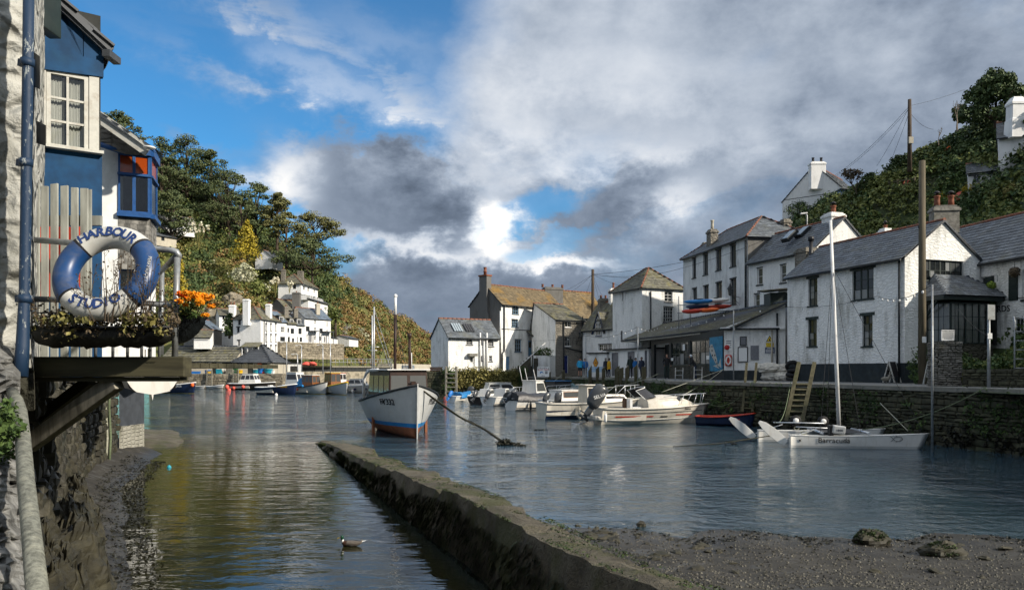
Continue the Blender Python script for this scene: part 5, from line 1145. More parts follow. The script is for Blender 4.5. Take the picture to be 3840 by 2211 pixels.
for (nm,lab,a,b,Y,by,ey,m_,rs) in (('hill_cottage','white cottage half hidden under the big pine high on the slope',1022,1060,160,1002,966,'white_far',1.6),('bungalow','white bungalow with pale roof high among the trees beside the bay window',590,730,150,870,830,'white_far',1.8),('cream_bungalow','cream bungalow below the white one on the wooded slope',580,662,146,912,880,'cream',1.0),
  ('white_shed','small white shed at the end of the terrace',1242,1266,139,1284,1264,'white_far',.5),('white_shed','white roadside shed with pitched roof beyond the path',1309,1343,148,1292,1268,'white_far',.6)):
 zb = HC + (HZ - by) / F * Y; ze = HC + (HZ - ey) / F * Y
 r,ff,_ = house(nm,lab,GX(a,Y),GX(b,Y + 4),4,zb,ze,m_,rise=rs,slate='slate' if nm != 'bungalow' else 'concrete',course=.4,sw=.5,fronts=[dict(rect=(a + (b - a) * .3,lerp(ey,by,.25),a + (b - a) * .45,lerp(ey,by,.7)),nx=2,nz=1,**FW)] if 'shed' not in nm else [])
# retaining wall under the terrace and its steps
f = Fac(GX(1049,125.5),GX(1290,137.5)); mb = MB(); f.box(mb,0,f.L,4.5,7.3,-.6,0); w = tag(mb.build('retaining_wall',MAT['stone_far']),'stone retaining wall under the white terrace','wall'); stone_courses(w,[(f.A,f.B,f.n)],5.0,7.25,.8,.35,MAT['stone_far'],60,.08)
mb = MB()
for i in range(14): p = hill_pt(lerp(1262,1300,i / 13),.12 + .02 * i); mb.box((p.x,p.y,p.z + .3),(1.6,1.6,.8))
tag(mb.build('path',MAT['concrete']),kind='structure')

# lamp posts and flag poles on the far quay
for i,(px,y0,y1,Y,lab) in enumerate(((1075,1285,1395,118,'tall pole with a curved lamp arm beside the tall white house'),(1131,1297,1400,122,'pole with a red tipped head near the boat store'),(1211,1295,1400,126,'thin white mast pole right of the boat store'),(1239,1288,1400,127,'thin white mast pole under the end of the terrace'),(1116,1330,1395,121,'short hooked white lamp post by the boat store'))):
 p = P(px,y1,Y); top = HC + (HZ - y0) / F * Y; root = empty('lamp_post',p,0,lab,'pole','poles on the far quay'); mb = MB(); mb.tube([(0,0,0),(0,0,top - p.z)],[.09,.06],6); mb.build('pole',MAT['alu'],root)
 mb = MB(); mb.tube([(0,0,top - p.z),(-.2,0,top - p.z + .2),(-.7,0,top - p.z + .15)],.05,5); mb.box((-.8,0,top - p.z + .1),(.35,.15,.12)); mb.build('lamp_head',MAT['white_paint'],root)

# ------------------------------------------------------------------ trees on the far hill
def pine(px,py_top,py_base,Y,wpx,lab,m='leaf_pine',seed=1,pads=20,flat=.44,lean=0.0,name='pine_tree',base_frac=.35,leaf=.42):
 r = random.Random(seed); base = P(px,py_base,Y); top = HC + (HZ - py_top) / F * Y; Ht = top - base.z; Wd = wpx / F * Y / 2
 root = empty(name,base,0,lab,'tree','pines on the far hill'); mb = MB(); lb = MB()
 trunk = [Vector((0,0,-1))] + [Vector((lean * Wd * (i / 6) ** 1.4 + r.uniform(-.15,.15),r.uniform(-.2,.2),Ht * .86 * i / 6)) for i in range(7)]
 mb.tube(trunk,[max(.06,.36 * (1 - i / 8.5)) * Ht / 11 for i in range(8)],7)
 for i in range(pads):
  h = base_frac + (1 - base_frac) * ((i + r.random()) / pads); env = math.sin(min(1,max(.1,(1.08 - h) / (1.08 - base_frac) * 1.25)) * math.pi / 2) * (.55 + .45 * min(1,(h - base_frac) * 4 + .3))
  a = r.uniform(0,6.28); rad = Wd * env * r.uniform(.35,.95); j = int(min(6,h * 6)); st = trunk[1 + max(0,j - 1)].lerp(trunk[1 + j],.5) + Vector((0,0,-.4))
  c = Vector((lean * Wd * h + math.cos(a) * rad,math.sin(a) * rad * .8,Ht * h)); mid = st.lerp(c,.5) + Vector((0,0,-.25))
  mb.tube([st,mid,c],[.12 * Ht / 11,.08,.03],5,False)
  pw = Wd * r.uniform(.20,.36); leaf_quads(lb,c,(pw,pw * .9,pw * flat),int(130 * r.uniform(.8,1.3)),leaf,.5,.5,r)
  for _ in range(3): dd = Vector((r.uniform(-1,1) * pw,r.uniform(-1,1) * pw * .8,r.uniform(-.3,.3) * pw)); leaf_quads(lb,c + dd,(pw * .45,pw * .4,pw * flat * .5),40,leaf * .85,.6,.5,r)
 mb.build('trunk',MAT['bark'],root); lb.build('crown',MAT[m],root)
for a in ((440,425,640,165,190,'dark pine crown showing over the roof of the blue bay','leaf_pine',1,22),(606,530,860,168,190,'pine nearest the blue bay with an open top','leaf_pine',2,22),(700,520,830,172,235,'large round headed pine crowning the hill','leaf_pine',3,30),
          (795,568,880,172,200,'broad pine beside the round headed one on the ridge','leaf_pine',4,26),(855,640,930,168,250,'big dark spreading pine in the middle of the ridge','leaf_pine',5,32),(960,690,940,170,170,'wind swept pine with drooping branches on the ridge','leaf_pine',6,22),
          (1040,728,930,168,165,'tall pale barked pine with tiered branches','leaf_pine_lit',7,24),(1178,806,960,172,235,'umbrella topped pine at the end of the ridge','leaf_pine_lit',8,26),(1172,905,1060,160,290,'low wide dark pine spreading under the umbrella pine','leaf_pine',9,28,.30),
          (640,720,960,150,200,'dark conifer behind the blue bay window','leaf_pine',10,26),(560,640,900,160,150,'dark pine tight against the edge of the blue bay','leaf_pine',11,20),(905,740,950,160,120,'slim pine with bare lower trunk on the slope','leaf_pine',12,14),(1075,800,990,162,140,'shorter pine between the tall pine and the umbrella pine','leaf_pine_lit',13,16)):
 pine(a[0],a[1],a[2],a[3],a[4],a[5],a[6],a[7],a[8],*(a[9:] if len(a) > 9 else ()))
def bush(px,py_top,py_base,Y,wpx,lab,m,seed,name='shrub',cone=False,leaf=.5,n=420,cat='shrub'):
 r = random.Random(seed); base = P(px,py_base,Y); Ht = (py_base - py_top) / F * Y; Wd = wpx / F * Y / 2; root = empty(name,base,0,lab,cat); lb = MB(); k_ = 11
 for i in range(k_):
  h = (i + .5) / k_; w = Wd * ((1 - h) ** .8 if cone else math.sin(math.pi * min(.95,h * .8 + .22)))
  for _ in range(4): a = r.uniform(0,6.28); leaf_quads(lb,(math.cos(a) * w * .55,math.sin(a) * w * .55,Ht * h),(w * .5 + .2,w * .5 + .2,Ht / k_ * 1.3),n // 44,leaf,.6,-.2 if cone else .2,r)
 lb.build('crown',MAT[m],root); mb = MB(); mb.tube([(0,0,-.6),(0,0,Ht * .6)],[.2,.05],6); mb.build('trunk',MAT['bark'],root)
bush(927,833,965,146,135,'golden yellow conifer in the middle of the slope','leaf_yellow',21,'golden_conifer',True,.5,1500,'tree')
bush(672,965,1190,98,90,'golden feathery conifer behind the galvanised railing','leaf_yellow',22,'golden_conifer',True,.35,1300,'tree')
bush(915,988,1052,140,105,'pale cream flowered shrub in the middle of the slope','leaf_pale',23,n=900); bush(965,1050,1100,138,70,'rounded bright green shrub above the slate roofs','leaf_mid',24,n=700)
bush(1355,1235,1330,172,110,'pale thorny thicket beside the brown headland','leaf_pale',25,n=900); bush(1248,1160,1250,146,60,'round mid green shrub right of the villa','leaf_mid',26,n=700)
bush(1205,1065,1135,165,120,'dark green bush right of the villa roof','leaf_dark',27,n=900); bush(860,1180,1255,122,60,'dark evergreen on the rocks left of the white chimneys','leaf_dark',28,n=600)
bush(1300,1080,1180,185,110,'dark spiky evergreen on the skyline above the path','leaf_dark',29,n=900)
def plume(px,py,Y,n,h,lab):
 root = empty('pampas_grass',P(px,py,Y),0,lab,'grass'); mb = MB(); lb = MB()
 for i in range(n):
  a = rnd.uniform(0,6.28); t = rnd.uniform(.1,.7) * h * .6; p = Vector((math.cos(a) * t,math.sin(a) * t * .6,h * rnd.uniform(.7,1.0))); mb.tube([(0,0,-.2),p * .55 + Vector((0,0,.2 * h)),p],.03,4); leaf_quads(lb,p,(.16,.16,.45),12,.34,.6)
 mb.build('stems',MAT['leaf_olive'],root); lb.build('plumes',MAT['leaf_plume'],root)
plume(1033,1110,138,16,3.2,'pampas grass with cream plumes above the terrace roofs'); plume(745,930,128,18,4.0,'large pampas grass with buff plumes near the golden conifer'); plume(1085,1098,148,9,2.0,'small pampas grass left of the villa verandah')
def palm(px,py,Y,h,lab):
 root = empty('palm_tree',P(px,py,Y),0,lab,'tree'); mb = MB(); mb.tube([(0,0,-1),(0,0,h)],[.28,.2],8); mb.build('trunk',MAT['bark'],root); lb = MB()
 for i in range(26):
  a = i * 2.4; e = rnd.uniform(-.2,1.1); d = Vector((math.cos(a) * math.cos(e),math.sin(a) * math.cos(e),math.sin(e))); s = d.cross(Vector((0,0,1))).normalized(); L = 2.2
  for j in range(5): p = Vector((0,0,h)) + d * (L * j / 5) - Vector((0,0,.35 * (j / 5) ** 2 * L)); q = Vector((0,0,h)) + d * (L * (j + 1) / 5) - Vector((0,0,.35 * ((j + 1) / 5) ** 2 * L)); w = .28 * (1 - abs(j - 1.5) / 5); lb.quad(p - s * w,p + s * w,q + s * w * .8,q - s * w * .8)
 lb.build('fronds',MAT['leaf_mid'],root)
palm(1258,1245,143,2.6,'fan palm at the end of the white terrace')
def bare_tree(px,py_top,py_base,Y,wpx,lab,seed,m='twig',leaves=None,nl=0,leaf=.16):
 r = random.Random(seed); base = P(px,py_base,Y); Ht = (py_base - py_top) / F * Y; Wd = wpx / F * Y / 2; root = empty('bare_tree',base,0,lab,'tree'); mb = MB(); tips = []
 def grow(p,d,L,rad,n):
  q = p + d * L; mb.tube([p,p.lerp(q,.5) + Vector((r.uniform(-.06,.06),r.uniform(-.06,.06),0)) * L,q],[rad,rad * .8,rad * .6],4,False)
  if n == 0: tips.append(q); return
  for _ in range(r.choice((2,3,3))): nd = (d + Vector((r.uniform(-.8,.8) * Wd / Ht * 2,r.uniform(-.6,.6),r.uniform(-.25,.5)))).normalized(); grow(q,nd,L * r.uniform(.6,.85),rad * .6,n - 1)
 grow(Vector((0,0,-.3)),Vector((r.uniform(-.15,.15),0,1)).normalized(),Ht * .3,Ht * .03,4); mb.build('branches',MAT[m],root)
 if leaves:
  lb = MB()
  for t in tips: leaf_quads(lb,t,(.3,.3,.3),nl,leaf,.9,0,r)
  lb.build('crown',MAT[leaves],root)
bare_tree(1375,1078,1150,205,60,'bare brown tree on the skyline of the headland',31,'bark_pale')
bare_tree(1345,1068,1130,200,40,'small bare tree on the ridge beside the headland tree',32,'bark_pale')
# rocky outcrop
def boulder(name,p,r_,m,lab,cat='rock',seed=1,amp=.35,freq=1.2,n=20,mm=12,group=None,squash=0.0):
 mb = MB(); mb.smooth = False; rings = []
 for i in range(mm + 1):
  th = math.pi * i / mm; ring = []
  for j in range(n):
   a = 2 * math.pi * j / n; d = Vector((math.sin(th) * math.cos(a),math.sin(th) * math.sin(a),-math.cos(th))); k_ = 1 + amp * mn.fractal(d * freq + Vector((seed * 3.7,seed,0)),1.0,2.0,4); k_ = max(.35,k_)
   ring.append(Vector((d.x * r_[0] * k_,d.y * r_[1] * k_,d.z * r_[2] * k_)))
  rings.append(ring)
 mb.ring_loft(rings); o = mb.build(name,MAT[m]); o.location = p; tag(o,lab,cat,group); return o
boulder('rock',P(790,1215,131),(2.4,1.5,2.6),'stone_far','jagged rock outcrop on the slope left of the orange chimney pots',seed=3,amp=.8,freq=2.0)
boulder('rock',P(872,1130,137),(1.6,1.2,1.3),'stone_far','grey boulder above the white house with orange pots',seed=5,amp=.6,freq=1.8)
# ------------------------------------------------------------------ the studio house close by on the left
LH = empty('studio_house',(*GX(160,10),2.6),0,'blue and white studio house with paned window and rough stone wall','house')
def lpart(name,mb,m,parent=None,bevel=0.0):
 o = mb.build(name,MAT[m] if isinstance(m,str) else [MAT[x] for x in m],parent,bevel)
 return add_part(LH,o) if parent is None else o
LF = Fac(GX(160,9.95),GX(386,10.35))
def lpoly(f,pts,o0,o1,name,m,parent=None):
 q = [f.hit(*p) for p in pts]; a = [f.pt(u,z,o1) for u,z in q]; b = [f.pt(u,z,o0) for u,z in q]; n = len(q); mb = MB(); mb.add(a + b,[tuple(range(n)),tuple(reversed(range(n,2 * n)))] + [(i,i + n,(i + 1) % n + n,(i + 1) % n) for i in range(n)]); return lpart(name,mb,m,parent)
lpoly(LF,[(163,-140),(163,176),(311,213),(311,98),(205,0),(120,-140)][::-1],-.06,.0,'gable_board','blue_house')
lpoly(LF,[(314,101),(314,213.5),(387,232),(398,182)],-.06,-.003,'gable_board','blue_house')
lpoly(LF,[(163,180),(387,234),(387,292),(163,262)],-.06,.035,'gable_band','blue_house')
lpoly(LF,[(163,262),(172,263),(172,545),(163,543)],-.06,.02,'frame_board','white_frame')
lpoly(LF,[(334,285),(371,290),(371,566),(334,560)],-.06,.015,'frame_board','white_frame')
lpoly(LF,[(160,543),(386,572),(386,583),(160,553)],-.06,.10,'window_sill','white_frame')
lpoly(LF,[(166,554),(383,583),(383,1420),(166,1420)],-.06,.0,'wall_panel','blue_house')
a,b,c,d = LF.rect((174,272,332,560))
window(LH,LF,(a,b,c,d),2,3,'white_frame','clear_glass',fw=.05,bw=.028,inset=.0,split=True,curtain=[(0,.42),(.5,1.0)]).matrix_parent_inverse = Matrix.Translation(-LH.location)
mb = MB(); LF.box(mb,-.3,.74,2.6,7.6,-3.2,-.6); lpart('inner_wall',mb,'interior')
# roof of the gable: slab of slates seen along its edge
n3 = Vector((LF.n.x,LF.n.y,0)); r0 = LF.pt(*LF.hit(60,-150)); r1 = LF.pt(*LF.hit(412,183)); rfl = add_part(LH,empty('roof'))
roof_slope(rfl,r1 + n3 * .12,r1 - n3 * 3,r0 - n3 * 3,r0 + n3 * .12,'slate_dark',.24,.3,40,.03)
mb = MB(); mb.bar(r0 + n3 * .05 - Vector((0,0,.06)),r1 + n3 * .05 - Vector((0,0,.06)),.12,.06,n3); mb.build('verge',MAT['slate_dark'],rfl)
mb = MB(); e = P(404,203,10.3); mb.box(e + Vector((0,.1,0)),(.10,.3,.09)); mb.build('gutter',MAT['slate_dark'],rfl)
mb = MB(); p0,p1 = P(180,-60,9.6),P(186,128,9.6); mb.hexa([Vector((x,y,z)) for x in (p0.x - .07,p0.x + .08) for y in (9.3,9.75) for z in (p1.z,p0.z)]); lpart('gutter_box',mb,'dark_green_paint',bevel=.01)
# rough whitewashed wall beside the pipe
def rough_wall():
 def vor(u,z):
  best = 9; s = 9
  for i in range(-1,2):
   for j in range(-1,2):
    gx,gz = math.floor(u / .34) + i,math.floor(z / .19) + j; r = random.Random(gx * 131 + gz * 7919); q = Vector(((gx + .5 + r.uniform(-.35,.35)) * .34,(gz + .5 + r.uniform(-.3,.3)) * .19)); dd = math.hypot((u - q.x) / .34,(z - q.y) / .19)
    if dd < best: s = best; best = dd
    elif dd < s: s = dd
  return min(1,(s - best) * 2.2)
 f = Fac(GX(-420,5.1),GX(128,5.7)); nx,nz = 60,150; mb = MB(); mb.smooth = True
 vs = []
 for j in range(nz):
  for i in range(nx):
   u = f.L * i / (nx - 1); z = 2.62 + 3.2 * j / (nz - 1); o = vor(u,z) * .035 + .03 * fbm(u,z,2.5,4); o = o if i < nx - 2 else o - .05 * (i - nx + 3); vs.append(f.pt(u,z,o))
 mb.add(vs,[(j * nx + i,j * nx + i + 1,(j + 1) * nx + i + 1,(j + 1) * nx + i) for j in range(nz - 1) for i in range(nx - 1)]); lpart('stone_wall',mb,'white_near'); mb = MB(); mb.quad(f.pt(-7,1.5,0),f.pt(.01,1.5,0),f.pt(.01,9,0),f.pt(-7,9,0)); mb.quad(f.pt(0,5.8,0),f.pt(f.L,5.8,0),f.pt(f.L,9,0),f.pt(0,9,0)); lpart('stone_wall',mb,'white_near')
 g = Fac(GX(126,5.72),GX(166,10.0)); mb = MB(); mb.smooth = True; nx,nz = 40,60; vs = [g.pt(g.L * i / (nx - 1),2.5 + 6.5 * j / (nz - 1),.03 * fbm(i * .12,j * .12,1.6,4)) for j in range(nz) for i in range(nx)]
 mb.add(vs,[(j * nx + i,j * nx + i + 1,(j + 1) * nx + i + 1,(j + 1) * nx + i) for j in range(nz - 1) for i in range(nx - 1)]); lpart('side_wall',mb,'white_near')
rough_wall()
# drainpipe with peeling paint
def mat_peel():
 m,k,b = new_mat('peeling_blue'); g = coords(k); n = k.noise(k.mapping(g,(1,1,.45)),26,6,.7); n2 = k.noise(g,3,3); cc = k.mix(k.smooth(k.m('ADD',n,k.m('MULTIPLY',n2,.25)),.70,.76),(0.006,0.028,0.070),(0.28,0.31,0.31)); k.put(b.inputs['Base Color'],cc); b.inputs['Roughness'].default_value = .6; bump(k,b,n,.3,.01)
mat_peel()
DP = empty('drainpipe',P(75,1410,5.35),0,'cast iron drainpipe with peeling blue paint on the white stone wall','pipe')
def dpart(name,mb,m): o = mb.build(name,MAT[m],DP); o.matrix_parent_inverse = Matrix.Translation(-DP.location)
mb = MB(); mb.tube([P(109,-160,5.4),P(104,300,5.4),P(97,800,5.4),P(92,1100,5.4),P(85,1300,5.38),P(76,1412,5.35)],[.036,.036,.036,.036,.044,.050],14); dpart('shaft',mb,'peeling_blue')
for px,py in ((103,236),(97,610),(93,1120)): mb = MB(); mb.tube([P(px,py - 14,5.4),P(px,py + 14,5.4)],.046,14); mb.bar(P(px - 30,py,5.45),P(px,py,5.42),.03,.05); dpart('collar',mb,'peeling_blue')
for (x0,y0,x1,y1) in ((126,195,150,315),(136,452,172,527)):
 mb = MB(); a = P(x0,y0,5.75); mb.hexa([P(x,y,Y) + Vector((0,0,dz)) for x,Y in ((x0,5.75),(x1,5.55)) for dz in (0,-.02) for y in ((y0,y1) if x == x0 else (y0 + 18,y1 + 10))]); lpart('projecting_slate',mb,'slate_dark')

mat_wall('old_brick',(0.34,0.33,0.28),1.4,9.0,(0.08,0.08,0.05),0.9,1.0,0.03,True)
# ---- the part with the bay window, farther along
BH = empty('bay_house',(*GX(443,22),0),0,'white harbour house with curved blue bay window and slate hung wall','house')
def bpart(name,mb,m,parent=None,bevel=0): o = mb.build(name,MAT[m],parent,bevel); return add_part(BH,o) if parent is None else o
B0,B1,B2,B3 = GX(443,22),GX(562,22.35),GX(584,23.4),GX(572,25.5); BWALL = GX(330,21.6)
f0,f1,f2,f3 = Fac(BWALL,B0),Fac(B0,B1),Fac(B1,B2),Fac(B2,B3)
for f in (f3,): f.n = Vector((abs(f.n.x),f.n.y)) if f.n.x < 0 else f.n
zs,zt,zh = 7.12,8.22,8.80
mb = MB(); wall_cells(mb,f0,2.0,9.6,[]); bpart('wall',mb,'grey_render')
lw = f1.rect((445,950,503,1110)); mb = MB(); wall_cells(mb,f1,2.4,5.55,[lw]); wall_cells(mb,f2,2.4,5.55,[]); wall_cells(mb,f3,2.4,9,[]); bpart('lower_wall',mb,'smooth_white')
for f,n in ((f1,2),(f2,1),(f3,2)):
 add_part(BH,window(BH,f,(0,f.L,zt,zh),n,1,'blue_bay','pane_orange',fw=.05,inset=-.05,mull=1,name='top_light',split=True))
 add_part(BH,window(BH,f,(0,f.L,zs,zt),n,1,'blue_bay','clear_glass',fw=.055,inset=-.05,mull=1,name='bay_window',curtain=[(.0,.1)] if f is f1 else [(.0,.5)],split=True))
 mb = MB(); f.box(mb,-.03,f.L + .03,zs - .12,zs,-.1,.14); bpart('sill',mb,'blue_bay'); mb = MB(); f.box(mb,-.02,f.L + .02,zt - .03,zt + .03,-.05,.09); bpart('transom',mb,'blue_bay')
 mb = MB(); f.box(mb,-.03,f.L + .03,zh,zh + .28,-.1,.12); bpart('fascia',mb,'blue_bay')
add_part(BH,window(BH,f1,(lw[0],lw[1],lerp(lw[2],lw[3],.64),lw[3]),1,1,'blue_bay','pane_orange',fw=.03,inset=.05,name='top_light')); add_part(BH,window(BH,f1,(lw[0],lw[1],lw[2],lerp(lw[2],lw[3],.64)),1,1,'blue_bay','clear_glass',fw=.04,inset=.05,curtain=[(0,.75)]))
# slate hanging under the bay, every slate a piece
hung = add_part(BH,empty('slate_hanging')); me_s = slate_mesh('slate_hung')
mb = MB()
for f in (f1,f2,f3): f.box(mb,0,f.L,5.5,zs - .1,-.1,-.02)
mb.build('backing',MAT['slate_dark'],hung); z = 5.5; row = 0
while z < zs - .2:
 h = .145
 for f in (f1,f2,f3):
  u = -rnd.uniform(0,.12)
  while u < f.L - .02:
   w = rnd.uniform(.13,.24); u0,u1 = max(0,u),min(f.L,u + w); u += w
   if u1 - u0 < .03: continue
   o = mobj('slate',me_s,hung); p = f.pt((u0 + u1) / 2,z,.004 + rnd.uniform(0,.006)); x = Vector((f.d.x,f.d.y,0)) * (u1 - u0 - .008); n = Vector((f.n.x,f.n.y,0)); upv = (Vector((0,0,1)) - n * .09) * (h * 1.12); nn = n * .016
   o.matrix_local = Matrix(((x.x,upv.x,nn.x,p.x),(x.y,upv.y,nn.y,p.y),(x.z,upv.z,nn.z,p.z),(0,0,0,1)))
 z += h
# roof over the bay with white bargeboard
rb = add_part(BH,empty('roof')); a,b = P(362,432,20.8),P(556,568,21.2); mb = MB(); mb.bar(a,b,.30,.06,Vector((0,-1,0))); mb.build('bargeboard',MAT['white_frame'],rb)
roof_slope(rb,b + Vector((.06,-.1,.12)),b + Vector((.06,.7,.12)),a + Vector((0,.7,.12)),a + Vector((0,-.1,.12)),'slate_dark',.3,.35)
mb = MB(); mb.poly([P(368,455,21.4),P(552,585,21.9),P(470,578,21.5),P(368,545,21.3)]); mb.build('gable_infill',MAT['rubble_grey'],rb)
rings = [[Vector((lerp(p.x,GX(470,23).x,t),lerp(p.y,24.5,t),zh + .28 + .42 * t)) for p in (GX(400,21.5),B0 + f1.n * .15,B1 + (f1.n + f2.n) * .12,B2 + (f2.n + f3.n) * .12,B3 + f3.n * .1)] for t in (0,.25,.5,.8)]; mb = MB(); mb.ring_loft(rings,False); mb.build('bay_roof',MAT['slate_dark'],rb)
mb = MB(); mb.tube([P(372,540,21.3),P(470,575,21.6)],.07,8); mb.build('gutter',MAT['blue_bay'],rb)
mb = MB(); mb.lathe(P(560,560,21),[(.02,0),(.16,.03),(.16,.06)],12); mb.build('lamp',MAT['white_paint'],rb)
# base of that house, standing in the mud
mb = MB(); fb = Fac(GX(447,22.6),GX(541,24.0)); wall_cells(mb,fb,.95,2.9,[]); g2 = Fac(fb.B,fb.B + Vector((-1.7,3.2))); g2.n = Vector((1,0)); wall_cells(mb,g2,-.3,2.9,[]); bpart('slate_panel',mb,'slate_dark')
mb = MB(); wall_cells(mb,fb,-.2,.95,[]); bpart('brick_base',mb,'old_brick'); rnd2 = random.Random(5)
# ---- old harbour wall under the house
SWALL = [Vector((-11.55,22.4)),Vector((-9.6,17.2)),Vector((-7.6,13.0)),Vector((-5.45,9.0)),Vector((-4.2,6.6)),Vector((-3.3,4.6))]
mb = MB(); top = 2.62
for a,b in zip(SWALL,SWALL[1:]): mb.quad((a.x - .05,a.y,-.6),(b.x - .05,b.y,-.6),(b.x - .05,b.y,top),(a.x - .05,a.y,top))
sw = tag(mb.build('old_harbour_wall',MAT['rubble_dark']),'dark rubble wall under the studio house and deck','wall')
segs = []
for a,b in zip(SWALL,SWALL[1:]): d = (b - a).normalized(); n = Vector((-d.y,d.x)); n = n if n.x > 0 else -n; segs.append((a,b,n))
stone_courses(sw,segs[:4],-.2,2.55,.34,.17,MAT['stone_shaded'],280,.09)
# dark mass of the house above the wall, closing the view under the eaves
mb = MB(); q = [GX(128,5.75),GX(165,10.05),GX(335,21.6),GX(120,21.6) + Vector((-4,0)),Vector((-8,5.8))]; mb.add([(p.x,p.y,z) for z in (2.3,2.6) for p in q],[(0,1,2,3,4),(9,8,7,6,5)] + [(i,(i + 1) % 5,(i + 1) % 5 + 5,i + 5) for i in range(5)]); lpart('floor_slab',mb,'rubble_dark')
# ---- deck
DK = empty('timber_deck',P(400,1412,5.9),0,'timber deck with heavy mossy front beam and diagonal props','deck')
def dk(name,mb,m,bevel=0.0,parent=None): o = mb.build(name,MAT[m],parent or DK,bevel); o.matrix_parent_inverse = Matrix.Translation(-DK.location); return o
b0,b1 = P(98,1374,5.95),P(700,1374,5.95); mb = MB(); mb.box2((b0.x,5.9,2.55),(b1.x,6.05,2.705)); dk('front_beam',mb,'beam_wood',.008); mb = MB(); mb.box2((b0.x - .05,5.94,2.515),(b1.x - .05,6.1,2.548)); dk('under_board',mb,'beam_wood')
for i in range(12): y0 = 6.08 + i * .19; mb = MB(); mb.box2((b0.x - .1 - i * .16,y0,2.62),(b1.x - .02,y0 + .17,2.66)); dk('deck_board',mb,'beam_wood')
mb = MB(); mb.bar(P(440,1428,6.0),P(105,1668,6.35),.09,.13); dk('prop',mb,'oak_grey',.006); mb = MB(); mb.bar(P(340,1425,7.4),P(60,1640,7.6),.10,.10); dk('prop',mb,'beam_wood'); mb = MB(); mb.bar(P(400,1425,8.1),P(150,1600,8.1),.07,.07); dk('prop',mb,'beam_wood')
# fence of upright boards
FN = empty('board_fence',P(230,1330,7.0),0,'weathered white upright board fence behind the lifebuoy','fence')
def fn(name,mb,m,bevel=0): o = mb.build(name,MAT[m],FN,bevel); o.matrix_parent_inverse = Matrix.Translation(-FN.location)
mat('board_white',(0.32,0.33,0.30),.8,.25,10,(0.13,0.12,0.10),.6,.4,stretch=(1,1,.2),dirt_scale=7)
for i,(x0,x1,yt) in enumerate(((119,146,690),(153,179,697),(188,215,690),(226,253,697),(265,291,702),(300,328,705),(329,341,712))):
 a,b = P(x0,yt,7 + .02 * i),P(x1,yt + rnd.uniform(-4,4),7 + .02 * i); mb = MB(); mb.hexa([Vector((x,y,z)) for x,zt_ in ((a.x,a.z),(b.x,b.z)) for y in (a.y,a.y + .022) for z in (2.66,zt_)]); fn('fence_board',mb,'board_white',.003)
for z in (2.95,3.95): mb = MB(); mb.box2((P(119,0,7.0).x,7.16,z),(P(341,0,7.0).x,7.2,z + .09)); fn('fence_rail',mb,'board_white')
mb = MB(); mb.smooth = True; mb.ring_loft([[Vector((lerp(P(140,0,7.5).x,P(310,0,7.5).x,i / 10),7.5 + .02 * math.sin(i * 2),z)) for i in range(11)] for z in (3.3,3.6,4.0)],False); tag(mb.build('red_cloth',MAT['red_paint']),'red cloth hanging behind the board fence','cloth')
# railing
RL = empty('deck_railing',P(660,1335,5.98),0,'grey scaffold tube railing round the corner of the deck','railing')
def rl(name,pts,r=.024): mb = MB(); mb.tube(pts,r,10); o = mb.build(name,MAT['galvanised'],RL); o.matrix_parent_inverse = Matrix.Translation(-RL.location)
rl('top_rail',[P(115,898,6.0),P(330,915,6.0),P(560,931,6.0),P(640,938,6.0),P(662,944,6.0),P(671,958,6.0),P(668,975,6.03)]); rl('corner_post',[P(665,965,6.0),P(655,1342,6.0)]); rl('side_rail',[P(660,962,6.02),P(606,1015,7.6)]); rl('inner_post',[P(607,1012,7.6),P(605,1330,7.6)])
rl('lower_rail',[P(115,1119,6.0),P(330,1128,6.0),P(560,1137,6.0),P(660,1148,6.0)],.022)
for px in (360,425,480,533,565,600): rl('baluster',[P(px,1140,6.02),P(px - 2,1344,6.02)],.012)
rl('hoop',[P(410,1125,5.9),P(430,1105,5.85),P(470,1082,5.8),P(520,1072,5.8)],.016)
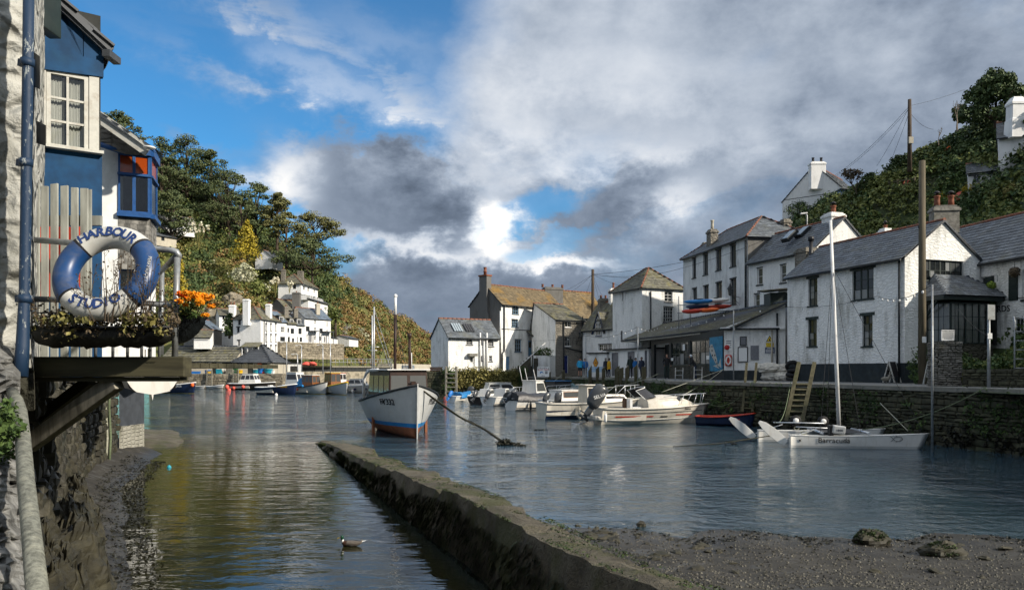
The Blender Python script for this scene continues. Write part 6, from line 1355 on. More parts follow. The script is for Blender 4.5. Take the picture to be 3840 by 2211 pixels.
# lifebuoy
def lifebuoy():
 c = P(400,1022,5.72); Rm,rt = .302,.086; root = empty('lifebuoy',c,0,'blue and white lifebuoy lettered HARBOUR STUDIO on the deck railing','lifebuoy'); T = Matrix.Rotation(R(-22),4,'X')     # leans back
 n,m = 96,20; parts = {'white_segment': MB(),'blue_segment': MB(),'black_band': MB()}
 def pt(a,b): return T @ Vector((math.cos(a) * (Rm + rt * math.cos(b)),-rt * math.sin(b),math.sin(a) * (Rm + rt * math.cos(b))))
 def kind(deg):
  d = min(abs((deg - x + 180) % 360 - 180) for x in (90,270)); return 'white_segment' if d < 45 else ('black_band' if d < 48.5 else 'blue_segment')
 for i in range(n):
  a0,a1 = 2 * math.pi * i / n,2 * math.pi * (i + 1) / n; mb = parts[kind(360 * (i + .5) / n)]; mb.smooth = True
  for j in range(m): b0,b1 = 2 * math.pi * j / m,2 * math.pi * (j + 1) / m; mb.add([pt(a0,b0),pt(a1,b0),pt(a1,b1),pt(a0,b1)],((0,1,2,3),))
 mat('ring_white',(.58,.58,.54),.4,.05,8,(.33,.30,.24),.35,.05,dirt_scale=5); mat('ring_blue',(.008,.050,.165),.38,.15,8,(.16,.15,.13),.35,.08,spec=.5,dirt_scale=6)
 for nm,mm in (('white_segment','ring_white'),('blue_segment','ring_blue'),('black_band','ink')):
  for side in (0,1):     # two arcs (four bands) of each, split so that each arc is a piece
   mb0 = parts[nm]; mb = MB(); mb.smooth = True
   for f in mb0.f:
    q = [Vector(mb0.v[i]) for i in f]; cen = sum(q,Vector()) / 4; key = cen.z if nm != 'blue_segment' else cen.x
    if (key > 0) == bool(side): mb.add(q,((0,1,2,3),))
   o = mb.build(nm,MAT[mm],root); me = o.data; bm = bmesh.new(); bm.from_mesh(me); bmesh.ops.remove_doubles(bm,verts=bm.verts,dist=1e-5); bm.to_mesh(me); bm.free()
 def letter(ch,deg,bottom=False,size=.102):
  a = R(deg); p = T @ Vector((math.cos(a) * Rm,-rt - .001,math.sin(a) * Rm)); up = Vector((math.cos(a),0,math.sin(a))) * (-1 if bottom else 1); nrm = Vector((0,-1,0)); x = up.cross(nrm)
  up,nrm,x = T.to_3x3() @ up,T.to_3x3() @ nrm,T.to_3x3() @ x
  text(ch,size,'ink_blue',root,Matrix(((x.x,up.x,nrm.x,p.x),(x.y,up.y,nrm.y,p.y),(x.z,up.z,nrm.z,p.z),(0,0,0,1))),.0015,'letter',bold=.003).matrix_parent_inverse = Matrix()
 for i,ch in enumerate('HARBOUR'): letter(ch,127 - i * 12.4)
 for i,ch in enumerate('STUDIO'): letter(ch,240 + i * 12.4 - (0 if i < 4 else 1.5),True)
 nrm = T.to_3x3() @ Vector((math.cos(R(0)) * .35,-1,0)).normalized(); x = T.to_3x3() @ Vector((0,0,-1)); up = nrm.cross(x); p = T @ Vector((Rm + rt * .45,-rt * .92,0)); text('PERRYBUOY',.034,'ring_white',root,Matrix(((x.x,up.x,nrm.x,p.x),(x.y,up.y,nrm.y,p.y),(x.z,up.z,nrm.z,p.z),(0,0,0,1))),.001).matrix_parent_inverse = Matrix()
lifebuoy()
# wire basket with withered plants
PB = empty('basket_planter',P(390,1290,5.75),0,'black wire basket of withered plants along the deck front','planter')
def pb(name,mb,m): o = mb.build(name,MAT[m],PB); o.matrix_parent_inverse = Matrix.Translation(-PB.location); return o
mb = MB(); mb.smooth = True; rings = []
for i in range(31):
 t = i / 30; px = lerp(118,655,t); e = (1 - abs(2 * t - 1) ** 6) ** .5 * .9 + .1; c = P(px,1222,5.76); rings.append([c + Vector((0,math.cos(a) * .11 * e,-.055 + math.sin(a) * (.12 if math.sin(a) < 0 else .05) * e)) * (1 + .25 * fbm(px * .02,a,1.5,3)) if 0 else c + Vector((0,math.cos(a) * .11 * e + .02 * fbm(px * .05,a * 2,1,3),-.05 + math.sin(a) * (.11 if math.sin(a) < 0 else .05) * e + .03 * fbm(px * .04,a * 3 + 5,1,3))) for a in (2 * math.pi * j / 10 for j in range(10))])
mb.ring_loft(rings,True,True,True); pb('moss_lining',mb,'weed_brown')
mb = MB()
for (y0,off) in ((1128,.0),(1170,.0),(1222,-.02)): mb.tube([P(118,y0,5.9),P(125,y0 + 2,5.72 + off),P(390,y0 + 4,5.62 + off),P(640,y0 + 3,5.65 + off),P(675,y0 + 2,5.9)],.005 if y0 < 1200 else .007,5)
for i in range(25): px = lerp(120,665,i / 24); yy = 5.64 if 3 < i < 22 else 5.7; mb.tube([P(px,1128,yy),P(px,1222,yy - .02),P(px + 4,1285,5.78)],.0035,4)
pb('wire_frame',mb,'black_metal')
lb = MB()
for _ in range(120): px = rnd.uniform(122,660); leaf_quads(lb,P(px,rnd.gauss(1205,28),5.66 + rnd.uniform(-.06,.1)),(.05,.05,.04),8,.032,.9)
pb('withered_leaves',lb,'leaf_dead'); lb = MB()
for _ in range(42): px = rnd.uniform(130,650); leaf_quads(lb,P(px,rnd.gauss(1210,26),5.63 + rnd.uniform(-.04,.1)),(.05,.05,.04),8,.038,.9)
for px in (490,560,330,240): leaf_quads(lb,P(px,1195,5.6),(.07,.06,.05),40,.055,.9)
pb('green_leaves',lb,'leaf_olive'); mb = MB(); sb = MB()
for i in range(34):
 x0 = rnd.uniform(300,560) if i < 24 else rnd.uniform(150,660); top_ = rnd.uniform(930,1090) if i < 24 else rnd.uniform(1060,1140); x1 = x0 + rnd.uniform(-45,45); Y = 5.55 + rnd.uniform(-.04,.06); pts = [P(x0,1205,Y),P(lerp(x0,x1,.4) + rnd.uniform(-8,8),lerp(1205,top_,.45),Y),P(x1,top_,Y)]; mb.tube(pts,[.0035,.0028,.0015],4)
 for k_ in range(rnd.randint(3,7)):
  t = rnd.uniform(.45,1); p = pts[1].lerp(pts[2],(t - .4) / .6); q = p + Vector((rnd.uniform(-.05,.05),rnd.uniform(-.02,.02),rnd.uniform(.0,.05))); mb.tube([p,q],.0012,3,False); sb.sphere(q,rnd.uniform(.004,.008),5,3)
pb('dead_stems',mb,'twig'); pb('seed_heads',sb,'twig')['kind'] = 'stuff'
# marigolds in a black bag
MG = empty('marigold_bag',P(720,1285,6.0),0,'orange marigolds growing in a black plastic bag hung on the railing','plant')
def mg(name,mb,m): o = mb.build(name,MAT[m],MG); o.matrix_parent_inverse = Matrix.Translation(-MG.location); return o
mb = MB(); mb.smooth = True; rings = []
for i in range(13):
 t = i / 12; yy = lerp(1185,1290,t); hw = (60 * (1 - t ** 2.2) ** .6 + 3) ; cx = lerp(708,668,t ** 1.5); rings.append([P(cx,yy,6.1) + Vector((math.cos(a) * hw / F * 6.1,math.sin(a) * .10 * (1 - t * .7),0)) * (1 + .09 * math.sin(a * 7 + t * 4) + .12 * fbm(a * 2,t * 6,1,3)) for a in (2 * math.pi * j / 22 for j in range(22))])
mb.ring_loft(rings,True,False,True)
m_,k_,b_ = new_mat('bag_plastic'); b_.inputs['Base Color'].default_value = (.008,.010,.011,1); b_.inputs['Roughness'].default_value = .18; bump(k_,b_,k_.noise(k_.mapping(coords(k_),(1,1,.3)),22,4,.6),1.0,.03); mg('bag',mb,'bag_plastic')
lb = MB()
for _ in range(60): leaf_quads(lb,P(rnd.uniform(650,765),rnd.uniform(1120,1195),6.05 + rnd.uniform(-.1,.1)),(.03,.03,.03),9,.028,.9)
mg('foliage',lb,'leaf_ivy')
for i,(px,py,r_) in enumerate(((672,1128,.028),(690,1108,.026),(733,1110,.036),(755,1108,.034),(781,1113,.036),(748,1126,.036),(705,1120,.03),(695,1142,.02),(760,1137,.018),(790,1147,.03),(770,1180,.026),(676,1100,.03),(722,1103,.03),(700,1098,.026),(741,1142,.018))):
 p = P(px,py,5.9 + rnd.uniform(-.06,.06)); mb = MB(); r_ *= 1.1
 leaf_quads(mb,p,(r_,r_ * .8,r_ * .62),60,r_ * .75,.45)
 mg('flower',mb,'petal_red' if i in (1,11) else 'petal'); mb = MB(); mb.tube([p,P(lerp(px,710,.6),1190,6.05)],.003,4); mg('stem',mb,'leaf_olive')
# near hand rail and rocks at the lower corner
mat('lichen_metal',(0.15,0.155,0.13),.85,.4,40,(0.30,0.30,0.24),.7,.5,dirt_scale=14)
HR = MB(); HR.tube([P(42,1470,4.9),P(62,1500,4.7),P(76,1545,4.4),P(86,1640,4.0),P(97,1800,3.5),P(118,2000,3.05),P(152,2330,2.5)],.036,16); tag(HR.build('hand_rail',MAT['lichen_metal']),'lichen covered metal hand rail running down the lower corner','railing')
def near_rock():
 nx,nz = 40,90; vs = []
 for j in range(nz):
  t = j / (nz - 1); py = lerp(1240,2400,t); Y = lerp(5.5,2.35,t ** .8); pr = lerp(70,110,t) + 10 * fbm(t * 9,1,1,3)
  for i in range(nx):
   s = i / (nx - 1); px = lerp(-1700,pr,s ** .6); Yd = Y + .22 * fbm(px * .012,py * .012,1,5) + .12 * fbm(px * .05,py * .04,1,4) + (1 - s) * -.5 + max(0,s - .9) * 5; vs.append(P(px,py,Yd))
 mb = MB(); mb.smooth = False; mb.add(vs,[(j * nx + i,j * nx + i + 1,(j + 1) * nx + i + 1,(j + 1) * nx + i) for j in range(nz - 1) for i in range(nx - 1)]); tag(mb.build('mottled_rock',MAT['rock_pale']),'pale blotched rock face behind the hand rail','rock')
 lb = MB()
 for _ in range(60): leaf_quads(lb,P(rnd.gauss(15,22),rnd.gauss(1615,45),4.0 + rnd.uniform(-.15,.1)),(.05,.05,.05),14,.035,.9)
 tag(lb.build('ivy',MAT['leaf_ivy']),'ivy clump on the pale rock face by the hand rail','ivy',kind='stuff')
 nx,ny = 50,150; vs = []
 for j in range(ny):
  Y = lerp(3.5,16.5,(j / (ny - 1)) ** 1.1); xw = interp([(p.y,p.x) for p in reversed(SWALL)],Y); wd = interp([(3,.95),(8,.85),(11,.75),(14,.55),(16.5,.15)],Y) * (1 + .35 * fbm(Y,5,.9,3))
  for i in range(nx):
   s = i / (nx - 1); h = interp([(3,.95),(8,.85),(12,.8),(15,.6),(16.5,.3)],Y); z = h * (1 - max(0,(s - .5) / .5) ** 1.6 * 1.25) + .20 * fbm(s * 4,Y,1.6,5); q = .085; z = math.floor(z / q) * q + q * max(0,min(1,(z / q - math.floor(z / q) - .35) * 5)) + .03 * fbm(s * 20,Y * 6,1,3)
   vs.append(Vector((xw - .1 + wd * s + .05 * fbm(z * 8,Y * 2,1,2),Y,z)))
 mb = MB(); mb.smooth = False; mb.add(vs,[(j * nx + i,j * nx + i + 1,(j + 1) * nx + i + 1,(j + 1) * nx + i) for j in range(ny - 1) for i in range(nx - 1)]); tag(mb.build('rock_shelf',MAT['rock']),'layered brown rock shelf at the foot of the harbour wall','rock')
 wb = MB()
 for _ in range(1300):
  Y = rnd.uniform(6,22); x = interp(SHORE,Y) + rnd.uniform(.35,1.35) ** 1.0; z = max(.005,ground_z(x,Y)) + .008; leaf_quads(wb,(x,Y,z),(.10,.12,.012),3,.055,.9,2.0)
 tag(wb.build('shore_seaweed',MAT['weed_brown']),'dark bladder weed strewn along the left shore','seaweed',kind='stuff')
near_rock()
# ropes and pipes hanging at the corner of the bay house
for i,(px,y1,m_,lab) in enumerate(((352,1730,'varnish','rusty pipe bent at its foot on the harbour wall'),(372,1735,'rope_green','green hanging rope farthest from the slate panel'),(384,1700,'rope_dark','dark hanging rope between the green ropes'),(400,1742,'rope_pale','pale looped rope hanging beside the slate panel'),(412,1738,'rope_green','green hanging rope nearest the slate panel'))):
 mb = MB(); mb.tube([P(px + 4,1400,20.5),P(px - 3,1520,20.4),P(px + 3,1640,20.2),P(px - 2,y1,20.0)],.035,6); tag(mb.build('hanging_rope' if i else 'rusty_pipe',MAT[m_]),lab,'rope' if i else 'pipe')
mb = MB(); c = W(600,1662); mb.smooth = True; nx = 24; vs = []
for j in range(16):
 for i in range(nx):
  s,t = i / (nx - 1),j / 15; px = lerp(520,700,s); vs.append(W(px,lerp(1610,1690,t)) + Vector((0,0,.32 * (1 - s) ** .7 * math.sin(math.pi * min(1,t * .8 + .1)) * (1 if t < .85 else .2) - .06 + .03 * fbm(s * 6,t * 6,1,3))))
mb.add(vs,[(j * nx + i,j * nx + i + 1,(j + 1) * nx + i + 1,(j + 1) * nx + i) for j in range(15) for i in range(nx - 1)]); tag(mb.build('slip_ramp',MAT['weathered_concrete']),'low mud covered ramp sloping into the water by the bay house','ramp')
# ------------------------------------------------------------------ boats
class Hull:
 """lofted hull, local x forward from the stern, z=0 the waterline"""
 def __init__(s,L,B,aft,fore,draft,tf=.8,rake=.35,full=.42,bowp=.95,mid=.38):
  s.L,s.B,s.aft,s.fore,s.draft,s.tf,s.rake,s.full,s.bowp,s.mid = L,B,aft,fore,draft,tf,rake,full,bowp,mid
 def half(s,t):
  if t < s.mid: return s.B / 2 * lerp(s.tf,1,math.sin(t / s.mid * math.pi / 2))
  q = (t - s.mid) / (1 - s.mid); return s.B / 2 * max(0.0,1 - q ** 2.3)
 def sheer(s,t): return lerp(s.aft,s.fore,t ** 2) - .12 * s.aft * math.sin(t * math.pi) * .5
 def keel(s,t): return -s.draft * (1 if t < .75 else 1 - .25 * ((t - .75) / .25) ** 2)
 def pt(s,t,z,side):
  k,sh = s.keel(t),s.sheer(t); v = max(0,min(1,(z - k) / (sh - k))); p = lerp(s.full,s.bowp,t ** 1.5); y = s.half(t) * v ** p
  return Vector((t * s.L + s.rake * v * t ** 3,side * y,lerp(k,sh,v)))
 def frame(s,t,z,side):
  p = s.pt(t,z,side); dx = (s.pt(min(1,t + .02),z,side) - s.pt(t - .02,z,side)).normalized(); dz = (s.pt(t,z + .04,side) - s.pt(t,z - .04,side)).normalized(); x = dx * (1 if side < 0 else -1); n = x.cross(dz).normalized(); up = n.cross(x)
  return Matrix(((x.x,up.x,n.x,p.x + n.x * .012),(x.y,up.y,n.y,p.y + n.y * .012),(x.z,up.z,n.z,p.z + n.z * .012),(0,0,0,1)))
 def build(s,root,mats=('gel_white','stripe_blue','antifoul'),stripe=(.0,.06),deck='gel_cream',gun='white_paint',gr=.03,open_=0.0,nst=22,name='hull',deck_drop=.05):
  """mats: topsides, stripe, bottom; open_: share of the length that is an open cockpit, from the stern"""
  rings = []; rowz = []
  for i in range(nst + 1):
   t = i / nst; k,sh = s.keel(t),s.sheer(t); zz = [k,lerp(k,min(stripe[0],sh),.5),stripe[0],stripe[1],lerp(stripe[1],sh,.35),lerp(stripe[1],sh,.7),sh]; zz = [max(k,min(sh,z)) for z in zz]; half = [s.pt(t,z,1) for z in zz]; rings.append([Vector((p.x,-p.y,p.z)) for p in reversed(half)] + half[1:])
  mb = MB(); mb.smooth = True; n = len(rings[0])
  for i in range(nst):
   for j in range(n - 1):
    r = min(j,n - 2 - j); mb.cur = {0: 0,1: 0,2: 0,3: 1,4: 2,5: 2}[r] if True else 0
    mb.add([rings[i][j],rings[i][j + 1],rings[i + 1][j + 1],rings[i + 1][j]],((0,3,2,1),))
  mb.cur = 0; mb.smooth = False; mb.poly(list(reversed(rings[0])))
  h = mb.build(name,[MAT[m] for m in mats],root)
  bm = bmesh.new(); bm.from_mesh(h.data); bmesh.ops.remove_doubles(bm,verts=bm.verts,dist=1e-4); bm.to_mesh(h.data); bm.free()
  sh = [rings[i] for i in range(nst + 1)]
  mb = MB(); mb.tube([r[0] for r in sh],gr,6); mb.tube([r[-1] for r in sh],gr,6); mb.tube([rings[0][0],rings[0][-1]],gr,6); mb.build('gunwale',MAT[gun],root)
  mb = MB(); drop = Vector((0,0,-deck_drop)); io = int(nst * open_)
  for i in range(io,nst): mb.quad(sh[i][0] + drop,sh[i][-1] + drop,sh[i + 1][-1] + drop,sh[i + 1][0] + drop)
  if io:
   fz = max(.05,s.aft * .25)
   for i in range(io):
    q = lambda r: [Vector((r[0].x,r[0].y * .93,r[0].z - .03)),Vector((r[0].x,r[0].y * .8,fz)),Vector((r[-1].x,r[-1].y * .8,fz)),Vector((r[-1].x,r[-1].y * .93,r[-1].z - .03))]
    a,b = q(sh[i]),q(sh[i + 1])
    for j in range(3): mb.quad(a[j],a[j + 1],b[j + 1],b[j])
   a = q(sh[io]); mb.poly([a[0],a[1],a[2],a[3]])
  mb.build('deck',MAT[deck],root); return h
def boat_root(name,label,stern,bow,z=0.0,heel=0.0,trim=0.0,cat='boat',group=None):
 stern,bow = Vector(stern[:2]),Vector(bow[:2]); d = bow - stern; o = empty(name,(stern.x,stern.y,z),0,label,cat,group); o.rotation_euler = (heel,trim,math.atan2(d.y,d.x)); return o,d.length
def cabin(root,x0,x1,w0,w1,z0,z1,m='gel_white',rake=(.12,.3),taper=.85,win='windscreen',side_n=2,front_n=2,wz=(.35,.85),roof=None,name='cabin',frame=None,roof_over=.06,back=False):
 """tapered deckhouse with window panes set in its sides and front"""
 a,b = rake; bot = [(x0,-w0 / 2),(x1,-w1 / 2),(x1,w1 / 2),(x0,w0 / 2)]; top = [(x0 + a,-w0 / 2 * taper),(x1 - b,-w1 / 2 * taper),(x1 - b,w1 / 2 * taper),(x0 + a,w0 / 2 * taper)]
 mb = MB(); mb.add([(x,y,z0) for x,y in bot] + [(x,y,z1) for x,y in top],((0,1,5,4),(1,2,6,5),(2,3,7,6),(3,0,4,7),(4,5,6,7))); c = mb.build(name,MAT[m],root,bevel=.03)
 V = lambda l,i,z: Vector((l[i][0],l[i][1],z))
 def panes(i,j,n,pad=.08):
  A,B,C,D = V(bot,i,z0),V(bot,j,z0),V(top,j,z1),V(top,i,z1); nr = (B - A).cross(D - A).normalized()
  for k in range(n):
   u0,u1 = (k + pad) / n,(k + 1 - pad) / n; Q = lambda u,v: A.lerp(B,u).lerp(D.lerp(C,u),v) + nr * .006
   m2 = MB(); m2.quad(Q(u0,wz[0]),Q(u1,wz[0]),Q(u1,wz[1]),Q(u0,wz[1])); p = m2.build('window',MAT[win],c)
   if frame:
    m3 = MB(); q = [Q(u0,wz[0]),Q(u1,wz[0]),Q(u1,wz[1]),Q(u0,wz[1])]
    for s_,e in zip(q,q[1:] + q[:1]): m3.bar(s_ + nr * .008,e + nr * .008,.03,.025,nr)
    m3.build('window_frame',MAT[frame],p)
 panes(0,1,side_n); panes(2,3,side_n)
 if front_n: panes(1,2,front_n)
 if back: panes(3,0,front_n or 2)
 if roof:
  o = roof_over; mb = MB(); mb.add([(x + sx * o,y + sy * o,z) for z in (z1,z1 + .05) for (x,y),sx,sy in zip(top,(-1,1,1,-1),(-1,-1,1,1))],((3,2,1,0),(4,5,6,7),(0,1,5,4),(1,2,6,5),(2,3,7,6),(3,0,4,7))); mb.build('cabin_roof',MAT[roof],c,bevel=.02)
 return c
def outboard(root,x,y,z,m='engine_grey',s=1.0,tilt=.6,label=None):
 Mx = Matrix.Translation((x,y,z)) @ Matrix.Rotation(tilt,4,'Y') @ Matrix.Scale(s,4); e = empty('outboard_motor'); e.parent = root; e.matrix_local = Mx
 mb = MB(); mb.smooth = True; mb.ring_loft([[Vector((-.18 + cx + rx * math.cos(a),ry * math.sin(a),zz)) for a in (2 * math.pi * j / 12 for j in range(12))] for cx,rx,ry,zz in ((0,.17,.12,-.08),(-.02,.25,.16,.06),(-.05,.27,.17,.40),(-.05,.25,.165,.64),(.0,.17,.11,.74))],True,True,True); mb.build('cowl',MAT[m],e)
 mb = MB(); mb.box((-.16,0,-.12),(.2,.12,.5)); mb.box((-.17,0,-.42),(.14,.05,.3)); mb.box((-.24,0,-.38),(.36,.18,.02)); mb.tube([(-.36,0,-.52),(.0,0,-.52)],.05,8); mb.build('leg',MAT[m],e)
 mb = MB()
 for k in range(3): a = k * 2.09; mb.add([(-.40,.03 * math.cos(a),-.52 + .03 * math.sin(a)),(-.42,.13 * math.cos(a - .3),-.52 + .13 * math.sin(a - .3)),(-.38,.14 * math.cos(a + .4),-.52 + .14 * math.sin(a + .4))],((0,1,2),))
 mb.build('propeller',MAT['engine_light'],e); return e
def rail(root,pts,posts,r=.014,m='alu',base=None):
 mb = MB(); mb.tube(pts,r,6); o = mb.build('rail',MAT[m],root)
 for a,b in posts: mb = MB(); mb.tube([a,b],r * .9,6); mb.build('stanchion',MAT[m],o)
def fender(root,p,m='white_paint',L=.4,r=.09):
 mb = MB(); mb.lathe((p[0],p[1],p[2]),[(.02,-L / 2 - .04),(r * .7,-L / 2),(r,-L * .35),(r,L * .35),(r * .7,L / 2),(.025,L / 2 + .05),(.02,L / 2 + .12)],10); mb.build('fender',MAT[m],root)
def on_hull(root,h,t,z,side,s,size,m,bold=.0): text(s,size,m,root,h.frame(t,z,side),.003,bold=bold).matrix_parent_inverse = Matrix()

# ---- the grounded fishing boat
def fishing_boat():
 bow = Vector((-3.62,29.3)); th = R(20); d = Vector((math.sin(th),-math.cos(th))); L = 6.4; stern = bow - d * L
 root,_ = boat_root('fishing_boat','white wooden fishing boat FY332 with brown wheelhouse grounded on legs',stern,bow,0.0); h = Hull(L,3.1,1.3,2.04,.16,.74,.12,.36,.60,.46)
 h.build(root,('hull_grey','stripe_blue','antifoul'),(.40,.56),'oak_grey','black_paint',.045)
 for sd in (-1,1): on_hull(root,h,.80,lerp(h.sheer(.8),.5,.30),sd,'FY332',.34,'ink',.006)
 for sd in (-1,1): mb = MB(); p = h.pt(.5,.5,sd); mb.box((p.x,p.y + sd * .06,.25),(.2,.10,.95)); mb.build('beaching_leg',MAT['antifoul'],root)
 mb = MB(); mb.bar(h.pt(1,-.1,1) + Vector((.03,0,0)),h.pt(1,h.fore,1) + Vector((.02,0,.06)),.045,.05); mb.build('stem_post',MAT['hull_grey'],root)
 c = cabin(root,1.2,5.0,2.0,1.6,h.sheer(.5) - .1,2.60,'brown_wood',(.08,.12),.94,'pane_mid',4,2,(.30,.84),'white_paint',roof_over=.12,name='wheelhouse')
 mb = MB(); mb.box((3.05,0,1.44),(3.9,2.1,.26)); mb.build('coaming',MAT['black_paint'],root)
 mb = MB(); mb.tube([(2.2,0,2.4),(2.28,0,5.0)],.065,8); o = mb.build('mast',MAT['brown_wood'],root); mb = MB(); mb.tube([(2.28,0,5.0),(2.3,0,5.75)],.06,8); mb.sphere((2.3,0,5.8),.09,8,5); mb.build('mast_head',MAT['white_paint'],o)
 for (a,b) in (((2.28,0,4.9),(.1,-1.0,1.3)),((2.28,0,4.9),(.1,1.0,1.3)),((2.28,0,4.9),(4.6,0,2.55))): mb = MB(); mb.tube([a,b],.012,4); mb.build('stay',MAT['wire'],o)
 mb = MB(); mb.tube([(3.6,.35,2.5),(3.6,.33,3.95)],[.075,.05],8); mb.tube([(3.6,.33,3.95),(3.6,.33,4.15)],.09,8); mb.build('exhaust_stack',MAT['brown_wood'],root)
 mb = MB(); mb.tube([(.25,-1.05,1.1),(.3,-1.02,2.2),(.6,-.95,2.5),(1.3,-.9,2.6),(3.0,-.88,2.62)],.07,10); mb.build('gantry_tube',MAT['white_paint'],root)
 mb = MB(); mb.box((5.75,0,2.0),(.18,.18,.35)); mb.tube([(5.75,-.2,2.08),(5.75,.2,2.08)],.035,8); mb.build('samson_post',MAT['brown_wood'],root)
 mb = MB(); mb.tube([(3.0,.55,2.6),(3.0,.55,3.35)],.02,6); mb.build('aerial',MAT['white_paint'],root)
 M = root.matrix_basis; a = Vector((stern.x,stern.y,0)) + Matrix.Rotation(math.atan2(d.y,d.x),3,'Z') @ Vector((5.9,.05,2.05)); e = W(1885,1668)
 ctl = [a,P(1640,1505,29.6),P(1720,1560,29.3),P(1810,1605,28.3),e + Vector((0,0,.1))]; mb = MB()
 def cr(p,n=10):
  out = []; q = [p[0]] + p + [p[-1]]
  for i in range(1,len(q) - 2):
   for k in range(n): t = k / n; p0,p1,p2,p3 = q[i - 1],q[i],q[i + 1],q[i + 2]; out.append(.5 * ((2 * p1) + (p2 - p0) * t + (2 * p0 - 5 * p1 + 4 * p2 - p3) * t * t + (3 * p1 - p0 - 3 * p2 + p3) * t ** 3))
  return out + [p[-1]]
 pts = cr(ctl); mb.tube(pts,[.028 + .016 * i / len(pts) for i in range(len(pts))],7); mb.tube([p + Vector((-.03,-.05,.07 * math.sin(math.pi * min(1,i / 25)))) for i,p in enumerate(pts[:28])],.026,7); r_ = tag(mb.build('mooring_rope',MAT['rope_dark']),'heavy dark weedy rope from the bow of the grounded boat','rope')
 lb = MB()
 for p in pts[22:]:
  for _ in range(3): leaf_quads(lb,p,(.06,.06,.06),3,.07,.9)
 leaf_quads(lb,e + Vector((.05,0,.08)),(.30,.2,.14),200,.12,.9); leaf_quads(lb,e + Vector((.4,0,.02)),(.35,.15,.06),80,.12,.9); s = lb.build('seaweed',MAT['weed_brown'],r_); s['kind'] = 'stuff'
fishing_boat()

# ---- speedboat with big outboard
def speedboat():
 stern,bow = Vector((4.15,37.3)),Vector((9.35,38.2)); root,L = boat_root('speedboat','cream speedboat with large grey tilted outboard motor',stern,bow); h = Hull(L,1.95,.78,.95,.12,.92,.45,.22,.8,.3)
 h.build(root,('gel_cream','gel_cream','gel_cream'),(.0,.05),'gel_cream','gel_cream',.045,.45,deck_drop=.0)
 mb = MB(); mb.smooth = True; n = 14; rings = []
 for i in range(n + 1): t = i / n; x = lerp(2.3,5.0,t); hw = .78 * (1 - t ** 2.2) + .04; z = h.sheer(x / L) - .02; hh = .62 * math.sin(math.pi * min(1,.30 + .70 * t)) ** .8 + .02; rings.append([Vector((x,hw * math.cos(a),z + hh * math.sin(a) ** .7 if math.sin(a) > 0 else z)) for a in (math.pi * j / 10 for j in range(11))])
 mb.ring_loft(rings,False); mb.poly(rings[0]); mb.build('foredeck',MAT['gel_cream'],root)
 mb = MB(); mb.smooth = True; mb.ring_loft([[Vector((x,y,z)) for x,y,z in ((2.15,-.72,1.25),(2.75,-.6,1.32),(2.95,0,1.36),(2.75,.6,1.32),(2.15,.72,1.25))],[Vector((x,y,z)) for x,y,z in ((1.75,-.66,1.6),(2.2,-.52,1.72),(2.35,0,1.76),(2.2,.52,1.72),(1.75,.66,1.6))]],False); w = mb.build('windscreen',MAT['windscreen'],root)
 mb = MB(); mb.tube([(2.15,-.74,1.2),(1.7,-.67,1.62),(2.2,-.53,1.76),(2.38,0,1.80),(2.2,.53,1.76),(1.7,.67,1.62),(2.15,.74,1.2)],.022,6); mb.build('windscreen_frame',MAT['white_paint'],w)
 mb = MB(); mb.box((1.75,-.35,.75),(.5,.5,.16)); mb.box((1.5,-.35,1.0),(.12,.5,.45)); mb.build('seat',MAT['white_paint'],root); mb = MB(); mb.box((1.75,.35,.75),(.5,.5,.16)); mb.box((1.5,.35,1.0),(.12,.5,.45)); mb.build('seat',MAT['cloth_brown'],root)
 for z,a,b,m_ in ((.36,.12,.48,'red_paint'),(.34,.55,.62,'ink'),(.42,.70,.86,'red_paint')):
  mb = MB(); k = 14
  for i in range(k): t0,t1 = lerp(a,b,i / k),lerp(a,b,(i + 1) / k); q = [h.pt(t0,z,-1),h.pt(t1,z,-1),h.pt(t1,z + .06,-1),h.pt(t0,z + .06,-1)]; mb.quad(*[p + Vector((0,-.012,0)) for p in q])
  mb.build('hull_stripe',MAT[m_],root)
 for z in (.22,.55): mb = MB(); mb.tube([h.pt(i / 20,z + .12 * (i / 20) ** 3,-1) + Vector((0,-.01,0)) for i in range(1,20)],.016,5); mb.build('rubbing_strake',MAT['black_paint' if z > .3 else 'hull_grey'],root)
 on_hull(root,h,.80,.74,-1,'Ielena',.16,'ink')
 rail(root,[(3.1,-.72,1.32),(4.4,-.5,1.42),(5.5,-.12,1.46),(5.6,0,1.46),(5.5,.12,1.46),(4.4,.5,1.42),(3.1,.72,1.32)],[((4.0,s * .62,.95),(4.2,s * .54,1.41)) for s in (-1,1)] + [((4.75,s * .45,.95),(4.95,s * .33,1.44)) for s in (-1,1)] + [((5.3,s * .1,.98),(5.4,s * .14,1.45)) for s in (-1,1)])
 mb = MB(); mb.lathe((4.0,-.42,1.22),[(.12,0),(.12,.02),(.08,.03)],12,True,(0,-1,.7)); mb.build('porthole',MAT['windscreen'],root)
 e = outboard(root,-.05,0,.78,'engine_grey',1.45,.62); text('SELVA',.16,'sign_white',e,Matrix.Translation((-.18,-.185,.36)) @ Matrix.Rotation(math.pi / 2,4,'X') @ Matrix.Rotation(.9,4,'Z'),.003).matrix_parent_inverse = Matrix()
 mb = MB(); mb.box((-.15,0,.32),(.35,1.5,.2)); mb.build('bathing_platform',MAT['gel_cream'],root,bevel=.04); fender(root,(.1,-1.0,.35),'white_paint',.35,.07); mb = MB(); mb.tube([(-.5,.35,.1),(-.9,.38,-.02),(-1.2,.4,.02)],.03,6); mb.build('boarding_ladder',MAT['alu'],root)
speedboat()
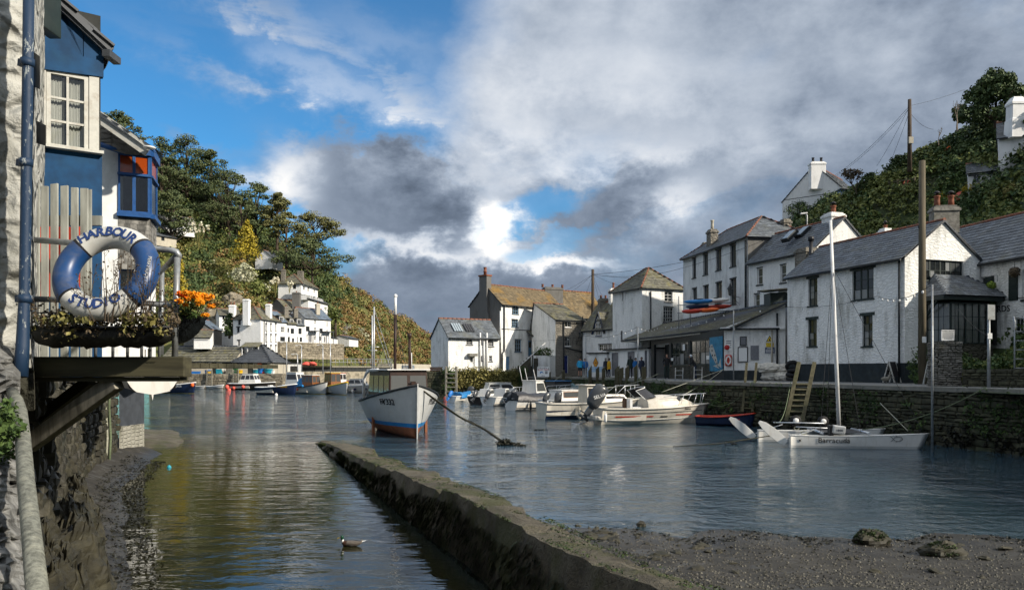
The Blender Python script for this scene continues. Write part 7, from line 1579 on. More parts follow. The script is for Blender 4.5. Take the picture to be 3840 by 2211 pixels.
# ---- pilot house boat
def pilot_boat():
 root,L = boat_root('pilot_boat','navy and cream motor boat with upright pilot house behind the speedboat',GX(2030,41.2),(7.7,43.0)); h = Hull(L,2.1,.85,1.15,.15,.95,.35,.25,.8,.3); h.build(root,('gel_cream','hull_navy','hull_navy'),(.02,.48),'gel_cream','gel_cream',.05,.42)
 mb = MB(); mb.tube([h.pt(i / 20,.27,-1) + Vector((0,-.012,0)) for i in range(0,20)],.02,5); mb.build('rubbing_strake',MAT['gel_cream'],root)
 cabin(root,2.35,3.5,1.45,1.3,.75,1.78,'gel_cream',(.02,.28),.86,'windscreen',1,2,(.42,.86),'gel_cream',name='pilot_house',roof_over=.14); cabin(root,3.4,5.0,1.3,.8,.9,1.30,'gel_cream',(0,.35),.85,'windscreen',1,0,(.4,.75),name='cuddy')
 rail(root,[(3.9,-.75,1.2),(4.6,-.62,1.75),(5.7,-.1,1.8),(5.7,.1,1.8),(4.6,.62,1.75),(3.9,.75,1.2)],[((4.6,s * .6,1.05),(4.6,s * .62,1.75)) for s in (-1,1)] + [((5.3,s * .22,1.15),(5.35,s * .27,1.78)) for s in (-1,1)]); fender(root,(1.75,-1.12,.32),'cream',.55,.09); outboard(root,1.25,.5,.8,'engine_grey',.8,.2)
 mb = MB(); mb.tube([(.05,-.9,.8),(.05,-.9,1.02)],.03,6); mb.build('bollard',MAT['white_paint'],root)
pilot_boat()
def motor_boat(name,lab,s_px,sY,bow,B=1.8,aft=.65,fore=.9,mats=('gel_white','gel_white','gel_cream'),cab=None,tarp=None,ob='engine_grey',ocount=1,rails=True,obs=1.0,tilt=.7,txt=None):
 root,L = boat_root(name,lab,GX(s_px,sY),bow,0,0,0,'boat','motor boats moored by the quay'); h = Hull(L,B,aft,fore,.12,.92,.3,.26,.8,.32); h.build(root,mats,(.0,.06),'gel_cream','gel_white',.035,.5)
 if cab: cabin(root,*cab[0],**cab[1])
 if tarp:
  x0,x1,zt,m = tarp; mb = MB(); mb.smooth = True; n = 16; rings = []
  for i in range(n + 1): t = i / n; x = lerp(x0,x1,t); hw = h.half(max(0.0,min(1,x / L))) + .06; zs = h.sheer(max(0,min(1,x / L))); hh = zt * (1 - .35 * t) * (1 + .15 * math.sin(t * 9)); rings.append([Vector((x + .04 * math.sin(j * 3),hw * math.cos(a),zs + (hh * math.sin(a) ** .6 if a > 0 else 0) * (1 + .08 * math.sin(j * 2.3 + i)) - (.14 if j in (0,12) else 0))) for j,a in enumerate(math.pi * j / 12 for j in range(13))])
  mb.ring_loft(rings,False); mb.poly(rings[0]); mb.poly(rings[-1]); mb.build('tarpaulin',MAT[m],root)
 for k in range(ocount): outboard(root,-.05,(k - (ocount - 1) / 2) * .5,aft - .12,ob,obs * .8,tilt)
 if rails: x = L * .62; rail(root,[(x,-B * .34,fore),(x + .5,-B * .30,fore + .42),(L + .15,-.08,fore + .5),(L + .15,.08,fore + .5),(x + .5,B * .30,fore + .42),(x,B * .34,fore)],[((L * .82,s * B * .2,fore),(L * .84,s * B * .22,fore + .46)) for s in (-1,1)])
 if txt: on_hull(root,h,.25,.3,-1,txt,.2,'ink')
 return root,h
CW = dict(m='gel_white',win='pane_grey',roof='gel_white')
r_,h_ = motor_boat('covered_boat','white boat under a black tarpaulin with tilted outboard',1915,50.0,(5.3,53.5),1.9,.78,.95,tarp=(.0,3.0,.42,'tarp_black'),obs=1.1,tilt=.9); fender(r_,(.9,-.98,.3),'black_paint',.45,.08)
motor_boat('cuddy_boat','white cuddy boat with screened wheelhouse and two tall aerials',1930,54.5,(4.4,59.0),2.0,.8,1.0,cab=((1.5,2.9,1.5,1.35,.7,1.85),dict(m='gel_white',win='pane_grey',roof='gel_white',side_n=1,front_n=2,rake=(.05,.45)))); 
for px,y0 in ((1968,1380),(1948,1376),(2000,1384)): mb = MB(); mb.tube([P(px + 12,1437,56),P(px,y0,56)],.02,5); tag(mb.build('rod_aerial',MAT['white_paint']),'white whip aerial on the cuddy boat, %s' % {1968: 'middle one of three',1948: 'leftmost of three',2000: 'nearest the boat trip sign'}[px],'aerial','whip aerials')
motor_boat('dark_hulled_boat','small boat with dark top strake and clear screen',1783,59,(-1.0,62),1.7,.6,.8,('hull_black','gel_white','gel_cream'),obs=1.0,cab=((1.2,2.2,1.2,1.0,.6,1.15),dict(m='gel_white',win='pane_grey',side_n=1,front_n=2,rake=(.2,.35))))
motor_boat('blue_cover_boat','white dinghy with blue cover and blue outboard near the wooden ladder',1690,63,(-3.6,64.5),1.5,.5,.65,tarp=(.5,2.2,.30,'tarp_blue'),ob='blue_plastic',obs=.9,rails=False)
motor_boat('cabin_cruiser','white cabin cruiser with sloping dark windows moored before the hedge',1765,66,(-.2,67.0),2.0,.8,1.0,cab=((1.2,4.1,1.6,1.2,.7,1.5),dict(m='gel_white',win='windscreen',side_n=2,front_n=2,rake=(.3,.7),wz=(.45,.85),roof='gel_white')),ocount=2,obs=.9)
motor_boat('blue_canopy_boat','white boat with sky blue canopy behind the cuddy boat',2035,60,(6.0,62.0),1.9,.8,1.0,cab=((.6,2.4,1.5,1.4,.8,1.75),dict(m='tarp_black',win='pane_grey',side_n=1,front_n=1,rake=(.1,.2),roof='stripe_blue')),tarp=(2.2,4.0,.7,'tarp_teal'))
motor_boat('day_boat','white day boat with long raked side windows behind the pilot house boat',2050,47.5,(6.4,50.5),1.9,.75,1.0,cab=((.6,3.0,1.45,1.2,.75,1.35),dict(m='gel_white',win='pane_grey',side_n=1,front_n=2,rake=(.1,.6),wz=(.3,.85),roof='gel_white',frame='varnish')))
motor_boat('screened_boat','white open boat with tall windscreen beside the cuddy boat',1830,56.5,(1.4,60.5),1.7,.65,.85,cab=((1.3,2.3,1.2,1.0,.65,1.25),dict(m='gel_white',win='pane_grey',side_n=1,front_n=2,rake=(.15,.4))))
# ---- rowing boat
root,L = boat_root('rowing_boat','dark blue rowing boat with red gunwale under the quay wall',GX(2615,36.9),GX(2820,35.6),0,.0); h = Hull(L,1.2,.42,.62,.1,.6,.15,.35,.8,.45); h.build(root,('hull_navy','hull_navy','hull_navy'),(.0,.05),'hull_navy','red_paint',.035,.95); on_hull(root,h,.72,.33,-1,'Maggie Rose',.12,'sign_white')
for x in (.6,1.4,2.0): mb = MB(); mb.box((x,0,.33),(.2,.95,.03)); mb.build('thwart',MAT['red_paint'],root)
# ---- catamaran
def catamaran():
 a,b = GX(2962,26.0),GX(3440,25.4); root,L = boat_root('catamaran','white beach catamaran with tall mast, lettered Barracuda',a,b)
 nrm = Vector((-(b - a).y,(b - a).x)).normalized(); 
 for k,(dx,dy) in enumerate(((0,0),(-.15,2.1))):
  e = empty('hull_assembly'); e.parent = root; e.location = (dx - (.55 if k else 0),dy,0); h = Hull(4.12,.46,.42,.52,.14,.75,.28,.22,.5,.4); h.build(e,('gel_white','hull_grey','hull_grey'),(.03,.09),'gel_white','gel_white',.012,deck_drop=.0)
  mb = MB(); mb.smooth = False; w = [(.0,.0),(-.16,.18),(-.42,.42),(-.72,.62),(-.92,.68),(-.98,.60),(-.86,.42),(-.6,.16),(-.3,-.08),(-.12,-.14)]; mb.add([(x - .06,y,z + .22) for y in (-.025,.025) for x,z in w],[tuple(range(10)),tuple(reversed(range(10,20)))] + [(i,i + 10,(i + 1) % 10 + 10,(i + 1) % 10) for i in range(10)]); mb.build('rudder',MAT['gel_white'],e,bevel=.008)
  mb = MB(); mb.bar((-.08,0,.3),(.9,.2,.62),.03,.03); mb.build('tiller',MAT['alu'],e)
  for x in (.45,1.35): mb = MB(); mb.tube([Vector((x + .09 * math.cos(t),-.02,.50 + .06 * math.sin(t))) for t in [i * .785 for i in range(9)]],.012,5); mb.build('toe_loop',MAT['rope_pale'],e)
  if k == 0:
   on_hull(e,h,.33,.27,-1,'Barracuda',.25,'ink',.0); on_hull(e,h,.07,.27,-1,'x',.16,'ink',.004)
   Mh = h.frame(.80,.34,-1); mb = MB(); oval = [(.13 * math.cos(t) * (1.25 if math.cos(t) < 0 else 1),.075 * math.sin(t)) for t in [i * math.pi / 8 for i in range(17)]]
   for pl in (oval,[(-.16,.0),(-.27,.09)],[(-.16,0),(-.25,-.08)],[(.13,.0),(.04,-.03)],[(-.05,.08),(-.1,.13)],[(.07,.03),(.09,.035)],[(-.05,-.07),(-.08,-.11)]): mb.tube([Mh @ Vector((x,y,0)) for x,y in pl],.007,4,False)
   mb.build('fish_emblem',MAT['ink'],e)
 for x in (1.05,2.55): mb = MB(); mb.tube([(x,.0,.5),(x,2.1,.5)],.045,8); mb.build('crossbeam',MAT['alu'],root)
 mb = MB(); mb.quad((1.1,.2,.5),(2.5,.2,.5),(2.5,1.95,.5),(1.1,1.95,.5)); mb.build('trampoline',MAT['tarp_black'],root)
 mb = MB(); base = Vector((1.85,1.05,.52)); top = base + Vector((-.28,0,7.3)); mb.smooth = True; mb.ring_loft([[p + Vector((rx * math.cos(a),ry * math.sin(a),0)) for a in (2 * math.pi * j / 10 for j in range(10))] for p,rx,ry in ((base,.07,.05),(base.lerp(top,.5),.065,.048),(top,.05,.04))],True,True,True); m_ = mb.build('mast',MAT['white_paint'],root)
 for q in ((2.3,.1,.5),(1.7,2.1,.5),(4.2,.05,.62),(1.0,.1,.5)): mb = MB(); mb.tube([base.lerp(top,.78),q],.009,4); mb.build('stay',MAT['wire'],m_)
 for i,(x,y,z) in enumerate(((.6,2.0,.78),(1.55,2.0,.76))):
  mb = MB(); mb.lathe((x,y,z),[(.09,-.05),(.19,-.05),(.2,0),(.19,.05),(.09,.05)],16,True,(0,1,0)); w = mb.build('wheel',MAT['rubber'],root); mb = MB(); mb.lathe((x,y - .055,z),[(.02,-.01),(.105,-.005),(.105,.01),(.02,.01)],10,True,(0,-1,0)); mb.build('rim',MAT['white_paint'],w)
 mb = MB(); mb.tube([(-.2,1.9,.72),(1.5,1.6,.72)],.022,6); mb.tube([(.3,.5,.66),(1.6,.5,.62)],.02,6); mb.build('trolley_frame',MAT['alu'],root)
 o = empty('motor'); o.parent = root; mb = MB(); mb.box((1.55,-.02,.62),(.42,.3,.28),Matrix.Rotation(.12,3,'Y')); mb.build('motor_cover',MAT['hull_grey'],o,bevel=.05); text('1800',.11,'ink',o,Matrix.Translation((1.55,-.176,.60)) @ Matrix.Rotation(math.pi / 2,4,'X'),.002).matrix_parent_inverse = Matrix()
 mb = MB(); mb.box((1.32,.05,.6),(.12,.32,.34)); mb.build('motor_pad',MAT['rubber'],o)
catamaran()
mb = MB(); mb.tube([P(2895,1632,26.5),P(2700,1662,27.2),P(2525,1674,26.3)],.02,5); rr = tag(mb.build('stern_rope',MAT['rope_dark']),'dark rope trailing from the catamaran stern into the water','rope')
lb = MB(); [leaf_quads(lb,P(px,1662,26.9),(.08,.08,.08),14,.08,.9) for px in (2722,2745,2760)]; lb.build('seaweed',MAT['weed_brown'],rr)['kind'] = 'stuff'

# ---- boats at the far quay
def far_boat(name,lab,p0,p1,Y0,Y1,B,aft,fore,mats,stripe=(.0,.06),gun='white_paint',cab=(),tarp=None,buoys=(),txt=None,deck='gel_cream',group='boats moored at the far quay'):
 root,L = boat_root(name,lab,GX(p0,Y0),GX(p1,Y1),0,0,0,'boat',group); h = Hull(L,B,aft,fore,.15,.8,.25,.3,.75,.4); h.build(root,mats,stripe,deck,gun,.06,.5)
 for c,kw in cab: cabin(root,*c,**kw)
 if tarp:
  x0,x1,z0,z1,m = tarp; mb = MB(); mb.add([(x0,-B * .42,aft),(x0,B * .42,aft),(x1,-B * .38,z0),(x1,B * .38,z0),(x1,-B * .30,z1),(x1,B * .30,z1)],((0,1,5,4),(0,4,2),(1,3,5),(2,4,5,3))); mb.build('tarpaulin',MAT[m],root)
 for (t,z,m,r_) in buoys: p = h.pt(t,max(.1,z),-1); mb = MB(); mb.sphere((p.x,p.y - r_ * .9,z),(r_,r_,r_ * 1.15),10,7); mb.build('fender',MAT[m],root)
 if txt: on_hull(root,h,txt[0],txt[1],-1,txt[2],txt[3],txt[4],.004)
 return root
far_boat('black_hulled_boat','black hulled boat with white cabin and three red fenders at the far quay',866,1026,104,103,2.2,.85,1.05,('hull_black','hull_black','hull_black'),cab=(((1.4,4.1,1.8,1.6,.7,2.1),dict(m='gel_white',win='windscreen',side_n=3,front_n=2,rake=(.7,.5),wz=(.5,.88),roof='gel_white')),),buoys=((.0,.35,'red_buoy',.28),(.15,.25,'red_buoy',.2),(.38,.4,'red_buoy',.22)))
far_boat('navy_boat','navy open boat with yellow lettering, nearest of the far boats',972,1106,84,82.5,1.9,.78,1.15,('hull_navy','hull_navy','antifoul'),(.0,.04),txt=(.72,.85,'ENGELAIS',.27,'ink_yellow'),cab=(((1.2,1.9,.7,.6,.6,1.0),dict(m='gel_white',side_n=0,front_n=0)),))
far_boat('blue_tarp_boat','grey white boat with brown wheelhouse and blue tarpaulin over the stern',1118,1222,86,84,2.0,.75,1.35,('hull_grey','hull_grey','sign_yellow'),(.03,.10),'black_paint',cab=(((1.2,2.8,1.5,1.3,.8,2.05),dict(m='varnish',win='pane_grey',side_n=3,front_n=2,rake=(.0,.15),wz=(.4,.9),roof='white_paint')),),tarp=(.0,1.3,.9,2.0,'tarp_blue'),buoys=((.02,.6,'yellow_plastic',.14),(.2,.5,'red_paint',.12),(.42,.9,'stripe_blue',.13)))
far_boat('yellow_roofed_boat','grey white boat with varnished wheelhouse and bright yellow roof',1228,1300,87,81.5,1.9,.8,1.35,('hull_grey','hull_grey','sign_yellow'),(.03,.10),'sign_yellow',cab=(((1.0,3.0,1.5,1.2,.9,2.3),dict(m='varnish',win='pane_grey',side_n=3,front_n=2,rake=(.0,.1),wz=(.35,.9),roof='yellow_plastic')),),buoys=((.35,.9,'black_paint',.2),))
far_boat('white_cruiser','white cruiser with dark cabin windows and blue fenders behind the fishing boat',1298,1402,90,88,2.0,.85,1.0,('gel_white','gel_white','hull_black'),(.0,.05),cab=(((.8,3.0,1.6,1.2,.8,1.6),dict(m='gel_white',win='windscreen',side_n=2,front_n=2,rake=(.3,.6),wz=(.4,.85),roof='gel_white')),),buoys=((.2,.45,'navy_paint',.14),(.5,.45,'navy_paint',.14),(.8,.5,'navy_paint',.14),(.42,.2,'white_paint',.2)))
far_boat('white_cabin_boat','boat with tall white cabin and blue cover behind the navy boat',1078,1180,95,93,2.1,.8,1.2,('gel_white','stripe_blue','hull_navy'),(.3,.75),cab=(((.4,2.5,1.7,1.5,.8,2.35),dict(m='gel_white',win='windscreen',side_n=1,front_n=2,rake=(.1,.5),wz=(.45,.85),roof='gel_white')),),tarp=(4.2,2.3,.9,1.5,'tarp_blue'))
far_boat('red_wheelhouse_boat','small red and blue boat with white wheelhouse by the dark pier',1258,1316,102,100,1.7,.8,1.3,('red_paint','hull_navy','hull_navy'),(.0,.6),'red_paint',cab=(((.5,1.6,1.3,1.2,.9,2.2),dict(m='gel_white',win='windscreen',side_n=2,front_n=2,rake=(0,.1),wz=(.4,.9),roof='red_paint')),))
far_boat('registered_boat','navy boat marked BM18 with an orange buoy beside the dinghy',580,728,89,87,1.9,.85,1.25,('hull_navy','hull_navy','sign_yellow'),(.02,.09),'white_paint',buoys=((.97,.95,'orange_plastic',.2),),txt=(.70,.80,'BM18',.34,'sign_white'))
far_boat('tender','small grey rubber tender floating by the far quay wall',724,764,108.5,107.8,1.1,.35,.45,('hull_grey',) * 3,gun='hull_grey'); far_boat('row_dinghy','striped white rowing dinghy at the foot of the far ladder',780,834,107.5,106.5,1.1,.4,.6,('gel_white','hull_black','gel_cream'),(.12,.2)); far_boat('blue_dinghy','bright blue covered dinghy between the black and white cabin boats',1038,1086,100,99,1.2,.5,.6,('stripe_blue','white_paint','hull_navy'),(.2,.3),'stripe_blue',deck='tarp_blue')
# masts of yachts behind
for px,y0,lab in ((1396,1182,'shorter pale yacht mast behind the fishing boat'),(1403,1150,'taller pale yacht mast behind the fishing boat')):
 root = empty('yacht_mast',P(px,1400,92),0,lab,'mast'); mb = MB(); hgt = (1400 - y0) / F * 92; mb.tube([(0,0,-1),(0,0,hgt)],.085,8); mb.build('mast',MAT['alu'],root); mb = MB(); mb.tube([(0,0,hgt * .98),(2.2,0,.6)],.03,4); mb.tube([(-.6,0,hgt * .4),(.6,0,hgt * .4)],.035,5); mb.build('rigging',MAT['alu'],root)
# dinghy hanging beyond the deck
root,L = boat_root('hanging_dinghy','white dinghy hung up beyond the deck with its transom showing',GX(572,15.8),GX(520,18.6),2.12,0); h = Hull(L,1.12,.42,.5,.02,.96,.1,.30,.6,.3); h.build(root,('gel_white','gel_white','gel_white'),(.1,.15),'gel_cream','hull_grey',.03,.9); mb = MB(); mb.box((-.02,0,.36),(.03,.26,.14)); mb.build('motor_pad',MAT['navy_paint'],root); mb = MB(); mb.add([(-.01,-.02,-.02),(-.01,.02,-.02),(.5,0,-.02),(-.01,0,-.14),(.1,0,-.13)],((0,2,4,3),(1,3,4,2),(0,3,1))); mb.build('skeg',MAT['gel_white'],root)
for s in (-.3,.4): mb = MB(); mb.tube([(1.2 + s,0,.3),(1.2 + s,0,.95)],.012,5); mb.build('sling',MAT['rope_dark'],root)
# ---- mallard
def mallard():
 c = W(1318,2046); root = empty('mallard_duck',c,R(180),'mallard drake swimming in the calm channel','duck'); root.scale = (.62,) * 3
 mat('duck_body',(.11,.095,.08),.8,.3,60,None,0,.3); mat('duck_breast',(.06,.025,.014),.8,.2,60,None,0,.3); mat('duck_head',(.005,.045,.022),.3,.3,20,None,0,.1); mat('duck_bill',(.62,.40,.03),.5,.1,10,None,0,0)
 prof = [(-.26,.05,.09),(-.20,.06,.05),(-.12,.085,.035),(0,.105,.03),(.10,.10,.035),(.17,.075,.06),(.205,.045,.10),(.215,.035,.15),(.22,.042,.19),(.225,.048,.215),(.235,.035,.25),(.24,.008,.262)]
 mb = MB(); mb.smooth = True; rings = []
 for i,(x,r_,z) in enumerate(prof):
  tl = 0 if i < 5 else min(1.2,(i - 4) * .3); rings.append([Vector((x - math.sin(tl) * r_ * math.sin(a) * .9,r_ * math.cos(a),z + (math.cos(tl) * r_ * math.sin(a) * (.75 if i < 5 else .9)) + (.03 if i < 5 else 0))) for a in (2 * math.pi * j / 12 for j in range(12))])
 for i in range(len(rings) - 1): mb.cur = 0 if i < 4 else (1 if i < 6 else (3 if i == 6 else 2)); mb.ring_loft(rings[i:i + 2],True,i == 0,False)
 o = mb.build('body',[MAT['duck_body'],MAT['duck_breast'],MAT['duck_head'],MAT['white_paint']],root); mb = MB(); mb.hexa([Vector(p) for p in ((.26,-.02,.195),(.26,-.02,.215),(.26,.02,.195),(.26,.02,.215),(.335,-.016,.185),(.335,-.016,.196),(.335,.016,.185),(.335,.016,.196))]); mb.build('bill',MAT['duck_bill'],root)
 mb = MB(); mb.add([(-.25,-.03,.10),(-.25,.03,.10),(-.36,.0,.14),(-.25,0,.13)],((0,2,3),(1,3,2),(0,1,2))); mb.build('tail',MAT['white_paint'],root)
 for s in (-1,1):
  mb = MB(); mb.smooth = True; mb.ring_loft([[Vector((x,s * (y + .012 * math.sin(a)),z + .035 * math.cos(a) * w)) for a in (0,.8,1.57,2.3,3.14)] for x,y,z,w in ((-.22,.05,.10,.3),(-.1,.09,.085,1),(.05,.10,.075,1),(.12,.08,.07,.3))],False); mb.build('wing',MAT['duck_body'],root); mb = MB(); mb.sphere((.25,s * .04,.225),.007,6,4); mb.build('eye',MAT['ink'],root)
mallard()
# ---- buoys floating
for px,py,r_,m_,lab in ((1675,1497,.3,'red_buoy','pink red buoy floating by the blue cover boat'),(634,1752,.06,'cyan_plastic','small turquoise float in the shallow water near the ramp'),(1036,1480,.16,'sign_white','white gull sized float by the navy boat')):
 c = W(px,py); mb = MB(); mb.lathe((0,0,0),[(.02,-.9),(.5,-.8),(.87,-.4),(1,.1),(.87,.6),(.5,.95),(.18,1.1),(.18,1.3),(.03,1.32)],12); o = mb.build('buoy',MAT[m_]); o.location = c; o.scale = (r_,) * 3; tag(o,lab,'buoy')
# ------------------------------------------------------------------ slope above the quay: trees, poles, garden things
def big_bush(px,py_top,py_base,Y,wpx,lab,m,seed,leaf=.22,n=5000,name='tree',cat='tree',trunk=True):
 r = random.Random(seed); base = land(px,py_base); Y = base.y; Ht = (py_base - py_top) / F * Y; Wd = wpx / F * Y / 2; root = empty(name,base,0,lab,cat); lb = MB(); k_ = 60
 for i in range(k_):
  a = r.uniform(0,6.28); h = r.uniform(.25,.95); w = Wd * math.sin(math.pi * min(.97,h * .75 + .25)) * r.uniform(.3,.95); c = Vector((math.cos(a) * w,math.sin(a) * w,Ht * h)); s = Wd * r.uniform(.16,.3); leaf_quads(lb,c,(s,s,s * .75),n // k_,leaf,.5,.2,r)
 lb.build('crown',MAT[m],root); mb = MB(); mb.tube([(0,0,-.8),(0,0,Ht * .6)],[.25,.08],7)
 for i in range(7): a = i * 2.4; mb.tube([(0,0,Ht * .25),(math.cos(a) * Wd * .6,math.sin(a) * Wd * .6,Ht * .6)],[.1,.03],5,False)
 mb.build('trunk',MAT['bark'],root)
big_bush(3735,268,520,62,290,'dense dark evergreen tree on the skyline at the top of the slope','leaf_dark',41,.30,9000)
big_bush(3880,330,560,58,220,'dark evergreen tree behind the tapering white chimney','leaf_dark',42,.30,6000)
bare_tree(3215,605,740,land(3215,745).y - .5,200,'twisted bare garden tree with a few leaves beside the gable house',43,'twig','leaf_dead',5,.24)
for i,(px,t,b,w,lab) in enumerate(((3590,350,480,60,'leafless thicket just below the skyline evergreen'),(3520,460,530,50,'leafless shrub lower on the skyline'))): bare_tree(px,t,b,land(px,b + 10).y,w,lab,50 + i,'bark_pale')
for i,(px,t,b,Y,w,m_,lab) in enumerate(((3655,685,740,52,110,'leaf_yellow','yellow green shrub in front of the lean-to'),(3530,722,760,52,55,'leaf_yellow','small yellow green shrub left of the red float'),(3800,690,740,51,90,'leaf_olive','olive shrub below the hillside cottage'),(3370,585,650,62,110,'leaf_dark','dark hedge at the foot of the hillside telegraph pole'),(3000,760,830,66,160,'leaf_dark','dark hedge in front of the gable house'),(3260,650,720,62,90,'leaf_dark','dark bush right of the bare garden tree'))):
 big_bush(px,t,b,Y,w,lab,m_,60 + i,.18,1500,'shrub','shrub')
for (px,py,Y,r_,m_,lab) in ((3595,745,51.5,.42,'red_buoy','faded red float lying on the slope among shrubs'),(3395,693,58,.33,'red_buoy','red float hanging on the hillside fence'),(3548,565,60,.3,'orange_plastic','orange buoy lying high on the dark slope')):
 mb = MB(); mb.lathe((0,0,0),[(.02,-1),(.5,-.87),(.87,-.5),(1,0),(.87,.5),(.5,.87),(.2,.98),(.2,1.15),(.05,1.2)],14); o = mb.build('float',MAT[m_]); o.scale = (r_,r_,r_); o.location = land(px,py + 8) + Vector((0,-.3,.5 * r_)); o.rotation_euler = (.5,.3,0); tag(o,lab,'buoy','floats on the slope')
# garden shed and bin
root = empty('garden_shed',land(3172,752),0,'weathered blue grey garden shed with flat roof behind the bare tree','shed'); mb = MB(); mb.box((0,0,.45),(1.25,1.0,1.0)); mb.build('shed_wall',MAT['slate_blue'],root); mb = MB(); mb.box((0,-.1,1.0),(1.5,1.3,.08),Matrix.Rotation(.08,3,'Y')); mb.build('shed_roof',MAT['slate'],root); mb = MB(); mb.box((-.2,-.52,.6),(.5,.04,.35)); mb.build('window',MAT['pane_blue'],root)
root = empty('water_barrel',land(3253,760),0,'green water barrel on the slope beside the garden shed','barrel'); mb = MB(); mb.lathe((0,0,0),[(.24,0),(.30,.35),(.28,.7),(.31,.72),(.31,.76)],12); mb.build('body',MAT['green_plastic'],root)
# garden fence
A,B = land(3335,735),land(3430,722); root = empty('garden_fence',A,0,'rough post and rail fence on the slope','fence')
for i in range(4): p = (B - A) * (i / 3); mb = MB(); mb.box((p.x,p.y,p.z + .5),(.12,.12,1.5)); mb.build('post',MAT['post_wood'],root)
for z in (.35,.75,1.1): mb = MB(); mb.bar((0,0,z),(B - A) + Vector((0,0,z)),.05,.1); mb.build('rail',MAT['post_wood'],root)
# poles and wires
def pole(px,py0,py1,Y,lab,r=.13,name='telegraph_pole',m='pole_wood'):
 b,t = P(px,py1,Y),P(px,py0,Y); root = empty(name,b,0,lab,'pole'); h = t.z - b.z; mb = MB(); mb.tube([(0,0,-.6),(0,0,h)],[r * 1.15,r * .85],10); mb.build('shaft',MAT[m],root)
 return root,t
pA,tA = pole(3458,603,1437,33.5,'tall weathered wooden pole in front of the gable end',.15)
for z in (.6,1.2,6.8): mb = MB(); mb.tube([(0,-.02,z + .0),(0,.02,z)],.17,10); mb.build('band',MAT['black_metal'],pA)
pY = land(3411,610).y; pB,tB = pole(3411,373,615,pY,'dark telegraph pole on the hillside skyline',.15,m='bark'); mb = MB(); mb.box((0,-.2,1.8),(.34,.12,.5)); mb.build('pole_box',MAT['cream'],pB)
pC,tC = pole(2223,1010,1230,79,'dark telegraph pole behind the stone cottages',.17,m='bark')
WIRES = empty('telegraph_wires',tC,0,'thin telegraph wires strung between the poles and houses','wires')
def wire(a,b,sag=.3,r=.012,parent=None,m='wire',n=12):
 mb = MB(); a,b = Vector(a),Vector(b); mb.tube([a.lerp(b,i / n) - Vector((0,0,sag * 4 * (i / n) * (1 - i / n))) for i in range(n + 1)],r,4); o = mb.build('wire',MAT[m]); add_part(parent or WIRES,o); return o
tC2 = tC - Vector((0,0,.5))
wire(tC2,P(2500,1020,62),.3,.018); wire(P(2500,1020,62),P(3100,800,46),.3,.014); wire(tC2,P(2800,930,55),.3,.018); wire(tC2,P(2500,1040,66),.2,.014)
for q in ((2118,1090,86),(2140,1095,87),(2195,1105,88),(2245,1115,84),(2262,1118,80),(2330,1072,72)): wire(tC2,P(*q),.1,.012)
tB2 = tB - Vector((0,0,.5)); wire(tB2,P(3620,335,60),.1,.012); wire(tB2,P(3107,672,79),.5,.014); wire(tB2 - Vector((0,0,.2)),P(3110,676,79),.5,.012); wire(tB2,P(3288,622,68),.2,.012); wire(tB2 - Vector((0,0,.4)),P(3332,625,64),.1,.012); wire(tB2 - Vector((0,0,.5)),P(3500,485,60),.3,.012)
# festoon lights along the quay
posts = [(2392,1225,1440,50.0,'slim white festoon pole before the row of stores'),(2751,1163,1425,44.0,'slim grey festoon pole in front of the shed corner'),(3496,1066,1660,24.6,'slim galvanised pole standing in the water by the quay wall'),(2000,1276,1422,68,'slim dark festoon pole beside the stone steps'),(2197,1258,1415,66,'slim festoon pole behind the blue bench')]
tops = []
for px,y0,y1,Y,lab in posts:
 r_,t = pole(px,y0,y1,Y,lab,.035,'festoon_pole','galvanised'); tops.append(t)
FEST = empty('festoon_lights',tops[1],0,'string of small white festoon bulbs along the quay','lights')
chain = [tops[3],tops[4],tops[0],P(2475,1222,60),tops[1],P(2950,1150,44),P(3290,1110,36.5),tops[2]]
for a,b in zip(chain,chain[1:]):
 L = (b - a).length; wire(a,b,.04 * L ** .8,.012,FEST); n = max(2,int(L / 1.5))
 for i in range(1,n):
  t = i / n; p = a.lerp(b,t) - Vector((0,0,.04 * L ** .8 * 4 * t * (1 - t) + .06)); mb = MB(); mb.sphere(p,(.045,.045,.06),6,4); add_part(FEST,mb.build('bulb',MAT['white_paint']))
wire(P(3588,1152,25),P(3705,1260,23.5),.1,.008)
# ------------------------------------------------------------------ things on the quay
def qp(px,Y,z=QZ): p = GX(px,Y); return Vector((p.x,p.y,z))
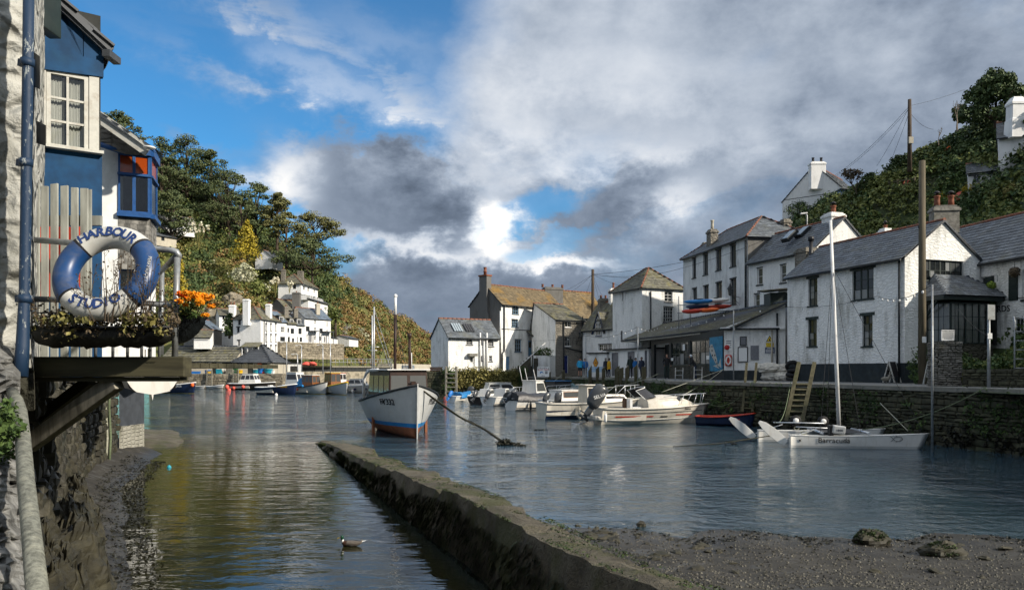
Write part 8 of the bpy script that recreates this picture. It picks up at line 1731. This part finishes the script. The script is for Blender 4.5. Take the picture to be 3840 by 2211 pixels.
# people: one continuous body each, grown from a skeleton
def person(px,Y,lab,h=1.72,yaw=0.0,top='cloth_navy',legs='cloth_black',hair='hair_dark',pose='stand',shorts=False,coat=False,hood=None,bend=0.0,extra=None):
 base = qp(px,Y); root = empty('person',base,yaw,lab,'person','people on the quay'); s = h / 1.75
 arms = {'stand': ((.05,.95),(.05,.95)),'face': ((.18,1.52),(.05,.95)),'pockets': ((.12,.98),(.12,.98)),'reach': ((.35,1.05),(.12,.98))}[pose]
 J = {}; V = []; E = []; RR = []
 def add(n,p,r,par=None):
  J[n] = len(V); q = Vector(p)
  if bend and q.z > .95: dz = q.z - .95; q = Vector((q.x + dz * math.sin(bend),q.y,.95 + dz * math.cos(bend)))
  V.append(q * s); RR.append(r * s)
  if par: E.append((J[par],J[n]))
 add('pel',(0,0,.96),.150); add('waist',(0,0,1.10),.135,'pel'); add('chest',(.01,0,1.32),.165,'waist'); add('neck',(0,0,1.48),.07,'chest'); add('chin',(.02,0,1.54),.075,'neck'); add('head',(.02,0,1.63),.098,'chin'); add('crown',(.0,0,1.71),.07,'head')
 for sd,nm in ((1,'l'),(-1,'r')):
  st = .04 * sd; add('hip' + nm,(0,sd * .09,.90),.10,'pel'); add('knee' + nm,(.02 + st,sd * .10,.50),.068,'hip' + nm); add('ank' + nm,(-.02 + st,sd * .10,.10),.048,'knee' + nm); add('toe' + nm,(.12 + st,sd * .12,.04),.04,'ank' + nm)
  ax,az = arms[0 if sd > 0 else 1]; add('sho' + nm,(0,sd * .19,1.41),.068,'chest'); add('elb' + nm,(-.03 if ax < .3 else .08,sd * .27,1.16),.052,'sho' + nm); add('wri' + nm,(ax,sd * (.25 if ax < .15 else .12),az - .02),.036,'elb' + nm); add('han' + nm,(ax + .03,sd * (.25 if ax < .15 else .08),az - (.09 if az < 1.2 else -.02)),.036,'wri' + nm)
 me = bpy.data.meshes.new('body'); me.from_pydata(V,E,[]); o = mobj('body',me,root); md = o.modifiers.new('skin','SKIN'); md.use_smooth_shade = True
 for i,sv in enumerate(me.skin_vertices[0].data): sv.radius = (RR[i],RR[i] * (1.0 if i not in (1,2) else .8)); sv.use_root = (i == 0)
 sub = o.modifiers.new('sub','SUBSURF'); sub.levels = 1; sub.render_levels = 1
 dg = bpy.context.evaluated_depsgraph_get(); m2 = bpy.data.meshes.new_from_object(o.evaluated_get(dg)); o.modifiers.clear(); o.data = m2; m2.materials.clear()
 for n in (top,legs,'skin',hair,'cloth_black'): m2.materials.append(MAT[n])
 tops,wr = J['chest'],[V[J['han' + n]] for n in 'lr']; hd,cr = V[J['head']],V[J['crown']]
 for p in m2.polygons:
  c = p.center; z = c.z / s; i = 0 if z > (.72 if coat else .93) else 1
  if z < .11: i = 4
  if shorts and .11 < z < .55: i = 2
  if (c - hd).length < .17 * s or (c - cr).length < .13 * s: i = 2 if (c.x > hd.x + .02 and c.z < hd.z + .055 * s) else 3
  if min((c - w).length for w in wr) < .07 * s: i = 2
  p.material_index = i; p.use_smooth = True
 mb = MB(); mb.smooth = True; q = hd
 mb.sphere(q + Vector((-.018,0,.018)) * s,(.112 * s,.100 * s,.118 * s),10,7); hh = mb.build('hood' if hood else 'hair',MAT[hood or hair],root)
 for v in hh.data.vertices:
  if v.co.x > q.x + .045 * s and v.co.z < q.z + .07 * s: v.co.x = q.x + .02 * s
 mb = MB(); mb.sphere(q + Vector((.09,0,-.02)) * s,(.02 * s,.014 * s,.022 * s),6,4); mb.build('nose',MAT['skin'],root)
 for sd in (-1,1): mb = MB(); mb.sphere(q + Vector((.085,sd * .035,.012)) * s,(.012 * s,) * 3,6,4); mb.build('eye',MAT['ink'],root)
 if coat or top in ('cloth_cyan','cloth_yellow','cloth_blue'):
  mb = MB(); mb.smooth = True; k_ = 14; mb.ring_loft([[Vector((math.cos(a) * rx * s + bx,math.sin(a) * ry * s,z * s)) for a in (2 * math.pi * j / k_ for j in range(k_))] for z,rx,ry,bx in ((.74 if coat else .86,.19,.23,0),(.95,.175,.215,0),(1.15,.165,.205,.0),(1.38,.15,.21,0),(1.47,.09,.11,0))]); mb.build('jacket',MAT[top],root)
 if extra: mb = MB(); mb.box(Vector(extra[0]) * s,Vector(extra[1]) * s); mb.build('bag',MAT[extra[2]],root,bevel=.03)
 return root
person(2175,70,'person in cyan jacket and black shorts with a hand to the face',1.74,-1.4,'cloth_cyan','cloth_black',pose='face',shorts=True,extra=((-.05,.25,.92),(.2,.12,.25),'cloth_black')); person(2194,70.5,'person in blue jacket beside the one in cyan',1.70,-1.7,'cloth_blue','cloth_black',pose='pockets')
person(2284,67.5,'person in a yellow hooded raincoat by the grey doors',1.68,2.6,'cloth_yellow','cloth_navy',pose='stand',coat=True); person(2271,67.6,'person in navy behind the yellow raincoat',1.70,2.2,'cloth_navy','cloth_black',hair='hair_grey')
person(2364,62.8,'tall person in dark green coat and cap before the store row',1.82,2.0,'cloth_green','cloth_black',coat=True,hood='cloth_grey',pose='pockets'); person(2384,62.4,'person in blue between two dark figures',1.62,-1.2,'cloth_blue','cloth_navy'); person(2406,61.4,'person in navy coat nearest the shed',1.66,-2.4,'cloth_navy','cloth_black',coat=True)
person(2500,52.8,'person in black waders with red collar in the shed doorway',1.74,-1.3,'cloth_black','cloth_green',pose='pockets',extra=((-.02,.14,1.42),(.1,.1,.12),'red_paint')); person(2607,48.6,'person with a silver helmet leaning by the shop window',1.66,2.9,'cloth_black','cloth_navy',bend=.45,hood='alu',pose='reach')
# bench
def bench(px,Y,yaw,lab,m='pale_blue_paint',w=1.6):
 root = empty('bench',qp(px,Y),yaw,lab,'bench')
 for i in range(3): mb = MB(); mb.box((0,.05 - i * .14,.45),(w,.11,.035)); mb.build('seat_slat',MAT[m],root)
 for i in range(3): mb = MB(); mb.box((0,.16 + i * .03,.58 + i * .14),(w,.03,.11)); mb.build('back_slat',MAT[m],root)
 for sx in (-1,1): mb = MB(); mb.box((sx * w * .46,-.22,.22),(.07,.07,.45)); mb.box((sx * w * .46,.15,.42),(.07,.07,.85)); mb.box((sx * w * .46,-.04,.62),(.07,.45,.05)); mb.build('leg',MAT[m],root)
bench(2236,68.5,-.3,'pale blue slatted bench under the orange diamond')
bench(1640,73,.2,'brown bench on the wall beside the white cottage','varnish',1.4)
# boards and signs standing on the quay
root = empty('boat_trip_sign',qp(2037,66.5),0,'white board advertising half hour boat trips with a dolphin','sign'); T = Matrix.Rotation(R(-14),4,'X')
mb = MB(); mb.hexa([T @ Vector((x,y,z)) for x in (-.52,.52) for y in (-.02,.02) for z in (.05,.92)]); b_ = mb.build('board',MAT['sign_white'],root)
for s,z,sz,m_ in (('HALF HOUR',.80,.13,'ink'),('BOAT TRIPS',.66,.17,'ink_red'),('sailing daily',.14,.07,'ink')): text(s,sz,m_,b_,T @ Matrix.Translation((0,-.025,z)) @ Matrix.Rotation(math.pi / 2,4,'X'),.002,bold=.003).matrix_parent_inverse = Matrix()
mb = MB(); pts = [(-.22,.3),(-.30,.42),(-.2,.52),(-.06,.5),(.02,.4),(.0,.34),(-.08,.42),(-.18,.42)]; mb.poly([T @ Vector((x,-.027,z)) for x,z in pts]); mb.build('dolphin',MAT['stripe_blue'],b_)
for z in (.50,.36): mb = MB(); mb.hexa([T @ Vector((x,y,zz)) for x in (.16,.38) for y in (-.03,-.022) for zz in (z - .04,z + .04)]); mb.build('price_box',MAT['ink'],b_)
for sx in (-.45,.45): mb = MB(); mb.bar((sx,.05,.85),(sx,.45,0),.04,.04); mb.build('leg',MAT['post_wood'],root)
def aboard(px,Y,yaw,lab,m='ink',fr='white_frame',lines=6,h=1.0,w=.55):
 root = empty('a_board',qp(px,Y),yaw,lab,'sign')
 for sg,nm in ((-1,'front_panel'),(1,'rear_panel')):
  Tm = Matrix.Translation((0,0,h)) @ Matrix.Rotation(sg * -R(16),4,'X') @ Matrix.Translation((0,0,-h)); mb = MB(); mb.hexa([Tm @ Vector((x,y,z)) for x in (-w / 2,w / 2) for y in (-.015,.015) for z in (.3,h)]); b = mb.build(nm,MAT[m],root)
  for sx in (-1,1): mb = MB(); mb.hexa([Tm @ Vector((x,y,z)) for x in (sx * w / 2 - .03,sx * w / 2 + .03) for y in (-.025,.025) for z in (0,h + .02)]); mb.build('leg',MAT[fr],root)
  if sg < 0:
   for i in range(lines): z = lerp(h - .1,.38,i / max(1,lines - 1)); ww = w * rnd.uniform(.2,.4); mb = MB(); mb.hexa([Tm @ Vector((x,y,zz)) for x in (-ww,ww) for y in (-.02,-.016) for zz in (z - .012,z + .012)]); mb.build('chalk_line',MAT['sign_white' if m != 'sign_white' else 'ink_red'],b)
aboard(3345,36.2,.6,'chalkboard a-board with white frame against the black base of the quay house'); aboard(3503,31.2,.2,'white a-board with red writing beside the stone pillar','sign_white','white_frame',5,.95)
root = empty('blue_parking_sign',qp(3512,31.8),0,'narrow blue no parking panel half hidden by the stone pillar','sign'); mb = MB(); mb.box((0,0,1.1),(.22,.03,1.0)); p_ = mb.build('panel',MAT['door_navy'],root); text('No',.16,'sign_white',p_,Matrix.Translation((.0,-.02,1.05)) @ Matrix.Rotation(math.pi / 2,4,'X'),.002).matrix_parent_inverse = Matrix()
# goose ornament
root = empty('goose_ornament',qp(3322,35.6),0,'small grey stone goose beside the chalkboard','ornament'); mb = MB(); mb.smooth = True; mb.tube([(-.22,0,.22),(-.1,0,.2),(.05,0,.2),(.15,0,.28),(.18,0,.42),(.2,0,.52),(.27,0,.5)],[.03,.11,.12,.07,.035,.04,.015],10); mb.tube([(0,.05,.12),(0,.05,0)],.02,5); mb.tube([(0,-.05,.12),(0,-.05,0)],.02,5); mb.build('body',MAT['stone_grey'],root)
# rubble sacks and tyres beside the shed
for i,(px,Y,r_,z,lab) in enumerate(((2895,44.6,(.62,.5,.34),.0,'lower bulk sack of the pile beside the shed drainpipe'),(2885,44.5,(.7,.5,.3),.5,'slumped sack on top of the pile beside the drainpipe'),(2940,44.2,(.48,.45,.3),.45,'smaller sack leaning against the tyres'),(2938,44.0,(.5,.45,.32),.0,'lower sack next to the tyres'))):
 boulder('rubble_sack',qp(px,Y,QZ + r_[2] * .75 + z),r_,'sack',lab,'sack',20 + i,.25,2.2,24,14,'sacks beside the shed')
for i,(px,Y,z,lab,tl) in enumerate(((2975,43.4,.1,'bottom tyre lying flat by the black base',.1),(2972,43.4,.32,'second tyre from the ground by the black base',.15),(2978,43.3,.55,'third tyre up the stack',.2),(2970,43.3,.85,'top tyre of the stack tilted outwards',.9))):
 mb = MB(); mb.lathe((0,0,0),[(.2,-.09),(.34,-.1),(.38,-.04),(.38,.04),(.34,.1),(.2,.09)],18,False); o = mb.build('tyre',MAT['rubber']); o.location = qp(px,Y,QZ + z); o.rotation_euler = (tl,.1,i); tag(o,lab,'tyre','tyres beside the quay house')
# kayaks stacked on the shed roof terrace
KR = empty('kayak_rack',qp(2650,55,6.4),0,'scaffold rack behind the shed roof','rack')
for px in (2545,2590): p = qp(px,55,5.5); mb = MB(); mb.tube([p,p + Vector((0,0,2.4))],.03,6); o = mb.build('upright',MAT['galvanised'],KR); o.matrix_parent_inverse = Matrix.Translation(-KR.location)
for z in (6.7,7.25): mb = MB(); mb.tube([qp(2540,55,z),qp(2745,53.5,z + .05)],.03,6); o = mb.build('bar',MAT['galvanised'],KR); o.matrix_parent_inverse = Matrix.Translation(-KR.location)
for i,(p0,p1,z,m_,Y,lab) in enumerate(((2562,2690,7.42,'stripe_blue',54.5,'blue kayak on the top of the rack'),(2640,2738,7.45,'gel_white',54,'white kayak at the end of the top row'),(2555,2640,6.72,'red_paint',54.2,'red kayak at the lower left of the rack'),(2610,2700,6.75,'orange_plastic',53.6,'orange red kayak in the lower middle'),(2640,2745,7.05,'red_paint',54.6,'dark red kayak under the white one'),(2570,2660,7.12,'navy_paint',55.2,'navy kayak in the middle of the stack'))):
 a,b = qp(p0,Y,z),qp(p1,Y - 1.2,z + .08); d = b - a; o = empty('kayak',a,math.atan2(d.y,d.x),lab,'kayak','kayaks on the rack'); L = d.length; mb = MB(); mb.smooth = True
 mb.ring_loft([[Vector((L * t,.30 * w * math.cos(q),.17 * w * math.sin(q) + .05 * (2 * t - 1) ** 4)) for q in (2 * math.pi * j / 12 for j in range(12))] for t,w in ((0,.04),(.08,.5),(.25,.9),(.5,1),(.75,.88),(.92,.45),(1,.04))],True,True,True); mb.build('hull',MAT[m_],o); mb = MB(); mb.lathe((L * .5,0,.13),[(.22,0),(.24,.05),(.2,.06)],12); mb.build('cockpit_rim',MAT['rubber'],o)
# timber posts along the quay edge
for i,(px,y0,Y,ln) in enumerate(((2218,1380,62,.25),(2251,1378,61,.1),(2281,1378,60,.12),(2318,1378,58,.15),(2330,1380,57.5,.2),(2341,1384,57,.12),(2352,1378,56,.05),(2396,1375,54,.1),(2440,1370,51,.12),(2470,1374,48.5,0.0),(2118,1388,66,.05),(2065,1395,67,.05))):
 t = P(px,y0,Y); ed = interp([(y,x) for x,y in QUAY if y > 40],Y); b = Vector((min(t.x,ed) - .12,Y,-.5)); root = empty('mooring_post',b,0,('%s timber mooring post counted from the shed corner' % ['eighth','seventh','sixth','fifth','fourth','third','second','first'][i - 0 if i < 8 else 0]) if i < 8 else ['tall mossy post at the shed corner','round topped mooring post with rope turns near the shop door','short post left of the cyan jacket','short post by the boat trip sign'][i - 8],'post','timber posts on the quay edge')
 tp = t - b; mb = MB(); mb.hexa([p + Vector((sx * .13,sy * .13,0)) + (Vector((0,0,sx * ln)) if k else Vector()) for sx in (-1,1) for sy in (-1,1) for k,p in ((0,Vector()),(1,Vector((0,0,tp.z))))]); mb.build('post',MAT['post_wood'],root,bevel=.02)
def ladder(p0,p1,w,n,lab,m='post_wood',t=.11,top0=0.0,top1=0.0):
 p0,p1 = Vector(p0),Vector(p1); root = empty('ladder',p0,0,lab,'ladder'); d = p1 - p0; x = Vector((1,-.35,0)).normalized() * w / 2
 for s,tp in ((-1,top0),(1,top1)): mb = MB(); mb.bar(x * s,x * s + d + d.normalized() * tp,t,t,x); mb.build('stile',MAT[m],root)
 for i in range(n): q = d * ((i + .7) / (n + .3)); mb = MB(); mb.bar(q - x,q + x,t * .9,t * .55,d); mb.build('rung',MAT[m],root)
ladder(P(2803,1545,36.4),P(2812,1437,37.0),.45,5,'timber ladder on the quay wall near the notice boards',top0=1.1,top1=1.1); ladder(P(2978,1580,31.6),P(3010,1430,32.6),.62,7,'leaning timber ladder behind the catamaran trolley wheels',t=.15,top0=1.0,top1=1.0)
ladder(P(1692,1480,69.0),P(1692,1390,69.6),1.0,5,'wooden ladder on the hedge wall below the white cottage','oak_grey',.16,.4,.4)
for px,Y,lab,y0 in ((2547,44,'galvanised ladder on the quay wall before the shop window',1378),(2618,42.6,'galvanised hooped ladder on the quay wall before the mural',1375)): ladder(P(px - 4,1560,Y - 2.6),P(px,y0,Y - 2.4),.4,10,lab,'galvanised',.04)
for px,lab in ((785,'timber ladder with pale stiles on the far quay wall before the cream shed'),(884,'timber ladder with pale stiles on the far quay beside the green crate')): ladder(P(px,1455,109.3),P(px,1386,109.8),.85,8,lab,'oak_grey',.13)
# far quay clutter
for i,(px,w,h,m_,lab,nm) in enumerate(((704,.9,.35,'red_paint','red fish box at the shore end of the far quay','fish_box'),(733,1.3,.3,'blue_plastic','low blue crate in front of the cream shed window','crate'),(779,.8,.55,'blue_plastic','blue tub behind the far ladder','tub'),(780,.8,.3,'yellow_plastic','yellow tub under the blue one','tub'),(824,.9,.6,'cyan_plastic','pale blue crate by the heap of nets','crate'),(850,.7,.7,'sack','grey net bag beside the wide dark doorway','net_bag'),(838,.9,1.0,'sack','heap of pale netting below the doorway','net_heap'),(862,1.1,.9,'oak_grey','pale wooden crate by the second ladder','crate'),(880,.9,1.1,'green_plastic','tall green crate between the ladder stiles','crate'),(900,.8,.55,'yellow_plastic','yellow tub in front of the dark roofed shed','tub'),(962,1.0,.6,'cyan_plastic','turquoise barrel under the orange float','barrel'),(978,.9,.8,'blue_plastic','blue barrel beside the turquoise one','barrel'),(990,.9,.4,'red_paint','red bundle among the barrels','bundle'),(1007,1.2,.7,'cyan_plastic','large teal tub at the end of the dark roofed shed','tub'),(1019,.7,.4,'sign_white','white and yellow box beside the teal tub','box'),(1045,.9,.8,'orange_plastic','heap of orange floats by the boat store','float_heap'),(1160,2.0,.7,'red_buoy','red dinghy cover on the pier edge','cover'))):
 Y = 112.5 if i < 15 else 124; root = empty(nm,qp(px,Y,2.12 if i < 16 else 3.3),rnd.uniform(-.3,.3),lab,'crate' if nm in ('crate','fish_box','box') else nm.replace('_',' '),'gear on the far quay'); mb = MB()
 if nm in ('barrel','tub'): mb.lathe((0,0,0),[(w * .42,0),(w * .5,h * .3),(w * .5,h * .9),(w * .54,h * .92),(w * .54,h),(w * .46,h)],12)
 elif nm in ('crate','fish_box','box'):
  mb.hexa([Vector((sx * w / 2 * k,sy * w * .35 * k,z)) for sx in (-1,1) for sy in (-1,1) for z,k in ((0,.9),(h,1.0))]); mb.box((0,0,h + .02),(w * 1.06,w * .76,.06))
 else:
  for _ in range(7): mb.sphere((rnd.uniform(-.35,.35) * w,rnd.uniform(-.2,.2) * w,h * rnd.uniform(.25,.7)),(w * .28,w * .25,h * .32),8,6,.15)
 o = mb.build('body',MAT[m_],root)
for px,py,lab in ((859,1450,'faded red buoy floating at the stern of the black hulled boat'),): mb = MB(); mb.sphere((0,0,0),.26,12,8); o = mb.build('buoy',MAT['red_buoy']); o.location = W(px,1462); tag(o,lab,'buoy')
# stone steps and planted wall below the tall white house
def steps():
 root = empty('stone_steps',(1.2,70,QZ),0,'stone steps with white handrail climbing to the blue door','steps'); A = Vector((.2,72.0,QZ)); B = Vector((2.75,76.4,4.3)); n = 9; d = (B - A) / n; x = Vector((.87,-.5,0)) * .6
 for i in range(n): mb = MB(); p = A + d * i - root.location; h = d.z * (i + 1); mb.hexa([p + a * Vector((d.x,d.y,0)) + s * x + Vector((0,0,z)) for a in (0,1.02) for s in (-1,1) for z in (-d.z * i,d.z)]); mb.build('step',MAT['rubble_dark'],root)
 mb = MB(); mb.tube([A - root.location + x + Vector((0,0,1.0)),B - root.location + x + Vector((0,0,1.0))],.04,6); mb.build('handrail',MAT['white_paint'],root)
 for i in (0,4,8): p = A + d * i - root.location + x; mb = MB(); mb.tube([p,p + Vector((0,0,1.1))],.035,6); mb.build('rail_post',MAT['white_paint'],root)
 w = empty('planter_wall',qp(2030,75),0,'white planter wall topped with a leafy shrub beside the steps','planter'); f = Fac(GX(2000,75.0),GX(2062,74.4)); mb = MB(); f.box(mb,0,f.L,QZ,4.05,-2.2,0); o = mb.build('wall',MAT['white_rubble'],w); o.matrix_parent_inverse = Matrix.Translation(-w.location); lb = MB()
 for _ in range(26): leaf_quads(lb,f.pt(rnd.uniform(0,f.L),4.3 + rnd.uniform(-.2,.4),-.3 + rnd.uniform(-.3,.3)),(.3,.3,.25),26,.14,.8)
 o = lb.build('foliage',MAT['leaf_ivy'],w); o.matrix_parent_inverse = Matrix.Translation(-w.location)
steps()
def hedge_wall():
 f = Fac((-8.3,70.2),(0.6,70.8)); mb = MB(); f.box(mb,0,f.L,-1,2.55,-4,0); w = tag(mb.build('terrace_wall',MAT['rubble_dark']),'mossy stone wall below the white cottage overgrown with hedge','wall'); stone_courses(w,[(f.A,f.B,f.n)],-.2,2.5,.5,.2,MAT['stone_dark'],0,.07)
 lb = MB(); l2 = MB()
 for _ in range(320):
  u = rnd.uniform(2.0,f.L + .6); leaf_quads(lb if fbm(u,1,.8) > -.1 else l2,f.pt(u,rnd.uniform(.9,2.75),rnd.uniform(0,.35)),(.4,.3,.35),24,.17,.8)
 tag(lb.build('hedge',MAT['leaf_olive']),'olive hedge spilling over the wall below the white cottage','hedge',kind='stuff'); tag(l2.build('hedge_ivy',MAT['leaf_ivy']),'dark ivy patches in the hedge wall','ivy',kind='stuff')
hedge_wall()
# porch garden, pillar, notices
pl = empty('stone_pillar',qp(3565,29.0),0,'dry stone pillar carrying the harbour notice','pillar'); mb = MB(); mb.box((0,.4,.85),(.88,.7,1.7)); mb.build('core',MAT['rubble_dark'],pl)
fp = Fac((-.46,0.04),(.46,0.04)); fp.n = Vector((0,-1)); stone_courses(pl,[(fp.A,fp.B,fp.n),(Vector((-.46,.75)),Vector((-.46,.04)),Vector((-1,0)))],0,1.7,.22,.075,MAT['stone_grey'],170,.05)
nb_ = empty('harbour_notice',qp(3554,28.9,QZ + 1.72),0,'white notice of harbour rules on top of the stone pillar','sign'); mb = MB(); mb.box((0,0,.2),(.48,.03,.40)); b_ = mb.build('panel',MAT['sign_white'],nb_); text('POLPERRO HARBOUR',.046,'ink',b_,Matrix.Translation((0,-.018,.36)) @ Matrix.Rotation(math.pi / 2,4,'X'),.001,bold=.001).matrix_parent_inverse = Matrix()
for i in range(7): mb = MB(); mb.box((0,-.017,.31 - i * .04),(.42 - (.12 if i == 6 else 0),.004,.016)); mb.build('text_line',MAT['ink'],b_)
garden = MB(); g2 = MB()
for _ in range(230):
 px = rnd.uniform(3600,3900); Y = rnd.uniform(29.0,32.0); z = rnd.uniform(QZ + .1,QZ + 1.2 + .35 * math.sin(px * .02)); leaf_quads(garden if rnd.random() < .7 else g2,qp(px,Y,z),(.3,.3,.25),34,.14,.8)
for _ in range(50): leaf_quads(garden,qp(rnd.uniform(3415,3520),34 + rnd.uniform(-.4,.4),QZ + rnd.uniform(.2,1.5)),(.28,.25,.25),30,.12,.8)
tag(garden.build('garden_shrubs',MAT['leaf_ivy']),'dark leafy garden shrubs below the porch','shrubs',kind='stuff'); tag(g2.build('garden_leaves',MAT['leaf_mid']),'lighter shrubs in the garden below the shuttered house','shrubs',kind='stuff')
gw = MB(); f = Fac(GX(3610,28.6),GX(3960,25.5)); f.box(gw,0,f.L,QZ,QZ + .65,-.5,0); w = tag(gw.build('garden_wall',MAT['rubble_dark']),'low rubble garden wall beside the stone pillar','wall'); stone_courses(w,[(f.A,f.B,f.n)],QZ,QZ + .66,.3,.11,MAT['stone_dark'],110,.05)
rs,t = pole(3708,1150,1455,25.8,'rust streaked galvanised sign post with a small white notice',.05,'sign_post','galvanised'); mb = MB(); mb.box((0,-.06,1.75),(.15,.012,.19)); mb.build('notice',MAT['sign_white'],rs); mb = MB(); mb.box((.08,.0,2.55),(.42,.02,.5),Matrix.Rotation(.5,3,'Z')); mb.build('sign_plate',MAT['galvanised'],rs)
mb = MB(); mb.box((0,0,0),(.17,.03,.26)); mb.build('plate',MAT['sign_white'],None); o = bpy.data.objects['plate']; o.parent = pA; o.location = (0,-.17,1.9)
hl = empty('metal_ladder',qp(3826,27.0,QZ),0,'galvanised hooped access ladder at the edge of the quay','ladder')
for s in (-.2,.2): mb = MB(); mb.tube([(s,0,-1),(s,0,2.3),(s * .8,.1,2.5)],.03,6); mb.build('stile',MAT['galvanised'],hl)
for i in range(9): mb = MB(); mb.tube([(-.2,0,-.6 + i * .32),(.2,0,-.6 + i * .32)],.018,6); mb.build('rung',MAT['galvanised'],hl)
# mooring lines from quay to boats
for i,(a,b,sag,m_,lab) in enumerate(((P(2712,1385,41.2),P(2480,1470,39.5),.0,'rope_pale','taut pale line from the quay post down to the pilot house boat'),(P(2712,1385,41.2),P(2560,1480,38.8),.1,'rope_pale','second pale line from the same post to the speedboat'),(P(2470,1400,48.3),P(2250,1455,46),.2,'rope_pale','line from the round topped post to the day boat'),(P(2470,1402,48.3),P(2180,1460,52),.3,'rope_green','sagging green line crossing behind the pilot house'),(P(2345,1400,56.5),P(2060,1455,58),.3,'rope_green','green line from the third post to the blue canopy boat'),(P(2110,1400,66),P(2005,1452,60),.3,'rope_pale','short pale line by the blue door'),(P(2830,1425,36.9),P(2660,1515,37.6),.5,'rope_green','slack green line from the timber ladder to the speedboat bow'),(P(2965,1430,33),P(2905,1580,27.6),.6,'rope_green','green line from the leaning ladder to the catamaran stern'),(P(3700,1450,24.2),P(3230,1610,26.4),.25,'rope_green','long green line from the sign post quay to the catamaran'),(P(3300,1510,28.5),P(3405,1615,25.8),.0,'rope_pale','short line from the quay wall to the catamaran bow'),(P(2640,1525,38.2),P(2620,1590,37),.1,'rope_pale','bow line hanging over the red gunwale'))):
 mb = MB(); n = 10; mb.tube([a.lerp(b,k / n) - Vector((0,0,sag * 4 * (k / n) * (1 - k / n))) for k in range(n + 1)],.016,5); tag(mb.build('mooring_line',MAT[m_]),lab,'rope','mooring lines')
# rocks and stones on the beach
for px,py,w,h,s,lab in ((3268,2012,.26,.17,1,'rounded mossy rock at the water edge'),(3533,2068,.28,.19,2,'dark mossy rock nearer on the beach, right of the other mossy rock')):
 Y = (HC - .12) * F / (py + 10 - HZ); c = Vector(((px - CX) / F * Y,Y,.10)); o = boulder('mossy_rock',c,(w,w * .7,h),'rock',lab,'rock',s + 30,.35,1.6,22,14); lb = MB()
 for _ in range(500): d = Vector((rnd.gauss(0,1),rnd.gauss(0,1),abs(rnd.gauss(0,1)))).normalized(); leaf_quads(lb,(d.x * w * .95,d.y * w * .68,d.z * h * .98),(.02,.02,.02),2,.035,.9)
 k_ = lb.build('moss',MAT['weed'],o); k_['kind'] = 'stuff'
stone_protos = []
for i in range(5): o = boulder('beach_stone',(0,0,-5),(.05 + .012 * i,.04 + .006 * i,.025),'rock','small dark stone lying on the beach near the water edge','stone',50 + i,.5,1.8,9,6,'small stones on the beach'); stone_protos.append(o)
n = 0
while n < 70:
 if n < 40: px,py = rnd.gauss(2230,90),rnd.gauss(1995,24)
 else: px,py = rnd.uniform(2400,3840),rnd.uniform(2040,2211)
 Y = (HC - .1) * F / (py - HZ); X = (px - CX) / F * Y
 if X < bw_x(Y) + .75: continue
 o = stone_protos[n] if n < 5 else stone_protos[n % 5].copy()
 if n >= 5: col.objects.link(o)
 k_ = rnd.uniform(.5,1.5) if n < 40 else rnd.uniform(.4,1.5); o.location = (X,Y,ground_z(X,Y) + .005); o.rotation_euler = (rnd.uniform(-.3,.3),rnd.uniform(-.3,.3),rnd.uniform(0,6)); o.scale = (k_,k_,k_); n += 1
boulder('beach_stone',W(2405,1972) + Vector((0,0,.03)),(.075,.07,.06),'rock','largest lone stone standing in the shallows by the low wall','stone',70,.4,1.5,12,8)
gb = MB()
for _ in range(5200):
 px,py = rnd.uniform(2050,3950),2211 - 330 * rnd.random() ** 1.3 + 60; Y = (HC - .2) * F / (py - HZ); X = (px - CX) / F * Y
 if X < bw_x(Y) + .6: continue
 z = ground_z(X,Y)
 if z < .0: continue
 s = rnd.uniform(.006,.022); a = rnd.uniform(0,3); c,q = math.cos(a) * s,math.sin(a) * s; h = s * .7; gb.add([(X - c,Y - q,z - .002),(X + q,Y - c,z - .002),(X + c,Y + q,z - .002),(X - q,Y + c,z - .002),(X - c * .5,Y - q * .5,z + h),(X + q * .5,Y - c * .5,z + h * .9),(X + c * .5,Y + q * .5,z + h),(X - q * .5,Y + c * .5,z + h * .8)],((0,1,5,4),(1,2,6,5),(2,3,7,6),(3,0,4,7),(4,5,6,7)))
mat('pebble',(.075,.07,.055),.7,.4,30,None,0,.2,island=.8); tag(gb.build('shingle',MAT['pebble']),'fine pale and dark shingle scattered over the beach','shingle',kind='stuff')
sl = MB()
for _ in range(1500):
 X = rnd.uniform(1,11); Y = 12.4 - .1 * max(0,X - 1.5) + rnd.gauss(-.5,.55) + .5 * fbm(X,2,.7)
 z = ground_z(X,Y)
 if X < bw_x(Y) + .7 or not -.02 < z < .3 or fbm(X,Y,1.2,3) < .02: continue
 leaf_quads(sl,(X,Y,z + .006),(.06,.03,.006),3,.05,.9,2.0)
tag(sl.build('strandline_weed',MAT['weed_brown']),'dark shreds of weed left along the edge of the beach','seaweed',kind='stuff')
# floating weed
for px,py,w,lab in ((2020,1612,.5,'dark weed patch floating in front of the covered boat'),(1950,1672,.2,'small floating weed beside the rope end')):
 lb = MB(); c = W(px,py); leaf_quads(lb,c + Vector((0,0,.01)),(w,.12,.02),60,.1,.95); tag(lb.build('floating_seaweed',MAT['weed_brown']),lab,'seaweed',kind='stuff')
